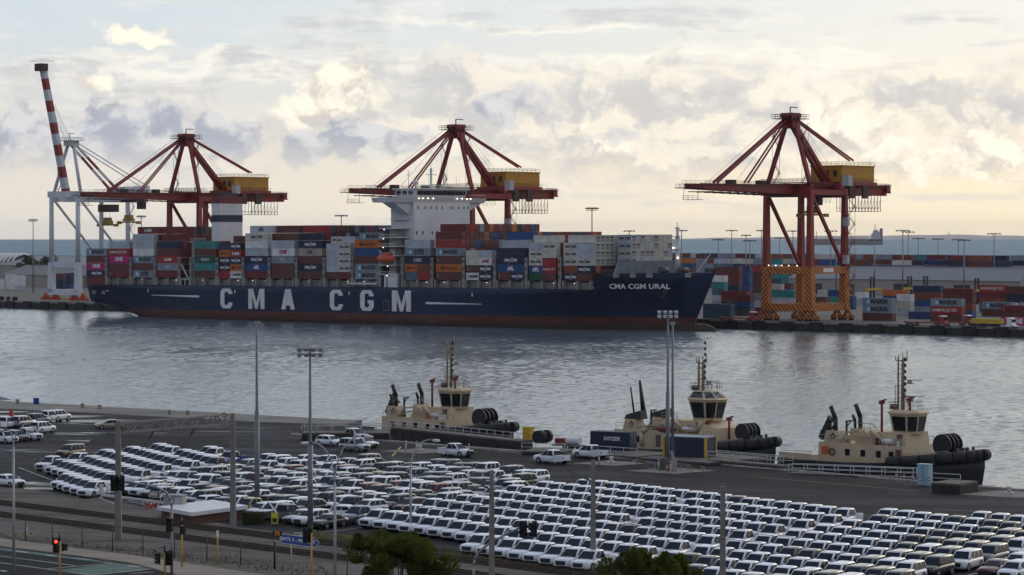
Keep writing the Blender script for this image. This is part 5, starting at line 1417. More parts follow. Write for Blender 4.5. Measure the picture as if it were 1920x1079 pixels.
# ------------------------------------------------------------------ tugs
TCRM = mat('tug cream', (.52, .41, .26), .55, var=.1, scale=.5, stain=(.26, .16, .08), stain_amt=.35)
THUL = mat('tug hull black', (.014, .015, .022), .5, var=.3, scale=.4, stain=(.06, .04, .035), stain_amt=.3)
TNVY = mat('tug navy', (.018, .024, .055), .5)
TDECK = mat('tug deck', (.12, .08, .06), .8)
TRD = mat('monitor red', (.20, .016, .016), .5)
TGRY = mat('tug rail', (.36, .33, .27), .6)
def tug(label, loc, rz, variant):
    t = thing('tugboat', label, 'tugboat', loc, rz, 'moored tugboats')
    XS = [-15.5, -14.5, -12, -8, -2, 4, 8, 11, 13, 14.4, 15.3, 15.8]
    def hw(x):
        if x > 4: return 5.3 * max(.02, 1 - ((x - 4) / 11.9) ** 2.6)
        if x < -12: return 5.3 * (.86 + .14 * (x + 15.5) / 3.5)
        return 5.3
    def dk(x): return 2.1 + (max(0, x + 4) / 19.5) ** 1.6 * 1.7
    rings = []
    for x in XS:
        w, z = hw(x), dk(x); sh = x - .9 * max(0, (x - 11) / 5)
        side = [(w * .72, -2.5, sh), (w * .93, 0, sh + (x - sh) * .5), (w, z * .6, x), (w, z, x)]
        rings.append([(xx, -ww, zz) for ww, zz, xx in side] + [(xx, ww, zz) for ww, zz, xx in reversed(side)])
    hull = MB().loft(rings, 0, True, True).build('hull', THUL, t)
    # rubbing strake: thick at the bow
    def edge(x, s, off=0.0): return (x, s * (hw(x) + off), dk(x) - .1)
    aft = [-15.3, -12, -8, -4, 0, 4]
    for s in (-1, 1):
        MB().path([edge(x, s, .1) for x in aft], .28, 6).build('rubbing_strake', RUBBER, hull)
    fw = [4, 6.5, 9, 11, 12.8, 14.2, 15.1, 15.7]
    pts = [edge(x, -1, .25) for x in fw] + [edge(x, 1, .25) for x in reversed(fw)]
    pts = [(x, y, z + .25) for x, y, z in pts]
    for a, c in zip(pts, pts[1:]):
        n = max(1, int((Vector(c) - Vector(a)).length / 1.3))
        for i in range(n):
            p = Vector(a).lerp(Vector(c), i / n); q = Vector(a).lerp(Vector(c), (i + .985) / n)
            MB().tube(p, q, .78, n=12).build('bow_fender', RUBBER, t)
    if variant != 3:
        pass
    MB().loft([[(x, -hw(x) * .95, dk(x) + .02), (x, hw(x) * .95, dk(x) + .02), (x, hw(x) * .95, dk(x) - .2), (x, -hw(x) * .95, dk(x) - .2)] for x in XS[1:-1]]).build('deck', TDECK, t)
    # low bulwark at the stern
    b = MB()
    for s in (-1, 1):
        for x0, x1 in ((-15.2, -12), (-12, -9)): b.hexa([(x0, s * hw(x0) - .08, dk(x0)), (x1, s * hw(x1) - .08, dk(x1)), (x1, s * hw(x1) + .02, dk(x1)), (x0, s * hw(x0) + .02, dk(x0))], [(x0, s * hw(x0) - .08, dk(x0) + 1.0), (x1, s * hw(x1) - .08, dk(x1) + 1.0), (x1, s * hw(x1) + .02, dk(x1) + 1.0), (x0, s * hw(x0) + .02, dk(x0) + 1.0)])
    b.build('bulwark', TCRM if variant == 3 else THUL, t)
    # deckhouse
    x0, x1 = (-8.8, 5.8) if variant != 2 else (-11.0, 8.0)
    zt = 4.75
    house = MB().hexa([(x0, -4.1, 2.0), (x1, -4.1, 2.0), (x1 + .0, 4.1, 2.0), (x0, 4.1, 2.0)], [(x0, -4.0, zt), (x1 - .5, -4.0, zt), (x1 - .5, 4.0, zt), (x0, 4.0, zt)]).build('deckhouse', TCRM, t)
    for x in ([-4.2, -1.6, 1.0, 3.1] if variant != 2 else [-9.5, -6.8, 3.5]):
        b = MB(); b.box(x, x + .75, -4.12, -4.04, 3.1, 4.0); b.build('porthole', GLASS, house)
    MB().box(4.2 if variant != 2 else -3, 5.1 if variant != 2 else -2.1, -4.12, -4.04, 2.5, 4.3).build('door', TDECK, house)
    for x in ((-6.4,) if variant != 2 else (-8.6, -7.4, 5.6)):
        b = MB(); n = 12
        for i in range(n):
            a, c = 2 * PI * i / n, 2 * PI * (i + 1) / n; b.tube((x + .42 * math.cos(a), -4.2, 3.5 + .42 * math.sin(a)), (x + .42 * math.cos(c), -4.2, 3.5 + .42 * math.sin(c)), .11, n=5)
        b.build('lifebuoy', ORANGE if variant == 2 else TDECK, house)
    if variant == 3: MB().box(-8.2, -6.9, -4.13, -4.06, 3.1, 4.2).build('notice', ORANGE, house)
    up = MB(); up.hexa([(-3.4, -2.9, zt), (5.0, -2.9, zt), (5.0, 2.9, zt), (-3.4, 2.9, zt)], [(-2.9, -2.7, 6.5), (4.8, -2.7, 6.5), (4.8, 2.7, 6.5), (-2.9, 2.7, 6.5)]); uo = up.build('upper_house', TCRM, t)
    MB().box(3.6, 4.4, -2.95, -2.75, 4.8, 6.3).build('door', TDECK, uo)
    # wheelhouse, eight sided, flaring outwards
    zb, zw = (6.3, 9.0) if variant != 2 else (6.5, 9.6)
    base = [(2.2, -1.7), (4.4, -1.7), (5.4, -.85), (5.4, .85), (4.4, 1.7), (2.2, 1.7), (1.5, .9), (1.5, -.9)]
    k = 1.24 if variant != 2 else 1.38; cx = 3.45
    topp = [(cx + (x - cx) * k, y * k) for x, y in base]
    b = MB(); b.loft([[(x, y, zb) for x, y in base], [(x, y, zw) for x, y in topp]]); wh = b.build('wheelhouse', TCRM, t)
    for i in range(8):
        (xa, ya), (xb, yb) = base[i], base[(i + 1) % 8]; (xc, yc), (xd, yd) = topp[i], topp[(i + 1) % 8]
        A, Bv, C, Dv = Vector((xa, ya, zb)), Vector((xb, yb, zb)), Vector((xd, yd, zw)), Vector((xc, yc, zw))
        nrm = (Bv - A).cross(Dv - A).normalized() * .03
        segs = 2 if (Bv - A).length > 3 else 1
        for s in range(segs):
            u0, u1 = (s + .08) / segs, (s + .92) / segs
            def P(u, v): return A.lerp(Bv, u).lerp(Dv.lerp(C, u), v) + nrm
            MB().quad(P(u0, .14), P(u1, .14), P(u1, .88), P(u0, .88)).build('window', GLASS, wh)
    rf = [(cx + (x - cx) * k * 1.08, y * k * 1.08) for x, y in base]
    b = MB()
    if variant == 2:
        b.loft([[(x, y, zw) for x, y in rf], [(cx - .5 + (x - cx) * .55, y * .55, zw + 1.2) for x, y in rf]])
        r = b.build('wheelhouse_roof', TCRM, wh)
        for i in (1, 2, 3, 0):
            (xa, ya), (xb, yb) = rf[i], rf[(i + 1) % 8]
            A, Bv = Vector((xa, ya, zw)), Vector((xb, yb, zw)); C, Dv = Vector((cx - .5 + (xb - cx) * .55, yb * .55, zw + 1.2)), Vector((cx - .5 + (xa - cx) * .55, ya * .55, zw + 1.2))
            nrm = (Bv - A).cross(Dv - A).normalized() * .03
            def P(u, v): return A.lerp(Bv, u).lerp(Dv.lerp(C, u), v) + nrm
            MB().quad(P(.1, .2), P(.9, .2), P(.9, .88), P(.1, .88)).build('skylight', GLASS, wh)
        zr = zw + 1.2
    else:
        b.loft([[(x, y, zw) for x, y in rf], [(x, y, zw + .22) for x, y in rf], [(cx + (x - cx) * .8, y * .8, zw + .5) for x, y in rf]]); b.build('wheelhouse_roof', TCRM, wh); zr = zw + .5
    b = MB(); railing(b, [(1.6, -1.8, zr), (4.6, -1.8, zr), (5.2, 0, zr), (4.6, 1.8, zr), (1.6, 1.8, zr), (1.6, -1.8, zr)], 1.1, .8, .04); b.build('roof_railing', TGRY, wh)
    # mast: ladder braced pair of posts with radar arms
    h = 17.8 if variant != 2 else 16.4; mx = 2.3
    b = MB()
    for dx in (-.55, .35): b.tube((mx + dx, 0, zr), (mx + dx, 0, h - 1.2), .14 if variant != 2 else .18, n=6)
    b.tube((mx - .1, .35, zr), (mx - .1, .35, h - 1.5), .2, .14, n=7)
    z = zr + .6
    while z < h - 1.5: b.bar((mx - .55, 0, z), (mx + .35, 0, z), .07); z += .55
    b.bar((mx - 1.0, 0, h - 1.6), (mx + .9, 0, h - 1.6), .12)
    for dx in (-1.0, -.5, .2, .9): b.tube((mx + dx, 0, h - 1.6), (mx + dx, 0, h - .6 + dx * .4), .07, n=5)
    b.bar((mx + .3, 0, zr + 3.0), (mx + 1.8, -.5, zr), .1); b.tube((mx - 1.2, .2, zr), (mx - 1.2, .2, h - 5), .06, n=5); b.tube((mx + 1.3, .3, zr), (mx + 1.3, .3, h - 7), .04, n=4)
    for zz in (zr + 1.5, zr + 3.2, zr + 4.8): b.bar((mx - 1.2, .1, zz), (mx + .4, .1, zz), .08); b.build('mast', TCRM, t)
    for zz, ln in ((h - 4.2, 2.6), (h - 6.4, 3.0)):
        b = MB(); b.bar((mx + .3, 0, zz - .5), (mx + 2.0, 0, zz - .5), .14); b.box(mx + 1.1, mx + 1.6, -.2, .2, zz - .5, zz - .05); b.bar((mx + .6, -.2, zz), (mx + .6 + ln, .2, zz), .28, .10); b.build('radar_scanner', TGRY, t)
    for i in range(7): MB().tube((mx + .62, 0, zr + 1.6 + i * .85), (mx + .62, 0, zr + 2.05 + i * .85), .15, n=7).build('signal_light', THUL, t)
    # fire monitors
    for x, y, z0, z1 in (((.6, -2.2, zt, zr + 1.0), (4.4, -1.0, zr, zr + 1.4)) if variant != 2 else ((5.6, -2.6, zt, zt + 1.6), (8.6, -1.5, zt - .8, zt + 2.2))):
        b = MB(); b.tube((x, y, z0), (x, y, z1), .18, n=8); b.bar((x - .4, y, z1 + .1), (x + .8, y - .1, z1 + .45), .2); b.box(x - .3, x + .3, y - .3, y + .3, z1 - .2, z1 + .25); b.build('fire_monitor', TRD, t)
    # funnels with raked exhaust pipes
    for s in (-1, 1):
        xf = -6.8 if variant != 2 else -8.2
        b = MB(); b.hexa([(xf - 1.3, s * 2.9 - .9, zt), (xf + 1.5, s * 2.9 - .9, zt), (xf + 1.5, s * 2.9 + .9, zt), (xf - 1.3, s * 2.9 + .9, zt)], [(xf - 1.0, s * 2.9 - .8, zt + 1.6), (xf + 1.1, s * 2.9 - .8, zt + 1.6), (xf + 1.1, s * 2.9 + .8, zt + 1.6), (xf - 1.0, s * 2.9 + .8, zt + 1.6)])
        fn = b.build('funnel', TCRM, t)
        b = MB()
        for i in range(5):
            a = i * 2 * PI / 5 + .3; b.sphere((xf + .25 + .32 * math.cos(a), s * 3.72 if s > 0 else -3.74, zt + .85 + .32 * math.sin(a)), .2, .04, .2, n=8, k=4)
        b.build('emblem', THUL, fn)
        b = MB()
        if variant != 2:
            b.path([(xf + .1, s * 2.9, zt + 1.6), (xf + .1, s * 2.9, zt + 3.2), (xf - .7, s * 2.9, zt + 4.9)], .33, 8); b.path([(xf - .8, s * 2.9, zt + 1.6), (xf - .8, s * 2.9, zt + 2.6), (xf - 1.2, s * 2.9, zt + 3.4)], .22, 6)
        else:
            b.hexa([(xf - 1.2, s * 2.9 - .8, zt + 1.6), (xf + 2.0, s * 2.9 - .8, zt + 1.6), (xf + 2.0, s * 2.9 + .8, zt + 1.6), (xf - 1.2, s * 2.9 + .8, zt + 1.6)], [(xf - .9, s * 2.9 - .7, zt + 2.2), (xf + 1.8, s * 2.9 - .7, zt + 2.9), (xf + 1.8, s * 2.9 + .7, zt + 2.9), (xf - .9, s * 2.9 + .7, zt + 2.2)])
            if s < 0: b.tube((xf + 1.2, s * .8 - 1.2, zt + 2.0), (xf + .4, s * .8 - 1.2, zt + 7.2), .42, .2, n=8); (b.tube((xf + .1, s * 2.9, zt + 2.2), (xf - .6, s * 2.9, zt + 6.2), .16, .12, n=6) if s < 0 else None)
        b.build('exhaust_pipe', THUL, fn)
    # folded deck crane, davit
    if variant != 2:
        b = MB(); b.bar((-9.6, -1.0, zt), (-10.4, -1.0, zt + 1.4), .5); b.bar((-10.6, -1.0, zt + .2), (-8.8, -1.0, zt + 3.3), .55, .8); b.bar((-9.9, -1, zt + 1.0), (-8.0, -1, zt + 2.2), .35); b.build('deck_crane', THUL, t)
    b = MB(); b.bar((-4.6, -3.2, zt), (-4.6, -3.2, zt + 3.0), .22); b.bar((-4.6, -3.2, zt + 3.0), (-3.5, -3.2, zt + 3.1), .18); b.bar((-4.6, -3.2, zt + 2.2), (-3.9, -3.2, zt + 3.0), .12); b.build('davit', THUL, t)
    b = MB(); b.bar((-6.5, -3.6, zt), (-2.0, -3.6, zt + 1.1), .5, .12); b.bar((.6, -3.1, zt), (-1.6, -3.1, zt + 1.9), .8, .15); b.bar((-.4, -3.2, zt + 2.0), (2.6, -3.3, zt), .75, .15); b.bar((-.4, -3.6, zt + 3.0), (2.6, -3.7, zt + 1.0), .08); b.build('stairs', TCRM, t)
    b = MB(); b.tube((1.6, -3.3, zt + .55), (3.3, -3.3, zt + .55), .42, n=10); b.build('liferaft', CW, t)
    # towing winch
    wx = 9.9 if variant != 2 else 10.8
    b = MB()
    for y in (-1.35, -.45, .45, 1.35): b.tube((wx, y - .1, dk(wx) + 2.0), (wx, y + .1, dk(wx) + 2.0), 1.5 if variant != 2 else 1.25, n=16)
    b.tube((wx, -1.4, dk(wx) + 2.0), (wx, 1.4, dk(wx) + 2.0), 1.15 if variant != 2 else 1.0, n=14); b.box(wx - 1.2, wx + 1.2, -2.5, 2.5, dk(wx), dk(wx) + .8); b.build('towing_winch', THUL, t)
    b = MB()
    for x in (12.2, 13.2):
        b.tube((x, -1.2, dk(x)), (x, -1.2, dk(x) + 1.4), .22, n=7); b.tube((x, 1.2, dk(x)), (x, 1.2, dk(x) + 1.4), .22, n=7)
    b.bar((12.2, -1.6, dk(12) + 1.2), (12.2, 1.6, dk(12) + 1.2), .3); b.build('bollard_frame', THUL, t)
    b = MB(); railing(b, [(x0 + .2, -3.9, zt), (-1, -3.9, zt), (x1 - .8, -3.9, zt)], 1.0, 1.3, .035); railing(b, [(x0 + .2, 3.9, zt), (x1 - .8, 3.9, zt)], 1.0, 1.3, .035); railing(b, [(-14.8, -4.6, 2.2), (-9.2, -5.1, 2.3)], 1.1, 1.4, .035); b.build('deck_railing', TGRY, t)
    rr = random.Random(variant)
    for i in range(9):
        x = rr.uniform(-7.5, 4.5); y = rr.uniform(-3.7, -3.0); hh = rr.uniform(.5, 1.1); ww = rr.uniform(.3, .7)
        MB().box(x, x + ww, y, y + .5, zt, zt + hh).build('deck_locker', rr.choice([TCRM, TGRY, THUL, CW]), t)
    b = MB(); b.path([(-8, -3.4, zt + .5), (-5, -3.4, zt + .5), (-4.5, -3.4, zt + 1.5), (-2.9, -2.9, zt + 1.6)], .12, 6); b.path([(5.4, -3.9, 2.6), (6.4, -3.6, 3.6), (8.0, -3.2, 3.6)], .12, 6); b.build('deck_pipe', TGRY, t)
    b = MB(); railing(b, [(5.8, -4.4, dk(6)), (9, -4.2, dk(9)), (12, -3.0, dk(12))], 1.1, 1.2, .04); railing(b, [(-2.9, -2.75, 6.5), (0, -2.75, 6.5)], 1.0, .8, .035); b.build('fore_railing', TGRY, t)
    MB().box(mx - 1.6, mx - .9, -.4, .4, zr, zr + .7).build('equipment_box', THUL, t)
    if variant == 2:
        b = MB(); b.box(-5.2, 1.2, -4.16, -4.02, zt + .1, zt + .85); nb = b.build('name_board', TCRM, t); label_part(nb, 'SVITZER REDHEAD', (-2.0, -4.2, zt + .47), .75, CB, .02)
        b = MB(); b.path([(-5.6, -4.1, 2.6), (-5.6, -4.1, 4.6), (-4.6, -4.0, 5.2)], .38, 8); b.path([(1.4, -3.4, 5.2), (4.2, -3.4, 5.2), (4.9, -3.2, 6.6)], .34, 8); b.build('vent_trunk', TCRM, t)
        b = MB(); b.hexa([(4.8, -3.8, zt), (8.6, -3.8, 2.2), (8.6, 3.8, 2.2), (4.8, 3.8, zt)], [(4.8, -3.0, zt + 1.5), (8.0, -3.0, zt + .9), (8.0, 3.0, zt + .9), (4.8, 3.0, zt + 1.5)]); b.build('fore_housing', TCRM, t)
        b = MB(); b.sphere((-1.0, -4.0, zt + .45), 2.2, .6, .5, n=10, k=5); b.build('tarpaulin', TRD, t)
    else:
        MB().box(.5, 1.3, -3.6, -3.5, zt - .2, zt + .9).build('warning_flag', ORANGE, t)
    return t
TDIR = R(-43)
tug('cream and black tug moored left of the tall quay mast, stern to the jetty', (-11.4, 443.0, 0), TDIR, 1)
tug('cream tug with skylights in its wheelhouse roof behind the tall quay mast', (25.9, 412.1, 0), TDIR, 2)
tug('cream and black tug with an orange notice at the right end of the berth', (51.7, 388.6, 0), TDIR, 3)

# ------------------------------------------------------------------ jetties along the tug berth
WOOD = mat('weathered timber', (.04, .033, .028), .9, var=.35, scale=.6); JCON = mat('jetty concrete', (.095, .088, .078), .85, var=.25, scale=.4, stain=(.07, .06, .055), stain_amt=.6)
RAILW = mat('rail white', (.50, .50, .49), .55)
def jetty(label, p, q, width, zt, rail=True, piles=True, deckm=None, thick=.9, rail_far=False, face=True):
    p, q = Vector((*p[:2], 0)), Vector((*q[:2], 0)); d = (q - p); L = d.length; rz = math.atan2(d.y, d.x)
    t = thing('jetty', label, 'jetty', p, rz)
    n = max(2, int(L / 3))
    for i in range(n):
        MB().box(i * L / n, (i + .98) * L / n, 0, width, zt - .25, zt).build('deck_slab', deckm or JCON, t)
    MB().box(0, L, .1, width - .1, zt - thick, zt - .26).build('deck_beam', WOOD, t)
    if piles:
        for i in range(n + 1):
            for y in (.4, width - .4): MB().tube((i * L / n, y, -3), (i * L / n, y, zt - thick), .28, n=8).build('pile', WOOD, t)
    if face: MB().box(0, L, .3, width - .3, -1, zt - thick - .01).build('sheet_wall', THUL, t)
    if rail:
        b = MB(); railing(b, [(0, .12, zt), (L, .12, zt)], 1.1, 2.0, .05); b.build('railing', RAILW, t)
    if rail_far:
        b = MB(); railing(b, [(0, width - .12, zt), (L, width - .12, zt)], 1.1, 2.0, .05); b.build('railing', RAILW, t)
    return t
jetty('dark jetty with white railing alongside the left tug', G(728, 801, 4.1), G(972, 827, 4.1), 2.6, 4.1)
jetty('timber jetty with a white railing behind the parked cars on the quay', G(566, 812, 4.2), G(730, 812, 4.2), 5.0, 4.2, rail_far=True)
jetty('short railed platform beside the yellow cabinet', G(978, 846, 3.5), G(1058, 848, 3.5), 6.0, 3.5)
jetty('railed pier carrying the navy container', G(1095, 850, 3.4), G(1193, 857, 3.4), 9.0, 3.4)
jetty('wide concrete pontoon in front of the middle tug', G(1196, 858, 3.5), G(1325, 868, 3.5), 13.0, 3.5, rail=False, deckm=JCON)
jetty('slim railed walkway past the bow of the middle tug', G(1326, 862, 3.6), G(1468, 874, 3.6), 2.0, 3.6, piles=True, face=False, rail_far=True)
jetty('grey gangway ramp with white railing before the right tug', G(1478, 887, 3.2), G(1712, 896, 3.2), 1.6, 3.2, piles=False, face=False, rail_far=True)
jetty('concrete dolphin block beside the blue cabinet', G(1746, 905, 4.2), G(1800, 908, 4.2), 5.0, 4.2, rail=True, piles=False, thick=3.5)
# moored gear on the jetties
def at_px(u, v, z=ZG): return G(u, v, z)
M4 = Matrix.Translation(G(1152, 847, 3.42) + Vector((0, 3.2, 0))) @ Matrix.Rotation(R(-27), 4, 'Z')
container('navy', 6.06, 2.6, M4, 'navy container with pale lettering on the pier behind the white pickup', 'site containers by the tugs', 'W', doors=True)
def site_box():
    p = G(1243, 855, 3.52); t = thing('site_container', 'dark navy site container with yellow corner posts on the pontoon', 'container', p, R(-30), 'site containers by the tugs')
    MB().box(0, 6.4, .1, 3.3, .05, 2.6).build('body', CMAT['navy'], t); MB().box(-.05, 6.45, .05, 3.35, 2.6, 2.72).build('roof', CMAT['grey'], t)
    for x, y in ((-.02, .02), (6.2, .02), (6.2, 3.15)): MB().box(x, x + .28, y - .06, y + .22, .02, 2.6).build('corner_post', TYEL, t)
site_box()
b = MB(); b.box(-.65, .65, -.6, .6, 0, 2.1); b.box(-.7, .7, -.65, .65, 2.1, 2.2); o = b.build('yellow_cabinet', mat('cabinet yellow', (.55, .36, .03), .5), None, G(991, 830, 3.52) + Vector((0, 1, 0)), R(-30)); tag(o, 'bright yellow steel cabinet between the two tugs', 'cabinet'); MB().box(-.45, -.42, -.64, -.6, .9, 1.3).build('handle', THUL, o)
for i, (u, v) in enumerate(((1012, 832), (1024, 831))):
    b = MB(); b.tube((0, -.6, .95), (0, .6, .95), .95, n=14); b.tube((0, -.62, .95), (0, .62, .95), .4, n=8)
    tag(b.build('fender_tyre', RUBBER, None, G(u, v, 3.5), R(-35 + 20 * i)), ['black fender tyre standing beside the yellow cabinet', 'second black fender tyre, farther from the yellow cabinet'][i], 'tyre')
b = MB(); b.box(-.8, .8, -.5, .5, 0, 2.5); b.box(-.85, .85, -.55, .55, 2.5, 2.6); o = b.build('electrical_cabinet', mat('cabinet blue', (.27, .45, .52), .5, var=.06), None, G(1734, 910), R(-38)); tag(o, 'pale blue electrical cabinet at the kerb by the right tug', 'cabinet'); MB().box(-.02, .02, -.53, -.49, .2, 2.3).build('door_seam', THUL, o)
# ------------------------------------------------------------------ vehicles
PAINT = {k: mat('paint ' + k, v, r_, met, var=.04, scale=.6, coat=.7) for k, (v, r_, met) in {
 'white': ((.74, .78, .84), .38, 0), 'silver': ((.40, .41, .42), .35, .5), 'grey': ((.13, .135, .14), .35, .4), 'black': ((.018, .018, .021), .3, 0), 'navy blue': ((.02, .03, .07), .3, .2),
 'red': ((.24, .02, .02), .35, 0), 'maroon': ((.11, .018, .02), .35, 0), 'bright blue': ((.015, .04, .26), .3, .2), 'beige': ((.36, .32, .25), .4, .3), 'bronze': ((.17, .13, .09), .4, .4), 'steel blue': ((.10, .15, .20), .35, .4), 'yellow green': ((.30, .30, .06), .4, 0)}.items()}
CGLASS = mat('car glass', (.006, .016, .030), .05, var=0, spec=.16)
HLIGHT = mat('headlight glass', (.45, .47, .50), .12, var=0); TLIGHT = mat('tail light', (.28, .015, .012), .2, var=0)
TRIMB = mat('black trim', (.02, .02, .022), .45, var=0); CHROME = mat('wheel alloy', (.42, .43, .44), .3, .8, var=0); PAPER = mat('paper notice', (.75, .76, .76), .7, var=0)
TYRE = mat('tyre', (.016, .016, .017), .8, var=0)
SPEC = {  # length, width, hood z, belt z, roof z, cab base (rear, front), cab roof (rear, front), nose z, tail z, wheelbase (rear, front), tyre radius, side windows
 'pickup': dict(L=5.3, W=1.86, hood=1.08, belt=1.09, roof=1.84, cb=(-1.12, 1.34), cr=(-.94, .36), nose=.98, wb=(-1.58, 1.52), r=.39, win=2, bed=True),
 'suv':    dict(L=4.85, W=1.87, hood=1.08, belt=1.10, roof=1.82, cb=(-2.36, 1.30), cr=(-2.05, .45), nose=.98, wb=(-1.42, 1.43), r=.38, win=3, bed=False),
 'sedan':  dict(L=4.75, W=1.82, hood=.92, belt=.95, roof=1.46, cb=(-1.72, 1.18), cr=(-.95, .25), nose=.78, wb=(-1.36, 1.40), r=.33, win=2, bed=False),
 'hatchback': dict(L=4.35, W=1.79, hood=.95, belt=.98, roof=1.53, cb=(-2.05, 1.30), cr=(-1.50, .42), nose=.80, wb=(-1.26, 1.33), r=.33, win=2, bed=False),
 'crossover': dict(L=4.55, W=1.84, hood=1.03, belt=1.05, roof=1.66, cb=(-2.18, 1.28), cr=(-1.65, .42), nose=.90, wb=(-1.32, 1.36), r=.36, win=3, bed=False)}
def ring(x, w, zb, zt, e=.06):
    h = [(w * .90, zb), (w, zb + .16), (w * 1.0, zt - .30), (w * .975, zt - .10), (w * .86, zt - .015), (w * .5, zt + e * .6)]
    return [(x, -a, z) for a, z in h] + [(x, a, z) for a, z in reversed(h)]
def car_proto(kind):
    s = SPEC[kind]; hl = s['L'] / 2; w = s['W'] / 2; t = thing(kind, 'prototype ' + kind, 'car')
    name = {'pickup': 'pickup_truck', 'suv': 'large_suv', 'sedan': 'sedan_car', 'hatchback': 'hatchback_car', 'crossover': 'crossover_car'}[kind]; t.name = name
    H, Bz = s['hood'], s['belt']
    st = [(hl, w * .74, .42, s['nose'] - .16), (hl - .06, w * .86, .34, s['nose'] - .04), (hl - .28, w * .95, .27, s['nose'] + .03), (hl - .7, w, .25, (s['nose'] + H) / 2 + .03), (s['cb'][1], w, .25, H), (.4, w, .25, Bz)]
    if s['bed']:
        st += [(s['cb'][0], w, .28, Bz)]
    else:
        tz = {'sedan': Bz + .02}.get(kind, Bz)
        st += [(-1.2, w, .25, Bz), (-hl + .7, w, .28, tz), (-hl + .25, w * .96, .32, tz - .02), (-hl + .05, w * .88, .40, tz - .12), (-hl, w * .78, .46, tz - .22)]
    b = MB(); b.loft([ring(*q) for q in st], 0, True, True)
    # cab shell
    (r0, f0), (r1, f1) = s['cb'], s['cr']
    def lev(z, rr, ff, ww, cut):
        return [(rr, -ww + cut, z), (rr + cut, -ww, z), (ff - cut, -ww, z), (ff, -ww + cut * 1.6, z), (ff, ww - cut * 1.6, z), (ff - cut, ww, z), (rr + cut, ww, z), (rr, ww - cut, z)]
    def at(z):
        k = (z - Bz) / (s['roof'] - Bz); k2 = min(1, max(0, k))
        return r0 + (r1 - r0) * k2, f0 + (f1 - f0) * k2, w * (.93 - .15 * k2)
    z1 = s['roof'] - .10
    L1, L2 = at(Bz - .06), at(z1)
    b.loft([lev(Bz - .06, *L1, .08), lev((Bz + z1) / 2, *at((Bz + z1) / 2), .10), lev(z1, *L2, .13), lev(s['roof'] - .03, L2[0] + .10, L2[1] - .16, L2[2] - .08, .12), lev(s['roof'], L2[0] + .32, L2[1] - .42, L2[2] - .30, .10)], 0, True, True)
    for sy in (-1, 1): b.box(f0 - .42, f0 - .22, sy * (w + .02) - .09, sy * (w + .02) + .09, Bz, Bz + .17)       # door mirrors
    put('body', b.mesh('body', [PAINT['white']]), t)
    if s['bed']:
        b = MB(); x0, x1 = -hl + .03, s['cb'][0] - .03
        for sy in (-1, 1): b.hexa([(x0, sy * w * .97 - .05, .42), (x1, sy * w * .98 - .05, .30), (x1, sy * w * .98 + .05, .30), (x0, sy * w * .97 + .05, .42)], [(x0, sy * w * .96 - .06, 1.14), (x1, sy * w * .97 - .06, 1.14), (x1, sy * w * .97 + .06, 1.14), (x0, sy * w * .96 + .06, 1.14)])
        b.box(x0 - .04, x0 + .06, -w * .9, w * .9, .5, 1.13); b.box(x1 - .05, x1, -w * .9, w * .9, .4, 1.12)
        b.box(x0, x1, -w * .88, w * .88, .55, .68, m=1)
        put('cargo_bed', b.mesh('cargo_bed', [PAINT['white'], TRIMB]), t)
    # glass
    za, zb = Bz + .02, s['roof'] - .115
    def fx(z, o=.015): return at(z)[1] + o
    def rx(z, o=.015): return at(z)[0] - o
    ya, yb = at(za)[2] - .09, at(zb)[2] - .12
    b = MB(); b.quad((fx(za), -ya, za), (fx(za), ya, za), (fx(zb), yb, zb), (fx(zb), -yb, zb)); ws = put('windscreen', b.mesh('windscreen', [CGLASS]), t)
    zr0 = za + (.12 if not s['bed'] else .06)
    b = MB(); b.quad((rx(zr0), ya, zr0), (rx(zr0), -ya, zr0), (rx(zb), -yb, zb), (rx(zb), yb, zb)); put('rear_window', b.mesh('rear_window', [CGLASS]), t)
    n = s['win']
    for sy in (-1, 1):
        for i in range(n):
            def px(z, k):
                r_, f_, _ = at(z); return r_ + .16 + (f_ - r_ - .30) * k
            k0, k1 = i / n + .015, (i + 1) / n - .02
            wa, wb = at(za)[2] + .012, at(zb)[2] + .012
            q = [(px(za, k0), sy * wa, za), (px(za, k1), sy * wa, za), (px(zb, k1), sy * wb, zb), (px(zb, k0), sy * wb, zb)]
            b = MB(); b.quad(*(q if sy < 0 else q[::-1])); put('side_window', b.mesh('side_window', [CGLASS]), t)
    # face
    nz = s['nose']
    b = MB(); g0 = hl + .012
    b.hexa([(hl - .1, -w * .56, nz - .52), (g0, -w * .52, nz - .52), (g0, w * .52, nz - .52), (hl - .1, w * .56, nz - .52)], [(hl - .1, -w * .62, nz - .13), (g0, -w * .58, nz - .13), (g0, w * .58, nz - .13), (hl - .1, w * .62, nz - .13)])
    put('grille', b.mesh('grille', [TRIMB]), t)
    b = MB(); b.box(hl - .5, hl + .004, -w * .72, w * .72, .30, .40); put('lower_intake', b.mesh('lower_intake', [TRIMB]), t)
    for sy in (-1, 1):
        y0, y1 = sy * w * .56, sy * w * .90
        q = [(hl - .005, y0, nz - .20), (hl - .20, y1 * 1.05, nz - .20), (hl - .26, y1 * 1.04, nz - .04), (hl - .02, y0, nz - .10)]
        b = MB(); b.prism(q if sy > 0 else q[::-1], (.035, sy * .01, .01)); put('headlight', b.mesh('headlight', [HLIGHT]), t)
        b = MB(); x = -hl - .015; b.box(x, x + .12, sy * w * .80 - .09, sy * w * .80 + .09, Bz - .38, Bz - .08); put('tail_light', b.mesh('tail_light', [TLIGHT]), t)
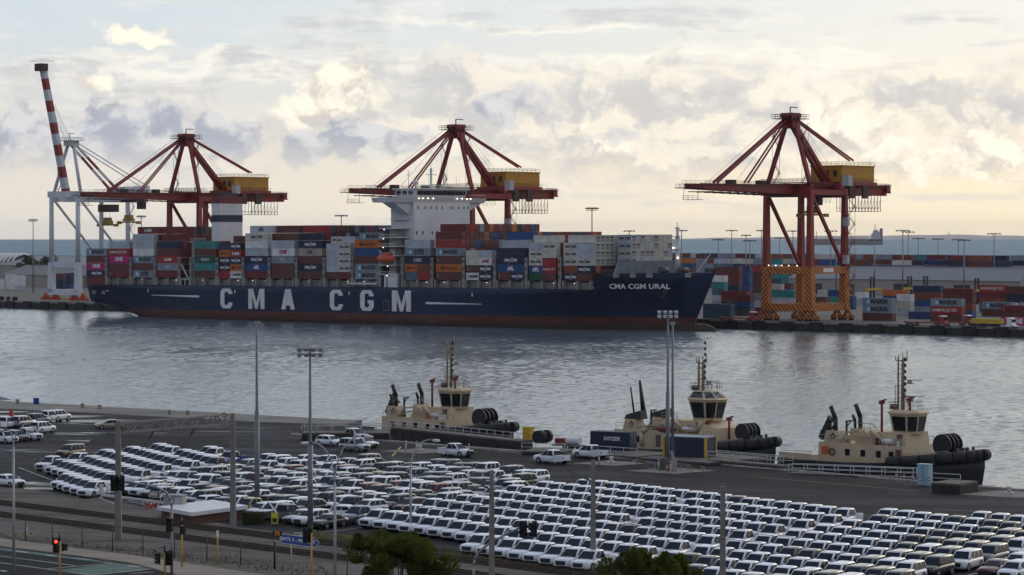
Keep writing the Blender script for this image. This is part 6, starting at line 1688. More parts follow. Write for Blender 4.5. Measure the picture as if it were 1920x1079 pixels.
    # wheels in dark arches
    for x in s['wb']:
        for sy in (-1, 1):
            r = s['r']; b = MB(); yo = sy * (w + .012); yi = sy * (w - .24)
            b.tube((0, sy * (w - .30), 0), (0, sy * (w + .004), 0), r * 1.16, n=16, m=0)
            b.tube((0, yi, 0), (0, yo, 0), r, n=16, m=0); b.tube((0, yi, 0), (0, yo + sy * .01, 0), r * .62, n=10, m=1)
            put('wheel', b.mesh('wheel', [TYRE, CHROME]), t, (x, 0, r))
    if kind == 'pickup':
        b = MB(); zc = za + .24; x = fx(zc, .03); b.quad((x + .02, -.16, zc - .05), (x + .02, .16, zc - .05), (fx(zc + .14, .03) + .02, .16, zc + .09), (fx(zc + .14, .03) + .02, -.16, zc + .09)); put('paper_notice', b.mesh('paper_notice', [PAPER]), t)
    return t
PROTO = {k: car_proto(k) for k in SPEC}
KIDS = {k: list(o.children) for k, o in PROTO.items()}
HIDDEN = {'lower_intake', 'tail_light'}
USED = {k: False for k in SPEC}
CARS = []
KIND_WORD = {'pickup': 'double-cab pickup', 'suv': 'large SUV', 'sedan': 'sedan', 'hatchback': 'hatchback', 'crossover': 'crossover'}
CATW = {'pickup': 'pickup truck', 'suv': 'SUV', 'sedan': 'car', 'hatchback': 'car', 'crossover': 'car'}
def free(p, h, dl=5.0, dw=2.05):
    for q, hq in CARS:
        d = Vector((p[0] - q[0], p[1] - q[1]))
        if abs(d.x) + abs(d.y) < 12:
            for hh in (h, hq):
                lo = abs(d.x * hh[0] + d.y * hh[1]); la = abs(-d.x * hh[1] + d.y * hh[0])
                if lo < dl and la < dw: return False
    return True
def car(kind, colour, p, head, label, group, packed=False):
    o = PROTO[kind]; kids = KIDS[kind]
    if USED[kind]:
        o = o.copy(); COL.objects.link(o); new = []
        for ch in kids:
            if packed and ch.name.split('.')[0] in HIDDEN: continue
            c = ch.copy(); c.parent = o; COL.objects.link(c); new.append(c)
        kids = new
    USED[kind] = True
    o.location = (p[0], p[1], ZG); o.rotation_euler = (0, 0, math.atan2(head[1], head[0]))
    tag(o, label, CATW[kind], group)
    for c in kids:
        nm = c.name.split('.')[0]
        if nm in ('body', 'cargo_bed'): paint(c, PAINT[colour])
    CARS.append(((p[0], p[1]), (head[0], head[1])))
    return o
def inside(u, v, poly):
    c = False; n = len(poly)
    for i in range(n):
        (x1, y1), (x2, y2) = poly[i], poly[(i + 1) % n]
        if (y1 > v) != (y2 > v) and u < (x2 - x1) * (v - y1) / (y2 - y1) + x1: c = not c
    return c
def project(x, y, z):
    z -= EYE; c, s = math.cos(PITCH), math.sin(PITCH); d = y * c - z * s; w_ = y * s + z * c
    return 960 + FPX * x / d, 539.5 - FPX * w_ / d
def block(origin, e1, e2, head, poly, pick, name, group, jit=.12, ang=1.2, seed=1):
    rnd = random.Random(seed)
    for j in range(-3, 22):
        row = []
        for i in range(-16, 44):
            p = Vector(origin) + Vector(e1) * i + Vector(e2) * j
            u, v = project(p.x, p.y, ZG + .4)
            if inside(u, v, poly): row.append(p)
        row.sort(key=lambda q: project(q.x, q.y, ZG)[0])
        n = 0
        for p in row:
            p = p + Vector((rnd.uniform(-jit, jit), rnd.uniform(-jit, jit)))
            a = R(rnd.uniform(-ang, ang)); h = Vector((head[0] * math.cos(a) - head[1] * math.sin(a), head[0] * math.sin(a) + head[1] * math.cos(a)))
            q = pick(rnd, p, j, n)
            if q is None: continue
            kind, colour, flip = q
            if flip: h = -h
            if not free(p, h): continue
            ROWLIST.append((kind, colour, p, h, name, j, group)); CARS.append(((p.x, p.y), (h.x, h.y)))
            n += 1
ROWLIST = []
HM = Vector((-.58, -.815)).normalized()
def pick_mid(rnd, p, j, n):
    k = rnd.random()
    return ('pickup', 'white' if k > .012 else 'maroon', False)
POLY_MID = [(664, 984), (700, 992), (800, 1010), (960, 1040), (1100, 1062), (1215, 1058), (1300, 1040), (1570, 993), (1590, 976), (1540, 962), (1380, 941), (1250, 932), (1119, 918), (1040, 921), (975, 931), (926, 941), (814, 959), (740, 970)]
block((-15.4, 297.7), Vector((.60, -.80)) * 2.42, -HM * 5.95, Vector((-.53, -.848)), POLY_MID, pick_mid, 'middle block', 'white pickups of the middle block', seed=3)
def pick_right(rnd, p, j, n):
    u, v = project(p.x, p.y, ZG)
    edge = (u - 1640) * .21 + (v - 1098)          # the two columns beside the drive aisle are large SUVs
    k = rnd.random()
    if edge > -26: return ('suv', rnd.choice(['black', 'black', 'white', 'white', 'grey', 'silver']), False)
    return ('pickup', 'white' if k > .2 else rnd.choice(['black', 'grey', 'black']), False)
POLY_RIGHT = [(1190, 1115), (1640, 1115), (1760, 1080), (1930, 1043), (1945, 990), (1888, 985), (1848, 983), (1800, 993), (1763, 990), (1740, 985), (1667, 978), (1617, 990), (1557, 1001), (1501, 1011), (1439, 1023), (1379, 1034), (1300, 1052), (1200, 1074)]
HR = Vector((-.575, -.818)).normalized()
block((33.4, 250.8), Vector((.62, -.785)) * 2.46, -HR * 5.72, Vector((-.54, -.842)), POLY_RIGHT, pick_right, 'right block', 'pickups and SUVs of the right block', seed=5)
HL_ = Vector((-.46, -.888)).normalized()
def pick_left(rnd, p, j, n):
    k = rnd.random(); return ('pickup', 'white' if k > .04 else 'grey', False)
POLY_LEFT = [(52, 884), (176, 926), (250, 905), (335, 892), (440, 874), (395, 856), (300, 850), (235, 858), (170, 866), (110, 868)]
block((-62.1, 371.1), Vector((.405, -.914)) * 2.87, -HL_ * 6.1, HL_, POLY_LEFT, pick_left, 'left block', 'white pickups of the left block', seed=7)
def pick_mix(rnd, p, j, n):
    kind = rnd.choices(['suv', 'sedan', 'hatchback', 'crossover', 'pickup'], [3, 4, 3, 5, 1])[0]
    col = rnd.choices(['white', 'silver', 'grey', 'black', 'navy blue', 'red', 'maroon', 'beige', 'steel blue', 'yellow green'], [38, 10, 17, 20, 7, 3, 3, 2, 4, .5])[0]
    return (kind, col, rnd.random() < .10)
POLY_MIX = [(228, 918), (300, 945), (352, 956), (480, 962), (548, 975), (610, 990), (668, 976), (735, 964), (812, 952), (925, 934), (1010, 917), (1000, 899), (900, 882), (780, 874), (640, 868), (470, 866), (446, 882), (340, 898)]
HX = Vector((-.60, -.80)).normalized()
block((-30, 320), Vector((.56, -.83)) * 2.78, -HX * 5.5, HX, POLY_MIX, pick_mix, 'mixed block', 'assorted cars of the mixed block', .25, 4, seed=9)
# single cars: pixel of the ground under the middle, heading
RGT = Vector((QD.x, QD.y)); LFT = -RGT; AWAY = Vector((.45, .89)); 
SINGLES = [
 ('sedan', 'beige', 206, 804, Vector((-.95, -.3)), 'beige sedan standing alone in front of the gantry post'), ('suv', 'bronze', 132, 858, HL_, 'bronze four wheel drive behind the left pickup block'),
 ('pickup', 'white', 12, 803, AWAY, 'white pickup seen from behind at the left edge'), ('suv', 'silver', 44, 801, AWAY, 'silver SUV seen from behind at the left edge'), ('suv', 'navy blue', 71, 796, AWAY, 'dark blue SUV under the blue notice'),
 ('pickup', 'white', 90, 791, AWAY, 'white pickup between the dark blue and the outermost SUV'), ('suv', 'white', 110, 789, AWAY, 'outermost white SUV seen from behind near the water'), ('suv', 'white', 80, 812, AWAY, 'white SUV seen from behind, alone before the row'),
 ('pickup', 'white', 52, 825, RGT, 'white pickup facing right at the left edge'), ('crossover', 'grey', 30, 828, RGT, 'grey crossover between two white cars at left'), ('suv', 'white', 8, 831, RGT, 'white SUV cut by the left edge facing right'),
 ('sedan', 'white', 16, 912, RGT, 'white coupe behind the rail embankment at the left edge'),
 ('pickup', 'white', 664, 826, RGT, 'white pickup by the timber jetty'), ('hatchback', 'white', 617, 836, RGT, 'white hatchback beside the double street lamp'), ('suv', 'silver', 664, 846, RGT, 'silver SUV in front of the white cars on the quay'),
 ('sedan', 'white', 682, 839, RGT, 'white sedan half hidden by the silver SUV on the quay'), ('pickup', 'white', 855, 856, RGT, 'white pickup with black bull bar by the kerb'), ('pickup', 'white', 1034, 869, LFT, 'white utility pickup driving left along the quay'),
 ('pickup', 'white', 1106, 859, LFT, 'white pickup facing left beside the navy container'), ('hatchback', 'white', 1912, 1068, HR, 'white hatchback in the bottom right corner'), ('sedan', 'maroon', 1868, 1079, HR, 'maroon sedan in the bottom right corner'), ('crossover', 'white', 1905, 1086, HR, 'white crossover cut by the bottom right corner'),
 ('sedan', 'white', 640, 972, Vector((-.8, .25)), 'white sedan seen from behind beside the tall grey mast'), ('pickup', 'bright blue', 432, 872, HL_, 'bright blue pickup at the end of the left block')]
for kind, col, u, v, h, lab in SINGLES:
    p = G(u, v); h = h.normalized()
    keep = []
    for it in ROWLIST:
        d = Vector((p.x - it[2].x, p.y - it[2].y))
        if d.length < 4.4 and kind in ('sedan', 'pickup') and u in (640, 432): continue
        keep.append(it)
    ROWLIST[:] = keep
ROWSEEN = {}
for kind, col, p, h, nm, j, grp in ROWLIST:
    ROWSEEN.setdefault((nm, j), []).append((kind, col, p, h, grp))
for nm in ('middle block', 'right block', 'left block', 'mixed block'):
    js = sorted(j for (n_, j) in ROWSEEN if n_ == nm)
    for rj, j in enumerate(js):
        for n, (kind, col, p, h, grp) in enumerate(sorted(ROWSEEN[nm, j], key=lambda q: project(q[2].x, q[2].y, ZG)[0])):
            car(kind, col, p, h, f'{col} {KIND_WORD[kind]}, {ORD[n]} from the left in {ORD[rj]} row of the {nm}', grp, packed=rj > 0)
for kind, col, u, v, h, lab in SINGLES:
    car(kind, col, G(u, v), h.normalized(), lab, 'cars standing outside the blocks')
print('pickups', sum(1 for r_ in ROWLIST if r_[0] == 'pickup')); print('cars', len(ROWLIST) + len(SINGLES), {n: len([1 for r_ in ROWLIST if r_[4] == n]) for n in ('middle block', 'right block', 'left block', 'mixed block')})
# roll bars and bull bar
for o in [o for o in COL.objects if o.get('label', '').startswith('white pickup with black bull bar')]:
    b = MB(); b.tube((2.72, -.8, .75), (2.72, .8, .75), .06, n=6); b.tube((2.72, -.6, 1.05), (2.72, .6, 1.05), .05, n=6); b.box(2.6, 2.78, -.85, .85, .42, .62)
    for y in (-.55, .55): b.tube((2.7, y, .5), (2.72, y, 1.05), .05, n=6)
    b.build('bull_bar', TRIMB, o)
# ------------------------------------------------------------------ railway, road and path in front of the yard
def px_sheet(name, pts, m, z, label, cat, kind='structure', depth=0.0):
    return sheet(name, [G(u, v)[:2] for u, v in pts], m, z, label, cat, kind, depth)
px_sheet('rail_embankment', [(-60, 903), (0, 911), (180, 934), (330, 962), (450, 990), (560, 1001), (650, 1010), (800, 1034), (1130, 1080), (1400, 1118), (1400, 1200), (800, 1135), (560, 1088), (250, 1042), (0, 1013), (-60, 1005)], BALLAST, ZG + .008, 'brown grey ballast bed of the railway', 'ballast')
px_sheet('grass_verge', [(560, 998), (650, 1003), (800, 1028), (1130, 1073), (1300, 1096), (1290, 1106), (1100, 1080), (800, 1036), (640, 1011), (560, 1004)], SCRUB, ZG + .012, 'dry green grass verge between the yard and the railway', 'verge')
def tuft_field():
    rnd = random.Random(2); b = MB(); vs = []; fs = []
    for i in range(5200):
        t = rnd.random(); u = 560 + 680 * t; c = 1001 + (u - 560) * .128 + max(0, (u - 640)) * .0; w = 9 + 3 * t
        v = c + rnd.uniform(-.5, .5) * w; p = G(u, v, ZG + .012); h = rnd.uniform(.08, .3); a = rnd.uniform(0, 6.28); d = Vector((math.cos(a), math.sin(a), 0)) * rnd.uniform(.05, .12)
        o = len(vs); vs += [p - d, p + d, p + Vector((d.y * .8, d.x * .8, h))]; fs.append((o, o + 1, o + 2))
    for i in range(900):
        u = rnd.uniform(-20, 620); v = 1008 + (u) * .112 + rnd.gauss(0, 1) * 5 - 2; p = G(u, v, ZG + .012); h = rnd.uniform(.06, .22); a = rnd.uniform(0, 6.28); d = Vector((math.cos(a), math.sin(a), 0)) * rnd.uniform(.05, .16)
        o = len(vs); vs += [p - d, p + d, p + Vector((d.y, d.x, h))]; fs.append((o, o + 1, o + 2))
    b.add(vs, fs); tag(b.build('dry_grass', mat('dry grass', (.17, .15, .075), .9, var=.35, scale=.3)), 'dry grass tufts beside the railway', 'grass', kind='stuff')
tuft_field()
BED = mat('oily ballast', (.042, .033, .028), .95, var=.3, scale=2.0, spec=.05); RAILS = mat('rail steel', (.085, .055, .042), .5, .5, var=.2); SLEEP = mat('sleeper', (.06, .046, .038), .9, var=.3)
def track(u0, v0, u1, v1, label):
    a, c = G(u0, v0, ZG + .012), G(u1, v1, ZG + .012); d = (c - a).normalized(); L = (c - a).length + 60; a = a - d * 30
    t = thing('railway_track', label, 'railway track', a, math.atan2(d.y, d.x), 'pair of railway tracks')
    for y in (-.55, .55):
        b = MB(); b.box(0, L, y - .07, y + .07, .1, .14); b.box(0, L, y - .02, y + .02, .14, .22); b.box(0, L, y - .037, y + .037, .22, .27); b.build('rail', RAILS, t)
    MB().quad((0, -1.75, -.002), (L, -1.75, -.002), (L, 1.75, -.002), (0, 1.75, -.002)).build('track_bed', BED, t)
    me = MB().box(-.12, .12, -1.2, 1.2, 0, .1).mesh('sleeper', [SLEEP])
    for i in range(int(L / .7)):
        put('sleeper', me, t, (i * .7, 0, 0))
track(0, 943, 1126, 1082, 'upper railway track nearest the parked cars')
track(0, 965, 900, 1079, 'lower railway track nearest the wire fence')
px_sheet('footpath', [(-60, 1004), (0, 1012), (250, 1044), (560, 1090), (700, 1110), (700, 1160), (480, 1110), (330, 1080), (272, 1064), (240, 1057), (120, 1041), (0, 1026), (-60, 1018)], PATHM, ZG + .13, 'beige footpath beside the road', 'footpath', depth=.128)
px_sheet('road', [(-80, 1014), (0, 1024), (120, 1039), (240, 1055), (272, 1062), (330, 1078), (480, 1108), (600, 1180), (-80, 1180)], PATCH, ZG + .004, 'dark asphalt road at the bottom left', 'road')
GREENL = mat('cycle lane green', (.055, .115, .10), .8, var=.4, scale=.7, stain=(.05, .055, .055), stain_amt=.8)
px_sheet('cycle_lane', [(0, 1027), (240, 1058.5), (288, 1067), (230, 1073), (170, 1078.5), (112, 1069), (208, 1057), (0, 1032)], GREENL, ZG + .008, 'worn green cycle lane paint on the road', 'cycle lane')
b = MB()
for p, q, w in (((0, 1043), (140, 1061), .15), ((0, 1055.5), (172, 1079), .15), ((90, 1067), (210, 1056.3), .14), ((30, 1034), (52, 1036.5), .2), ((85, 1041), (104, 1043.2), .2), ((140, 1047), (170, 1050), .2), ((172, 1079), (290, 1067), .15), ((0, 1070), (12, 1072), .3), ((240, 1061), (262, 1063), .35), ((245, 1076), (290, 1073), .15)):
    seg(b, G(*p), G(*q), w, ZG + .012)
tag(b.build('road_lines', WHITE_LINE), 'white lane lines on the road', 'road marking', kind='structure')
# yard paint: parking lines and cracks
b = MB()
for p, q, w in (((35, 877), (215, 945), .14), ((1640, 1100), (1920, 1012.5 + 22), .14), ((1640, 1120), (1930, 1052), .14), ((560, 985), (655, 968), .12), ((590, 1000), (720, 985), .12), ((650, 975), (560, 960), .10), ((600, 992), (700, 962), .10), ((300, 957), (240, 938), .1)):
    seg(b, G(*p), G(*q), w, ZG + .010)
tag(b.build('yard_lines', WHITE_LINE), 'white bay lines on the yard asphalt', 'yard marking', kind='structure')
b = MB()
for p, q, w in (((735, 856), (752, 838), .25), ((700, 822), (1000, 853), .12), ((1060, 870), (1200, 868), .1), ((1400, 893), (1720, 921), .12), ((600, 806), (690, 822), .1)):
    seg(b, G(*p), G(*q), w, ZG + .014)
tag(b.build('quay_lines', YELLOW_LINE), 'worn yellow lines on the quay', 'quay marking', kind='structure')
b = MB(); rnd = random.Random(8)
TAR = mat('tar joint', (.018, .018, .02), .6)
for i in range(26):
    u = rnd.uniform(-20, 1850); v0 = 790 + u * .075 + rnd.uniform(6, 60); L = rnd.uniform(60, 420)
    seg(b, G(u, v0), G(u + L, v0 + L * .083), rnd.uniform(.08, .22), ZG + .0055 + i * .0001)
tag(b.build('tar_joints', TAR), 'dark tar joints across the quay asphalt', 'tar joint', kind='structure')
for i, (u, v, s_) in enumerate(((790, 846, 9), (1147, 869, 8), (1892, 927, 9), (1258, 883, 9))):
    p = G(u, v); px = [(p.x + s_ * .55 * math.cos(a) * (1.2 if abs(math.cos(a)) > .5 else .8), p.y + s_ * .55 * math.sin(a)) for a in [R(-42) + PI / 4 + k * PI / 2 for k in range(4)]]
    sheet('concrete_pad', px, CONC, ZG + .018 + i * .001, ['pale concrete pad under the left bollard', 'pale concrete pad under the bollard near the pier', 'pale concrete pad under the far right bollard', 'pale concrete pad under the tall mast'][i], 'concrete')

# fence
def fence():
    pts = [(-10, 1009), (47.5, 1016), (98, 1022), (154, 1028), (211, 1034), (268, 1040), (327, 1046.5), (388, 1053), (451, 1061), (516, 1068), (583, 1075.5), (651, 1083), (720, 1091)]
    P = [G(*q) for q in pts]; t = thing('wire_fence', 'dark wire fence on slim posts along the railway', 'fence', P[0])
    m = mat('fence steel', (.03, .03, .03), .6)
    for p in P: MB().tube(p - P[0], p - P[0] + Vector((0, 0, 2.5)), .05, n=6).build('post', m, t)
    for z in (.2, 1.3, 2.4):
        b = MB(); b.path([p - P[0] + Vector((0, 0, z)) for p in P], .012, 4); b.build('wire', m, t)
fence()

# ------------------------------------------------------------------ masts, lamps, overhead line
POLE = mat('painted pole blue grey', (.16, .175, .20), .5, .2); CPOLE = mat('concrete pole', (.22, .21, .19), .85, var=.15, scale=.6, stain=(.12, .11, .1), stain_amt=.4); SLIM = mat('slim pole grey', (.36, .37, .38), .5, .2)
LAMPW = mat('lamp glass', (.62, .60, .55), .15, var=.1)
def tall_mast(u, v, ytop, label, heads, low=None):
    p = G(u, v); h = D(u, ytop, p.y).z - ZG
    t = thing('high_mast', label, 'light mast', p, 0, 'tall yard light masts')
    MB().box(-.5, .5, -.5, .5, 0, .25).build('base_plate', JCON, t)
    MB().tube((0, 0, .2), (0, 0, h), .24, .11, n=10).build('pole', POLE, t)
    if low: MB().tube((.0, 0, .2), (.0, 0, low), .29, .27, n=10).build('sleeve', POLE, t)
    if heads:
        b = MB(); b.bar((-1.25, 0, h), (1.25, 0, h), .12); b.bar((-1.25, 0, h - .55), (1.25, 0, h - .55), .12); b.bar((0, -.6, h), (0, .6, h), .1); b.build('crossarm', POLE, t)
        for z in (h + .02, h - .53):
            for i in range(4):
                x = -1.1 + i * .73; q = MB(); q.hexa([(x - .2, -.35, z - .28), (x + .2, -.35, z - .28), (x + .24, .1, z - .12), (x - .24, .1, z - .12)], [(x - .2, -.25, z + .02), (x + .2, -.25, z + .02), (x + .24, .2, z + .12), (x - .24, .2, z + .12)]); q.build('floodlight', LAMPD if heads == 1 else SLIM, t)
    else:
        b = MB(); b.prism([(-.42, 0, h), (.42, 0, h), (0, 0, h - .75)], (0, .06, 0)); b.build('bracket_plate', SLIM, t)
    return t
tall_mast(482, 958, 603, 'slim tall mast with a triangular top in the yard, left of the lamp mast', 0, 11)
tall_mast(582, 1000, 655, 'tall mast with a bank of dark floodlights in the yard', 1, 9)
tall_mast(1252, 880, 585, 'thick tall floodlight mast on the quay in front of the middle tug', 2, 10)
tall_mast(1261, 884, 604, 'slim mast with a triangular top close beside the quay floodlight mast', 0, None)
def arc_arm(b, base, tip, r, n=8):
    base, tip = Vector(base), Vector(tip); pts = []
    for i in range(n + 1):
        a = PI / 2 * i / n
        pts.append(Vector((base.x + (tip.x - base.x) * (1 - math.cos(a)), base.y + (tip.y - base.y) * (1 - math.cos(a)), base.z + (tip.z - base.z) * math.sin(a))))
    b.path(pts, r, 7); return pts
def lamp_head(t, tip, d):
    tip = Vector(tip); d = Vector(d).normalized()
    b = MB(); b.sphere(tip + d * .62 + Vector((0, 0, -.08)), .42, .2, .17, n=10, k=6); o = b.build('lamp_glass', LAMPW, t)
    b = MB(); b.sphere(tip + d * .12, .2, .14, .15, n=8, k=5); b.build('lamp_housing', LAMPD, t)
def street_lamp(u, v, label, arms, split):
    p = G(u, v); t = thing('street_lamp', label, 'street lamp', p, 0, 'street lamps')
    zs = D(u, split, p.y).z - ZG
    MB().tube((0, 0, 0), (0, 0, zs), .15, .10, n=10).build('pole', SLIM, t)
    for (au, av) in arms:
        q = D(au, av, p.y) - p
        b = MB(); arc_arm(b, (0, 0, zs - .02), q, .07); b.build('arm', SLIM, t); lamp_head(t, q, (1 if q.x > 0 else -1, 0, 0))
street_lamp(628, 1086, 'grey double-armed street lamp rising above the mixed cars', ((585, 830), (678, 818)), 905)
street_lamp(770, 1001, 'grey single-armed street lamp in the yard', ((806, 825),), 880)
street_lamp(26, 1077, 'grey street lamp with two short arms at the left edge', ((14, 806), (42, 806)), 838)
def bracket(t, z, dx, m):
    pass
def portal():
    p1, p2 = G(222, 1012), G(437, 987)
    z1 = D(222, 790, p1.y).z - ZG; z2 = D(437, 775, p2.y).z - ZG
    t = thing('overhead_line_gantry', 'concrete posts with a steel lattice beam spanning the railway', 'gantry', p1)
    d = p2 - p1
    for o_, z, w in ((Vector((0, 0, 0)), z1, .68), (d, z2, .62)):
        b = MB(); b.hexa([(o_.x - w / 2, o_.y - .3, 0), (o_.x + w / 2, o_.y - .3, 0), (o_.x + w / 2, o_.y + .3, 0), (o_.x - w / 2, o_.y + .3, 0)], [(o_.x - w * .33, o_.y - .22, z), (o_.x + w * .33, o_.y - .22, z), (o_.x + w * .33, o_.y + .22, z), (o_.x - w * .33, o_.y + .22, z)]); b.build('post', CPOLE, t)
    zt = min(z1, z2) - .15; a = Vector((.3, 0, zt)); c = Vector((d.x - .3, d.y, zt)); dn = Vector((0, 0, -.95)); n = 14
    sd = d.cross(Vector((0, 0, 1))).normalized() * .3
    for s in (-1, 1):
        for k, o_ in ((0, Vector((0, 0, 0))), (1, dn)): MB().bar(a + sd * s + o_, c + sd * s + o_, .14).build('chord', CPOLE, t)
        for i in range(n):
            q0 = a.lerp(c, i / n) + sd * s; q1 = a.lerp(c, (i + 1) / n) + sd * s
            MB().bar(q0 + (dn if i % 2 else Vector()), q1 + (Vector() if i % 2 else dn), .1).build('lacing', CPOLE, t)
    for f, du in ((.30, -1.7), (.68, -1.7)):
        q = a.lerp(c, f) + dn
        b = MB(); b.tube(q, q + Vector((du, 0, -2.6)), .035, n=5); b.tube(q + Vector((-.15, 0, -.2)), q + Vector((-.55, 0, -.85)), .09, n=7); b.build('dropper', TRIMB, t)
portal()
def line_pole(u, v, ytop, label, arm=None):
    p = G(u, v); h = D(u, ytop, p.y).z - ZG; t = thing('overhead_line_pole', label, 'pole', p, 0, 'concrete overhead line poles')
    MB().hexa([(-.27, -.22, 0), (.27, -.22, 0), (.27, .22, 0), (-.27, .22, 0)], [(-.19, -.16, h), (.19, -.16, h), (.19, .16, h), (-.19, .16, h)]).build('post', CPOLE, t)
    if arm:
        b = MB(); b.bar((-.2, 0, h - arm), (-2.4, 0, h - arm + 1.0), .05); b.tube((-.3, 0, h - arm + .05), (-.9, 0, h - arm + .3), .09, n=7); b.bar((-2.4, 0, h - arm + 1.0), (-.3, 0, h - .5), .03); b.bar((-1.5, 0, h - arm + .55), (-3.0, 0, h - arm + .35), .03); b.build('cantilever_arm', TRIMB, t)
line_pole(922, 1102, 882, 'concrete line pole at the left edge of the white pickups', 1.6)
line_pole(1112, 1068, 863, 'tall concrete line pole in the middle of the white pickups', 1.9)
line_pole(1355, 1118, 912, 'concrete line pole at the right, by the second tree')

def wires():
    rnd = random.Random(6); A = [G(-40, 941), G(222, 968), G(560, 1010), G(1112, 1080), G(1500, 1130)]
    o = thing('overhead_wire', 'thin dark overhead line strung above the railway', 'overhead line', A[0])
    for dy, zz in ((0, 6.6), (0, 5.4), (-5.0, 6.6), (-5.0, 5.4)):
        b = MB()
        for p, q in zip(A, A[1:]):
            pts = []
            for i in range(9):
                t = i / 8; c = p.lerp(q, t) - A[0]; sag = (0.9 if zz > 6 else .1) * 4 * t * (1 - t); pts.append(c + Vector((dy * .72, dy * .68, zz - sag)))
            b.path(pts, .022, 4)
        b.build('wire', TRIMB, o)
wires()
# ------------------------------------------------------------------ signals and signs by the road
SIGY = mat('signal yellow', (.50, .27, .02), .5); SIGK = mat('signal black', (.012, .012, .014), .5, var=0); REDL = mat('red signal lit', (1.0, .03, .02), .4, emit=6.0, var=0)
GREYARM = mat('arm grey', (.24, .255, .28), .45, .3)
def signal_head(parent, c, rz=0.0, lit=False, k=1.0):
    c = Vector(c); b = MB(); b.box(-.34 * k, .34 * k, .0, .05, -.68 * k, .68 * k); b.box(-.2 * k, .2 * k, -.2, 0, -.58 * k, .58 * k)
    for z in (-.38, 0, .38): b.tube((0, -.42, z * k), (0, -.2, z * k), .17 * k, n=8, cap=False)
    h = b.build('signal_head', SIGK, parent, c, rz)
    for i, z in enumerate((-.38, 0, .38)):
        q = MB(); q.tube((0, -.205, z * k), (0, -.225, z * k), .14 * k, n=10); q.build('lens', REDL if lit and i == 2 else TRIMB, h)
def signal_post(u, v, ytop, heads, label, sleeve=True):
    p = G(u, v, ZG); h = D(u, ytop, p.y).z - ZG; t = thing('traffic_signal', label, 'traffic signal', p, 0, 'traffic signals')
    MB().tube((0, 0, 0), (0, 0, h - .35), .085, n=8).build('post', SIGY, t); MB().tube((0, 0, h - .35), (0, 0, h + .35), .075, n=8).build('post_cap', SIGK, t)
    for du, vv, rz, lit, k in heads: signal_head(t, D(u + du, vv, p.y) - p + Vector((0, -.05, 0)), rz, lit, k)
signal_post(112, 1096, 1008, ((-6, 1023, 0, True, .95), (6, 1026, 1.35, False, .55)), 'yellow post with a red light showing at the left of the road')
signal_post(309, 1094, 1030, ((-10, 1047, -1.3, False, .85), (8, 1047, .5, False, .95)), 'yellow post with two black signal heads at the road corner')
signal_post(341, 1066, 978, ((0, 994, .9, False, .62),), 'slim yellow post with a small pedestrian signal by the footpath')
signal_post(584, 1100, 992, ((-9, 1004, .4, False, 1.0),), 'yellow post with a signal head in front of the blue sign')
def mast_arm(base, knee, tip, heads, label):
    p = G(*base); t = thing('mast_arm_signal', label, 'traffic signal', p, 0, 'traffic signals')
    pts = [D(u, v, p.y) - p for u, v in knee]
    MB().tube((0, 0, 0), pts[0], .13, .11, n=9).build('post', GREYARM, t)
    b = MB(); b.path(pts, .1, 8); b.build('arm', GREYARM, t)
    for u, v, rz in heads: signal_head(t, D(u, v, p.y) - p + Vector((0, -.12, 0)), rz, False, 1.05)
mast_arm((322, 1092), [(322, 950), (320, 938), (315, 928), (306, 920), (292, 914), (270, 909), (238, 904), (222, 902)], None, ((215, 906, .5), (229, 906, -.9), (316, 984, 1.2)), 'grey curved mast arm with two black signal heads at the left')
mast_arm((888, 1100), [(888, 1062), (890, 1050), (896, 1038), (906, 1028), (922, 1017), (946, 1004), (972, 991), (985, 984)], None, ((981, 992, .4), (1002, 992, -1.0)), 'grey curved mast arm with two signal heads before the pickups')
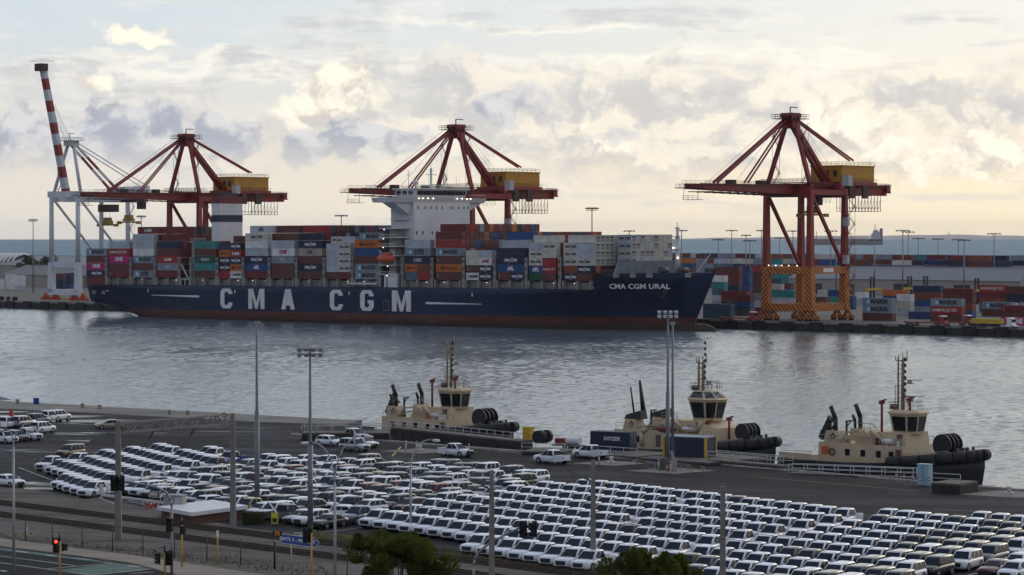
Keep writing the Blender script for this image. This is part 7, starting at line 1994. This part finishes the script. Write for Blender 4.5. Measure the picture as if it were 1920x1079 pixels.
def signs():
    p = G(548, 1078); t = thing('direction_sign', 'blue arrow-ended direction sign on a post by the railway', 'sign', p); Y = p.y
    BL = mat('sign blue', (.015, .075, .30), .5, var=.03)
    def q(u, v): return D(u, v, Y) - p
    MB().tube((0, 0, 0), q(545, 1012), .05, n=6).build('post', SLIM, t)
    A, B_, C_, D_, E_ = q(529, 1002), q(590, 1010), q(598, 1017.5), q(590, 1026), q(529, 1018)
    MB().prism([A + Vector((0, -.07, .04)), E_ + Vector((0, -.07, -.04)), D_ + Vector((0, -.07, -.05)), C_ + Vector((.06, -.07, 0)), B_ + Vector((0, -.07, .05))], (0, .02, 0)).build('border', CW, t)
    pl = MB().prism([A, E_, D_, C_, B_], (0, .02, 0)); pl = pl.build('panel', BL, t); pl.location = (0, -.085, 0)
    me = text_mesh('GATE 3 - FREIGHT', .42, .012, .95, CW).copy(); sl = (B_.z - A.z) / (B_.x - A.x)
    x0 = (A.x + B_.x) / 2
    for v in me.vertices: v.co.z += sl * v.co.x
    put('lettering', me, t, ((A.x + B_.x) / 2 - .08, -.105, (A.z + D_.z) / 2 + .02))
    w = MB(); c = q(562, 1002); w.box(c.x - .5, c.x + .5, -.1, -.07, c.z - .16, c.z + .16); w.build('name_plate', CW, t); label_part(t, 'BEACH', (c.x, -.115, c.z), .28, CB, .01)
    p2 = G(514, 1068); t2 = thing('speed_sign', 'black speed board with orange 75 on a dark post', 'sign', p2); c = D(520, 1001, p2.y) - p2
    MB().tube((0, 0, 0), (0, 0, c.z), .05, n=6).build('post', SIGK, t2); MB().box(c.x - .42, c.x + .42, -.06, 0, c.z - .3, c.z + .3).build('board', SIGK, t2); label_part(t2, '75', (c.x, -.075, c.z), .55, mat('sign orange', (.75, .25, .02), .5), .02)
    p3 = G(408, 1060); t3 = thing('marker_post', 'yellow marker post with a small white plate on the path', 'post', p3); hh = D(408, 995, p3.y).z - ZG
    MB().tube((0, 0, 0), (0, 0, hh - .6), .06, n=6).build('post', SIGY, t3); MB().box(-.12, .12, -.04, .02, hh - .6, hh).build('plate', CW, t3)
    p4 = G(51, 1013); t4 = thing('marker_post', 'short yellow marker post with a white top at the fence', 'post', p4); MB().tube((0, 0, 0), (0, 0, .85), .06, n=6).build('post', SIGY, t4); MB().tube((0, 0, .85), (0, 0, 1.25), .06, n=6).build('cap', CW, t4)
    p5 = G(515, 986); t5 = thing('warning_board', 'fluorescent yellow board with a black panel at the yard entrance', 'sign', p5)
    FY = mat('fluorescent yellow', (.60, .62, .02), .5, var=0); MB().box(-.35, .35, -.03, .03, .25, 1.35).build('board', FY, t5); MB().box(-.24, .24, -.05, -.03, .35, .8).build('panel', SIGK, t5); MB().box(-.4, .4, -.2, .2, 0, .12).build('foot', SIGK, t5)
    MB().bar((.2, 0, 1.35), (-.75, .1, 2.6), .14).build('barrier_arm', CW, t5)
signs()

# ------------------------------------------------------------------ small buildings and fixtures
def gate_building():
    z = 1.35; A = G(360, 961, ZG + z); B_ = G(463, 948, ZG + z); D_ = G(296, 950, ZG + z); C_ = D_ + (B_ - A)
    o = thing('gate_building', 'low brown building with a flat white roof beside the railway', 'building', Vector((A.x, A.y, ZG)))
    L = [v - Vector((A.x, A.y, ZG)) for v in (A, B_, C_, D_)]
    ctr = sum(L, Vector()) / 4
    MB().prism([ctr + (v - ctr) * 1.02 - Vector((0, 0, .4)) for v in L], (0, 0, .4)).build('roof', mat('roof sheet white', (.62, .63, .66), .45, var=.05, scale=.3, stain=(.4, .38, .34), stain_amt=.3), o)
    W = [ctr + (v - ctr) * .92 for v in L]; MB().prism([Vector((v.x, v.y, 0)) for v in W], (0, 0, z - .46)).build('wall', mat('brick brown', (.11, .055, .038), .85, var=.25, scale=2), o)
gate_building()
p = G(328, 968); o = thing('signal_cabinet', 'grey steel equipment cabinet beside the railway', 'cabinet', p, R(-20))
MB().box(-1.1, 1.1, -.6, .6, .1, 2.25).build('body', mat('cabinet grey', (.30, .29, .275), .6), o); MB().box(-1.2, 1.2, -.7, .7, 2.25, 2.35).build('lid', mat('cabinet grey', (.3, .29, .275)), o); MB().box(.25, .95, -.63, -.6, .3, 2.1).build('door', CGRY, o); MB().box(-1.5, 1.5, -1, 1, 0, .1).build('plinth', JCON, o)
b = MB()
for s in ((0, 0), (1.6, 0)): b.tube((s[0], 0, 0), (s[0], 0, 1.3), .035, n=5)
b.tube((0, 0, 1.3), (1.6, 0, 1.3), .035, n=5); tag(b.build('hoop_rail', SLIM, None, G(349, 970), R(-25)), 'grey hoop rail beside the steel cabinet', 'rail')
def hedge():
    rnd = random.Random(4); p = G(476, 983); vs = []; fs = []; b = MB()
    t = thing('hedge', 'clipped dark hedge at the end of the white roofed building', 'hedge', p, R(-8))
    MB().box(-.95, .95, -.45, .45, .0, 1.05).build('branches', BARK, t)
    for i in range(4200):
        f = rnd.randrange(3); x, y, z = rnd.uniform(-1.05, 1.05), rnd.uniform(-.55, .55), rnd.uniform(0, 1.2)
        if f == 0: y = rnd.choice((-.55, .55)) + rnd.gauss(0, .03)
        elif f == 1: z = 1.2 + rnd.gauss(0, .04)
        else: x = rnd.choice((-1.05, 1.05)) + rnd.gauss(0, .03)
        s = rnd.uniform(.05, .1); d = Vector((rnd.gauss(0, 1), rnd.gauss(0, 1), rnd.gauss(0, 1))).normalized(); e = d.orthogonal().normalized() * s; q = Vector((x, y, z)); k = len(vs)
        vs += [q - d * s, q + e * .6, q + d * s, q - e * .6]; fs.append((k, k + 1, k + 2, k + 3))
    b.add(vs, fs); tag(b.build('leaves', mat('hedge green', (.035, .055, .018), .8, var=.4, scale=2), t), kind='stuff')
hedge()
# low white barrier by the cars
A, B_ = G(190, 936), G(350, 956); o = thing('boom_barrier', 'low white steel barrier in front of the mixed cars', 'barrier', A, math.atan2((B_ - A).y, (B_ - A).x)); L = (B_ - A).length
for k in range(6): MB().box(k * L / 6 + .02, (k + 1) * L / 6 - .02, -.12, .12, .35, .6).build('beam', RAILW, o)
for k in range(5): MB().box(k * L / 4 - .12, k * L / 4 + .12, -.1, .1, 0, .36).build('foot', RAILW, o)
MB().box(-.18, .18, -.18, .18, .6, 1.7).build('end_post', RAILW, o)
CONE = mat('cone orange', (.62, .09, .025), .5)
def cone(u, v, label, z=ZG):
    t = thing('traffic_cone', label, 'traffic cone', G(u, v, z)); MB().box(-.2, .2, -.2, .2, 0, .05).build('foot', CONE, t); MB().tube((0, 0, .05), (0, 0, .75), .16, .04, n=10).build('body', CONE, t); MB().tube((0, 0, .38), (0, 0, .56), .112, .085, n=10).build('band', CW, t)
for i, (u, v) in enumerate(((276, 950), (283, 953), (289, 951), (297, 954), (305, 952))): cone(u, v, f'orange cone, {ORD[i]} from the left beside the white barrier')
cone(528, 978, 'orange cone left of the silver wagon by the yellow board'); cone(534, 979, 'orange cone with its white band beside the yellow board'); cone(1251, 884, 'orange cone at the foot of the quay mast')
def bollard(u, v, label):
    t = thing('mooring_bollard', label, 'bollard', G(u, v, ZG + .02)); m = mat('bollard white', (.52, .51, .48), .7, stain=(.2, .16, .12), stain_amt=.4)
    MB().box(-.55, .55, -.5, .5, 0, .18).build('base', m, t); b = MB(); b.tube((0, 0, .18), (0, 0, .6), .26, .2, n=10); b.sphere((0, 0, .72), .36, .3, .2, n=10, k=6); b.build('head', m, t)
for u, v, l in ((787, 845, 'white mooring bollard beside the slim white posts at left'), (1146, 868, 'white mooring bollard in front of the pier container'), (1892, 926, 'white mooring bollard near the right edge of the quay')): bollard(u, v, l)
TANB = mat('bollard tan', (.30, .24, .17), .8)
for i, (u, v) in enumerate(((33, 757), (155, 765), (187, 767.5), (318, 777), (352, 778.5), (420, 782))):
    b = MB(); b.tube((0, 0, 0), (0, 0, .5), .3, .25, n=9); b.sphere((0, 0, .6), .42, .36, .22, n=9, k=5); tag(b.build('quay_bollard', TANB, None, G(u, v)), f'small tan bollard at the far left quay edge, {ORD[i]} from the left', 'bollard', 'tan bollards on the left quay edge')
def post(u, v, label, striped_=False, h=1.25):
    t = thing('guide_post', label, 'post', G(u, v)); MB().tube((0, 0, 0), (0, 0, h), .1, n=8).build('shaft', RAILW, t)
    for z in ((h * .55, h * .85) if striped_ else (h * .8,)): MB().tube((0, 0, z), (0, 0, z + .16), .106, n=8).build('band', TRD if striped_ else SIGK, t)
for i, (u, v) in enumerate(((761, 846), (781, 847), (879, 852), (1123, 873), (1145, 871), (1235, 882), (1257, 887))): post(u, v, f'white guide post on the quay with black band, {ORD[i]} from the left', False, 1.45)
for i, (u, v) in enumerate(((1680, 905), (1695, 907), (1711, 909), (1727, 912), (1743, 913))): post(u, v, f'red banded white post by the blue cabinet, {ORD[i]} from the left', True, 1.2)
def guard_rail(a, c, label, rev):
    A, B_ = G(*a), G(*c); L = (B_ - A).length; t = thing('guard_rail', label, 'guard rail', A, math.atan2((B_ - A).y, (B_ - A).x)); m = mat('galvanised rail', (.27, .28, .30), .45, .5)
    b = MB(); b.box(0, L, -.05, .0, .55, .66); b.box(0, L, -.02, .03, .66, .78); b.box(0, L, -.05, .0, .78, .9); b.build('beam', m, t)
    for k in range(3): MB().box(L * (.12 + .38 * k) - .06, L * (.12 + .38 * k) + .06, .03, .15, 0, .85).build('post', m, t)
    x0 = L * (.18 if not rev else .5)
    MB().box(x0, x0 + L * .32, -.075, -.055, .56, .89).build('panel', SIGK, t)
    for k in range(4):
        x = x0 + .1 + k * L * .075; s = -1 if rev else 1; e = .09; q = [(x, -.085, .58), (x + e, -.085, .58), (x + e + s * .12, -.085, .725), (x + e, -.085, .87), (x, -.085, .87), (x + s * .12, -.085, .725)]
        MB().prism(q, (0, .008, 0)).build('chevron', mat('chevron yellow', (.6, .40, .02), .5), t)
guard_rail((1187, 874), (1233, 880), 'galvanised guard rail with yellow chevrons left of the quay mast', False)
guard_rail((1268, 881), (1323, 888), 'galvanised guard rail with yellow chevrons right of the quay mast', True)
o = thing('service_cabinet', 'grey service cabinet with a slanted plate beside the quay mast', 'cabinet', G(1264, 885)); MB().box(-.35, .35, -.3, .3, 0, 1.6).build('body', mat('cabinet grey', (.30, .29, .275), .6), o); MB().hexa([(-.3, -.3, 1.7), (.1, -.3, 1.7), (.1, -.25, 1.7), (-.3, -.25, 1.7)], [(-.55, -.3, 2.7), (-.15, -.3, 2.7), (-.15, -.25, 2.7), (-.55, -.25, 2.7)]).build('plate', SLIM, o); MB().tube((-.1, -.27, 1.5), (-.1, -.27, 1.8), .03, n=5).build('stem', SLIM, o)
o = thing('concrete_block', 'pale concrete block left of the quay mast foot', 'block', G(1243, 881), R(-42)); MB().hexa([(-.7, -.5, 0), (.7, -.5, 0), (.7, .5, 0), (-.7, .5, 0)], [(-.6, -.4, 1.5), (.6, -.4, 1.5), (.6, .4, 1.5), (-.6, .4, 1.5)]).build('body', JCON, o)
def trailer():
    t = thing('utility_trailer', 'low grey trailer with a white tank beside the pier container', 'trailer', G(1070, 844, 3.0), R(-35)); MB().box(-2.6, 2.2, -.9, .9, .55, .75).build('bed', LAMPG, t); b = MB(); b.tube((-.6, 0, 1.3), (1.6, 0, 1.3), .55, n=12); b.build('tank', CW, t); MB().box(-2.3, -1.2, -.6, .6, .75, 1.6).build('pump', TRD, t)
    for x in (-.4, .5):
        for y in (-.95, .95): wheel_obj(t, x, y, .35, .22)
    MB().bar((2.2, 0, .6), (3.4, 0, .5), .12).build('drawbar', LAMPG, t)
trailer()
def hut():
    t = thing('quay_hut', 'small beige hut with a blue canopy roof at the left edge', 'hut', G(-48, 786), R(-40)); MB().box(-6, 1.5, 0, 4, 0, 3.0).build('wall', mat('hut beige', (.33, .29, .22), .8), t)
    b = MB(); b.hexa([(-7, -1.2, 3.05), (3.4, -1.2, 3.05), (3.4, 5.2, 3.05), (-7, 5.2, 3.05)], [(-7, -1.2, 3.2), (3.2, -1.0, 3.2), (-1, 2, 4.6), (-7, 2, 4.6)]); b.build('roof', mat('hut roof blue', (.06, .12, .17), .6), t)
    MB().box(-.4, .9, -.04, .0, 1.1, 2.1).build('window', GLASS, t); MB().tube((3.1, -.9, 0), (3.1, -.9, 3.05), .07, n=6).build('canopy_post', SIGK, t)
    t2 = thing('notice_sign', 'blue notice on two legs behind the left edge cars', 'sign', G(68, 780), R(-25))
    for x in (-.3, .3): MB().tube((x, 0, 0), (x, 0, 2.2), .04, n=5).build('leg', RAILW, t2)
    MB().box(-.55, .55, -.04, .04, 1.9, 3.0).build('panel', mat('sign blue', (.015, .075, .3), .5), t2)
    t3 = thing('barrier_stand', 'orange barrier stand beside the hut', 'barrier', G(21, 783)); MB().hexa([(-.4, -.25, 0), (.4, -.25, 0), (.4, .25, 0), (-.4, .25, 0)], [(-.25, -.05, 1.1), (.25, -.05, 1.1), (.25, .05, 1.1), (-.25, .05, 1.1)]).build('body', CONE, t3); MB().box(-.42, .42, -.12, .12, 1.1, 1.25).build('cap', CONE, t3)
    t4 = thing('access_post', 'thin red post at the head of the timber jetty', 'post', G(553, 808)); MB().tube((0, 0, 0), (0, 0, 1.1), .07, n=6).build('shaft', TRD, t4); MB().tube((0, 0, 1.1), (0, 0, 1.25), .09, n=6).build('cap', CONE, t4)
hut()
# ------------------------------------------------------------------ trees in front
def leaf_material():
    m = bpy.data.materials.new('olive foliage'); m.use_nodes = True; g = NG(m.node_tree)
    oc = g.n('ShaderNodeTexCoord').outputs['Object']; nz = g.noise(oc, 1.1, 4, .6); n2 = g.noise(oc, 9.0, 2)
    c = g.mix(g.sm(g.m('ADD', g.m('MULTIPLY', nz, .6), g.m('MULTIPLY', n2, .4)), .38, .62), (.055, .072, .018), (.125, .135, .030))
    d = g.n('ShaderNodeBsdfDiffuse'); t = g.n('ShaderNodeBsdfTranslucent'); mx = g.n('ShaderNodeMixShader'); o = g.n('ShaderNodeOutputMaterial')
    g.put(d.inputs[0], c); g.put(t.inputs[0], c); mx.inputs[0].default_value = .4
    m.node_tree.links.new(d.outputs[0], mx.inputs[1]); m.node_tree.links.new(t.outputs[0], mx.inputs[2]); m.node_tree.links.new(mx.outputs[0], o.inputs[0])
    return m
LEAF = leaf_material(); TWIG = mat('twig bark', (.06, .05, .04), .9)
def near_tree(u, y, vtop, halfw, label, seed, n):
    p = D(u, 433, y); top = D(u, vtop, y).z; h = top - 1.0; s = FPX / y; r = halfw / s
    rnd = random.Random(seed); t = thing('cypress_tree', label, 'tree', (p.x, p.y, 1.0)); base = h - 6.5
    b = MB(); b.tube((0, 0, -.2), (0, 0, h * .7), .22, .1, n=8); cl = []
    for i in range(40):
        a = rnd.uniform(0, 6.28); rr = r * rnd.random() ** .6 * 1.0; k = rr / r
        zt = h - .05 - 1.0 * k * rnd.uniform(.0, 1.9) - rnd.choice((0, .2, .5, 1.0, 1.8, 2.6)); L = rnd.uniform(.8, 1.7)
        c = Vector((rr * math.cos(a), rr * math.sin(a), zt - L / 2)); cl.append((c, r * rnd.choice((.10, .13, .17, .22)), L / 2))
        b.tube((0, 0, base + rnd.uniform(0, 2.0)), c, .06, .02, n=5)
    b.build('trunk', TWIG, t)
    vs = []; fs = []; b = MB()
    for i in range(n):
        c, cr, ch = rnd.choice(cl); zz = rnd.uniform(-1, 1); taper = (1 - zz * zz) ** .5
        a = rnd.uniform(0, 6.28); rad = cr * taper * rnd.random() ** .4 * rnd.choice((1.0, 1.1, 1.35))
        q = c + Vector((rad * math.cos(a), rad * math.sin(a), zz * ch)); sz = rnd.uniform(.10, .24)
        d = (Vector((math.cos(a), math.sin(a), 1.1)) + Vector((rnd.gauss(0, .5), rnd.gauss(0, .5), rnd.gauss(0, .4)))).normalized(); e = d.cross(Vector((rnd.gauss(0, 1), rnd.gauss(0, 1), rnd.gauss(0, 1)))).normalized()
        k = len(vs); vs += [q - d * sz * .4, q + e * sz * .24, q + d * sz, q - e * sz * .24]; fs.append((k, k + 1, k + 2, k + 3))
    b.add(vs, fs); tag(b.build('crown', LEAF, t), kind='stuff')
near_tree(748, 190, 997, 92, 'olive green tree at the bottom centre in front of the railway', 21, 30000)
near_tree(1205, 185, 1026, 86, 'olive green tree at the bottom right of centre before the pickups', 22, 26000)
near_tree(1275, 186, 1040, 40, 'small olive tree against the right side of the second tree', 25, 9000)
# ------------------------------------------------------------------ thin sea air
def haze():
    m = bpy.data.materials.new('sea haze'); m.use_nodes = True; nt = m.node_tree; nt.nodes.clear()
    v = nt.nodes.new('ShaderNodeVolumePrincipled'); o = nt.nodes.new('ShaderNodeOutputMaterial')
    v.inputs['Color'].default_value = (.92, .93, .95, 1); v.inputs['Density'].default_value = 1.5e-5; v.inputs['Anisotropy'].default_value = .2
    nt.links.new(v.outputs[0], o.inputs['Volume'])
    tag(MB().box(-24200, 24200, -24200, 24200, -42, 96).build('haze', m), 'thin pale sea haze over the whole harbour', 'haze', kind='stuff')
haze()
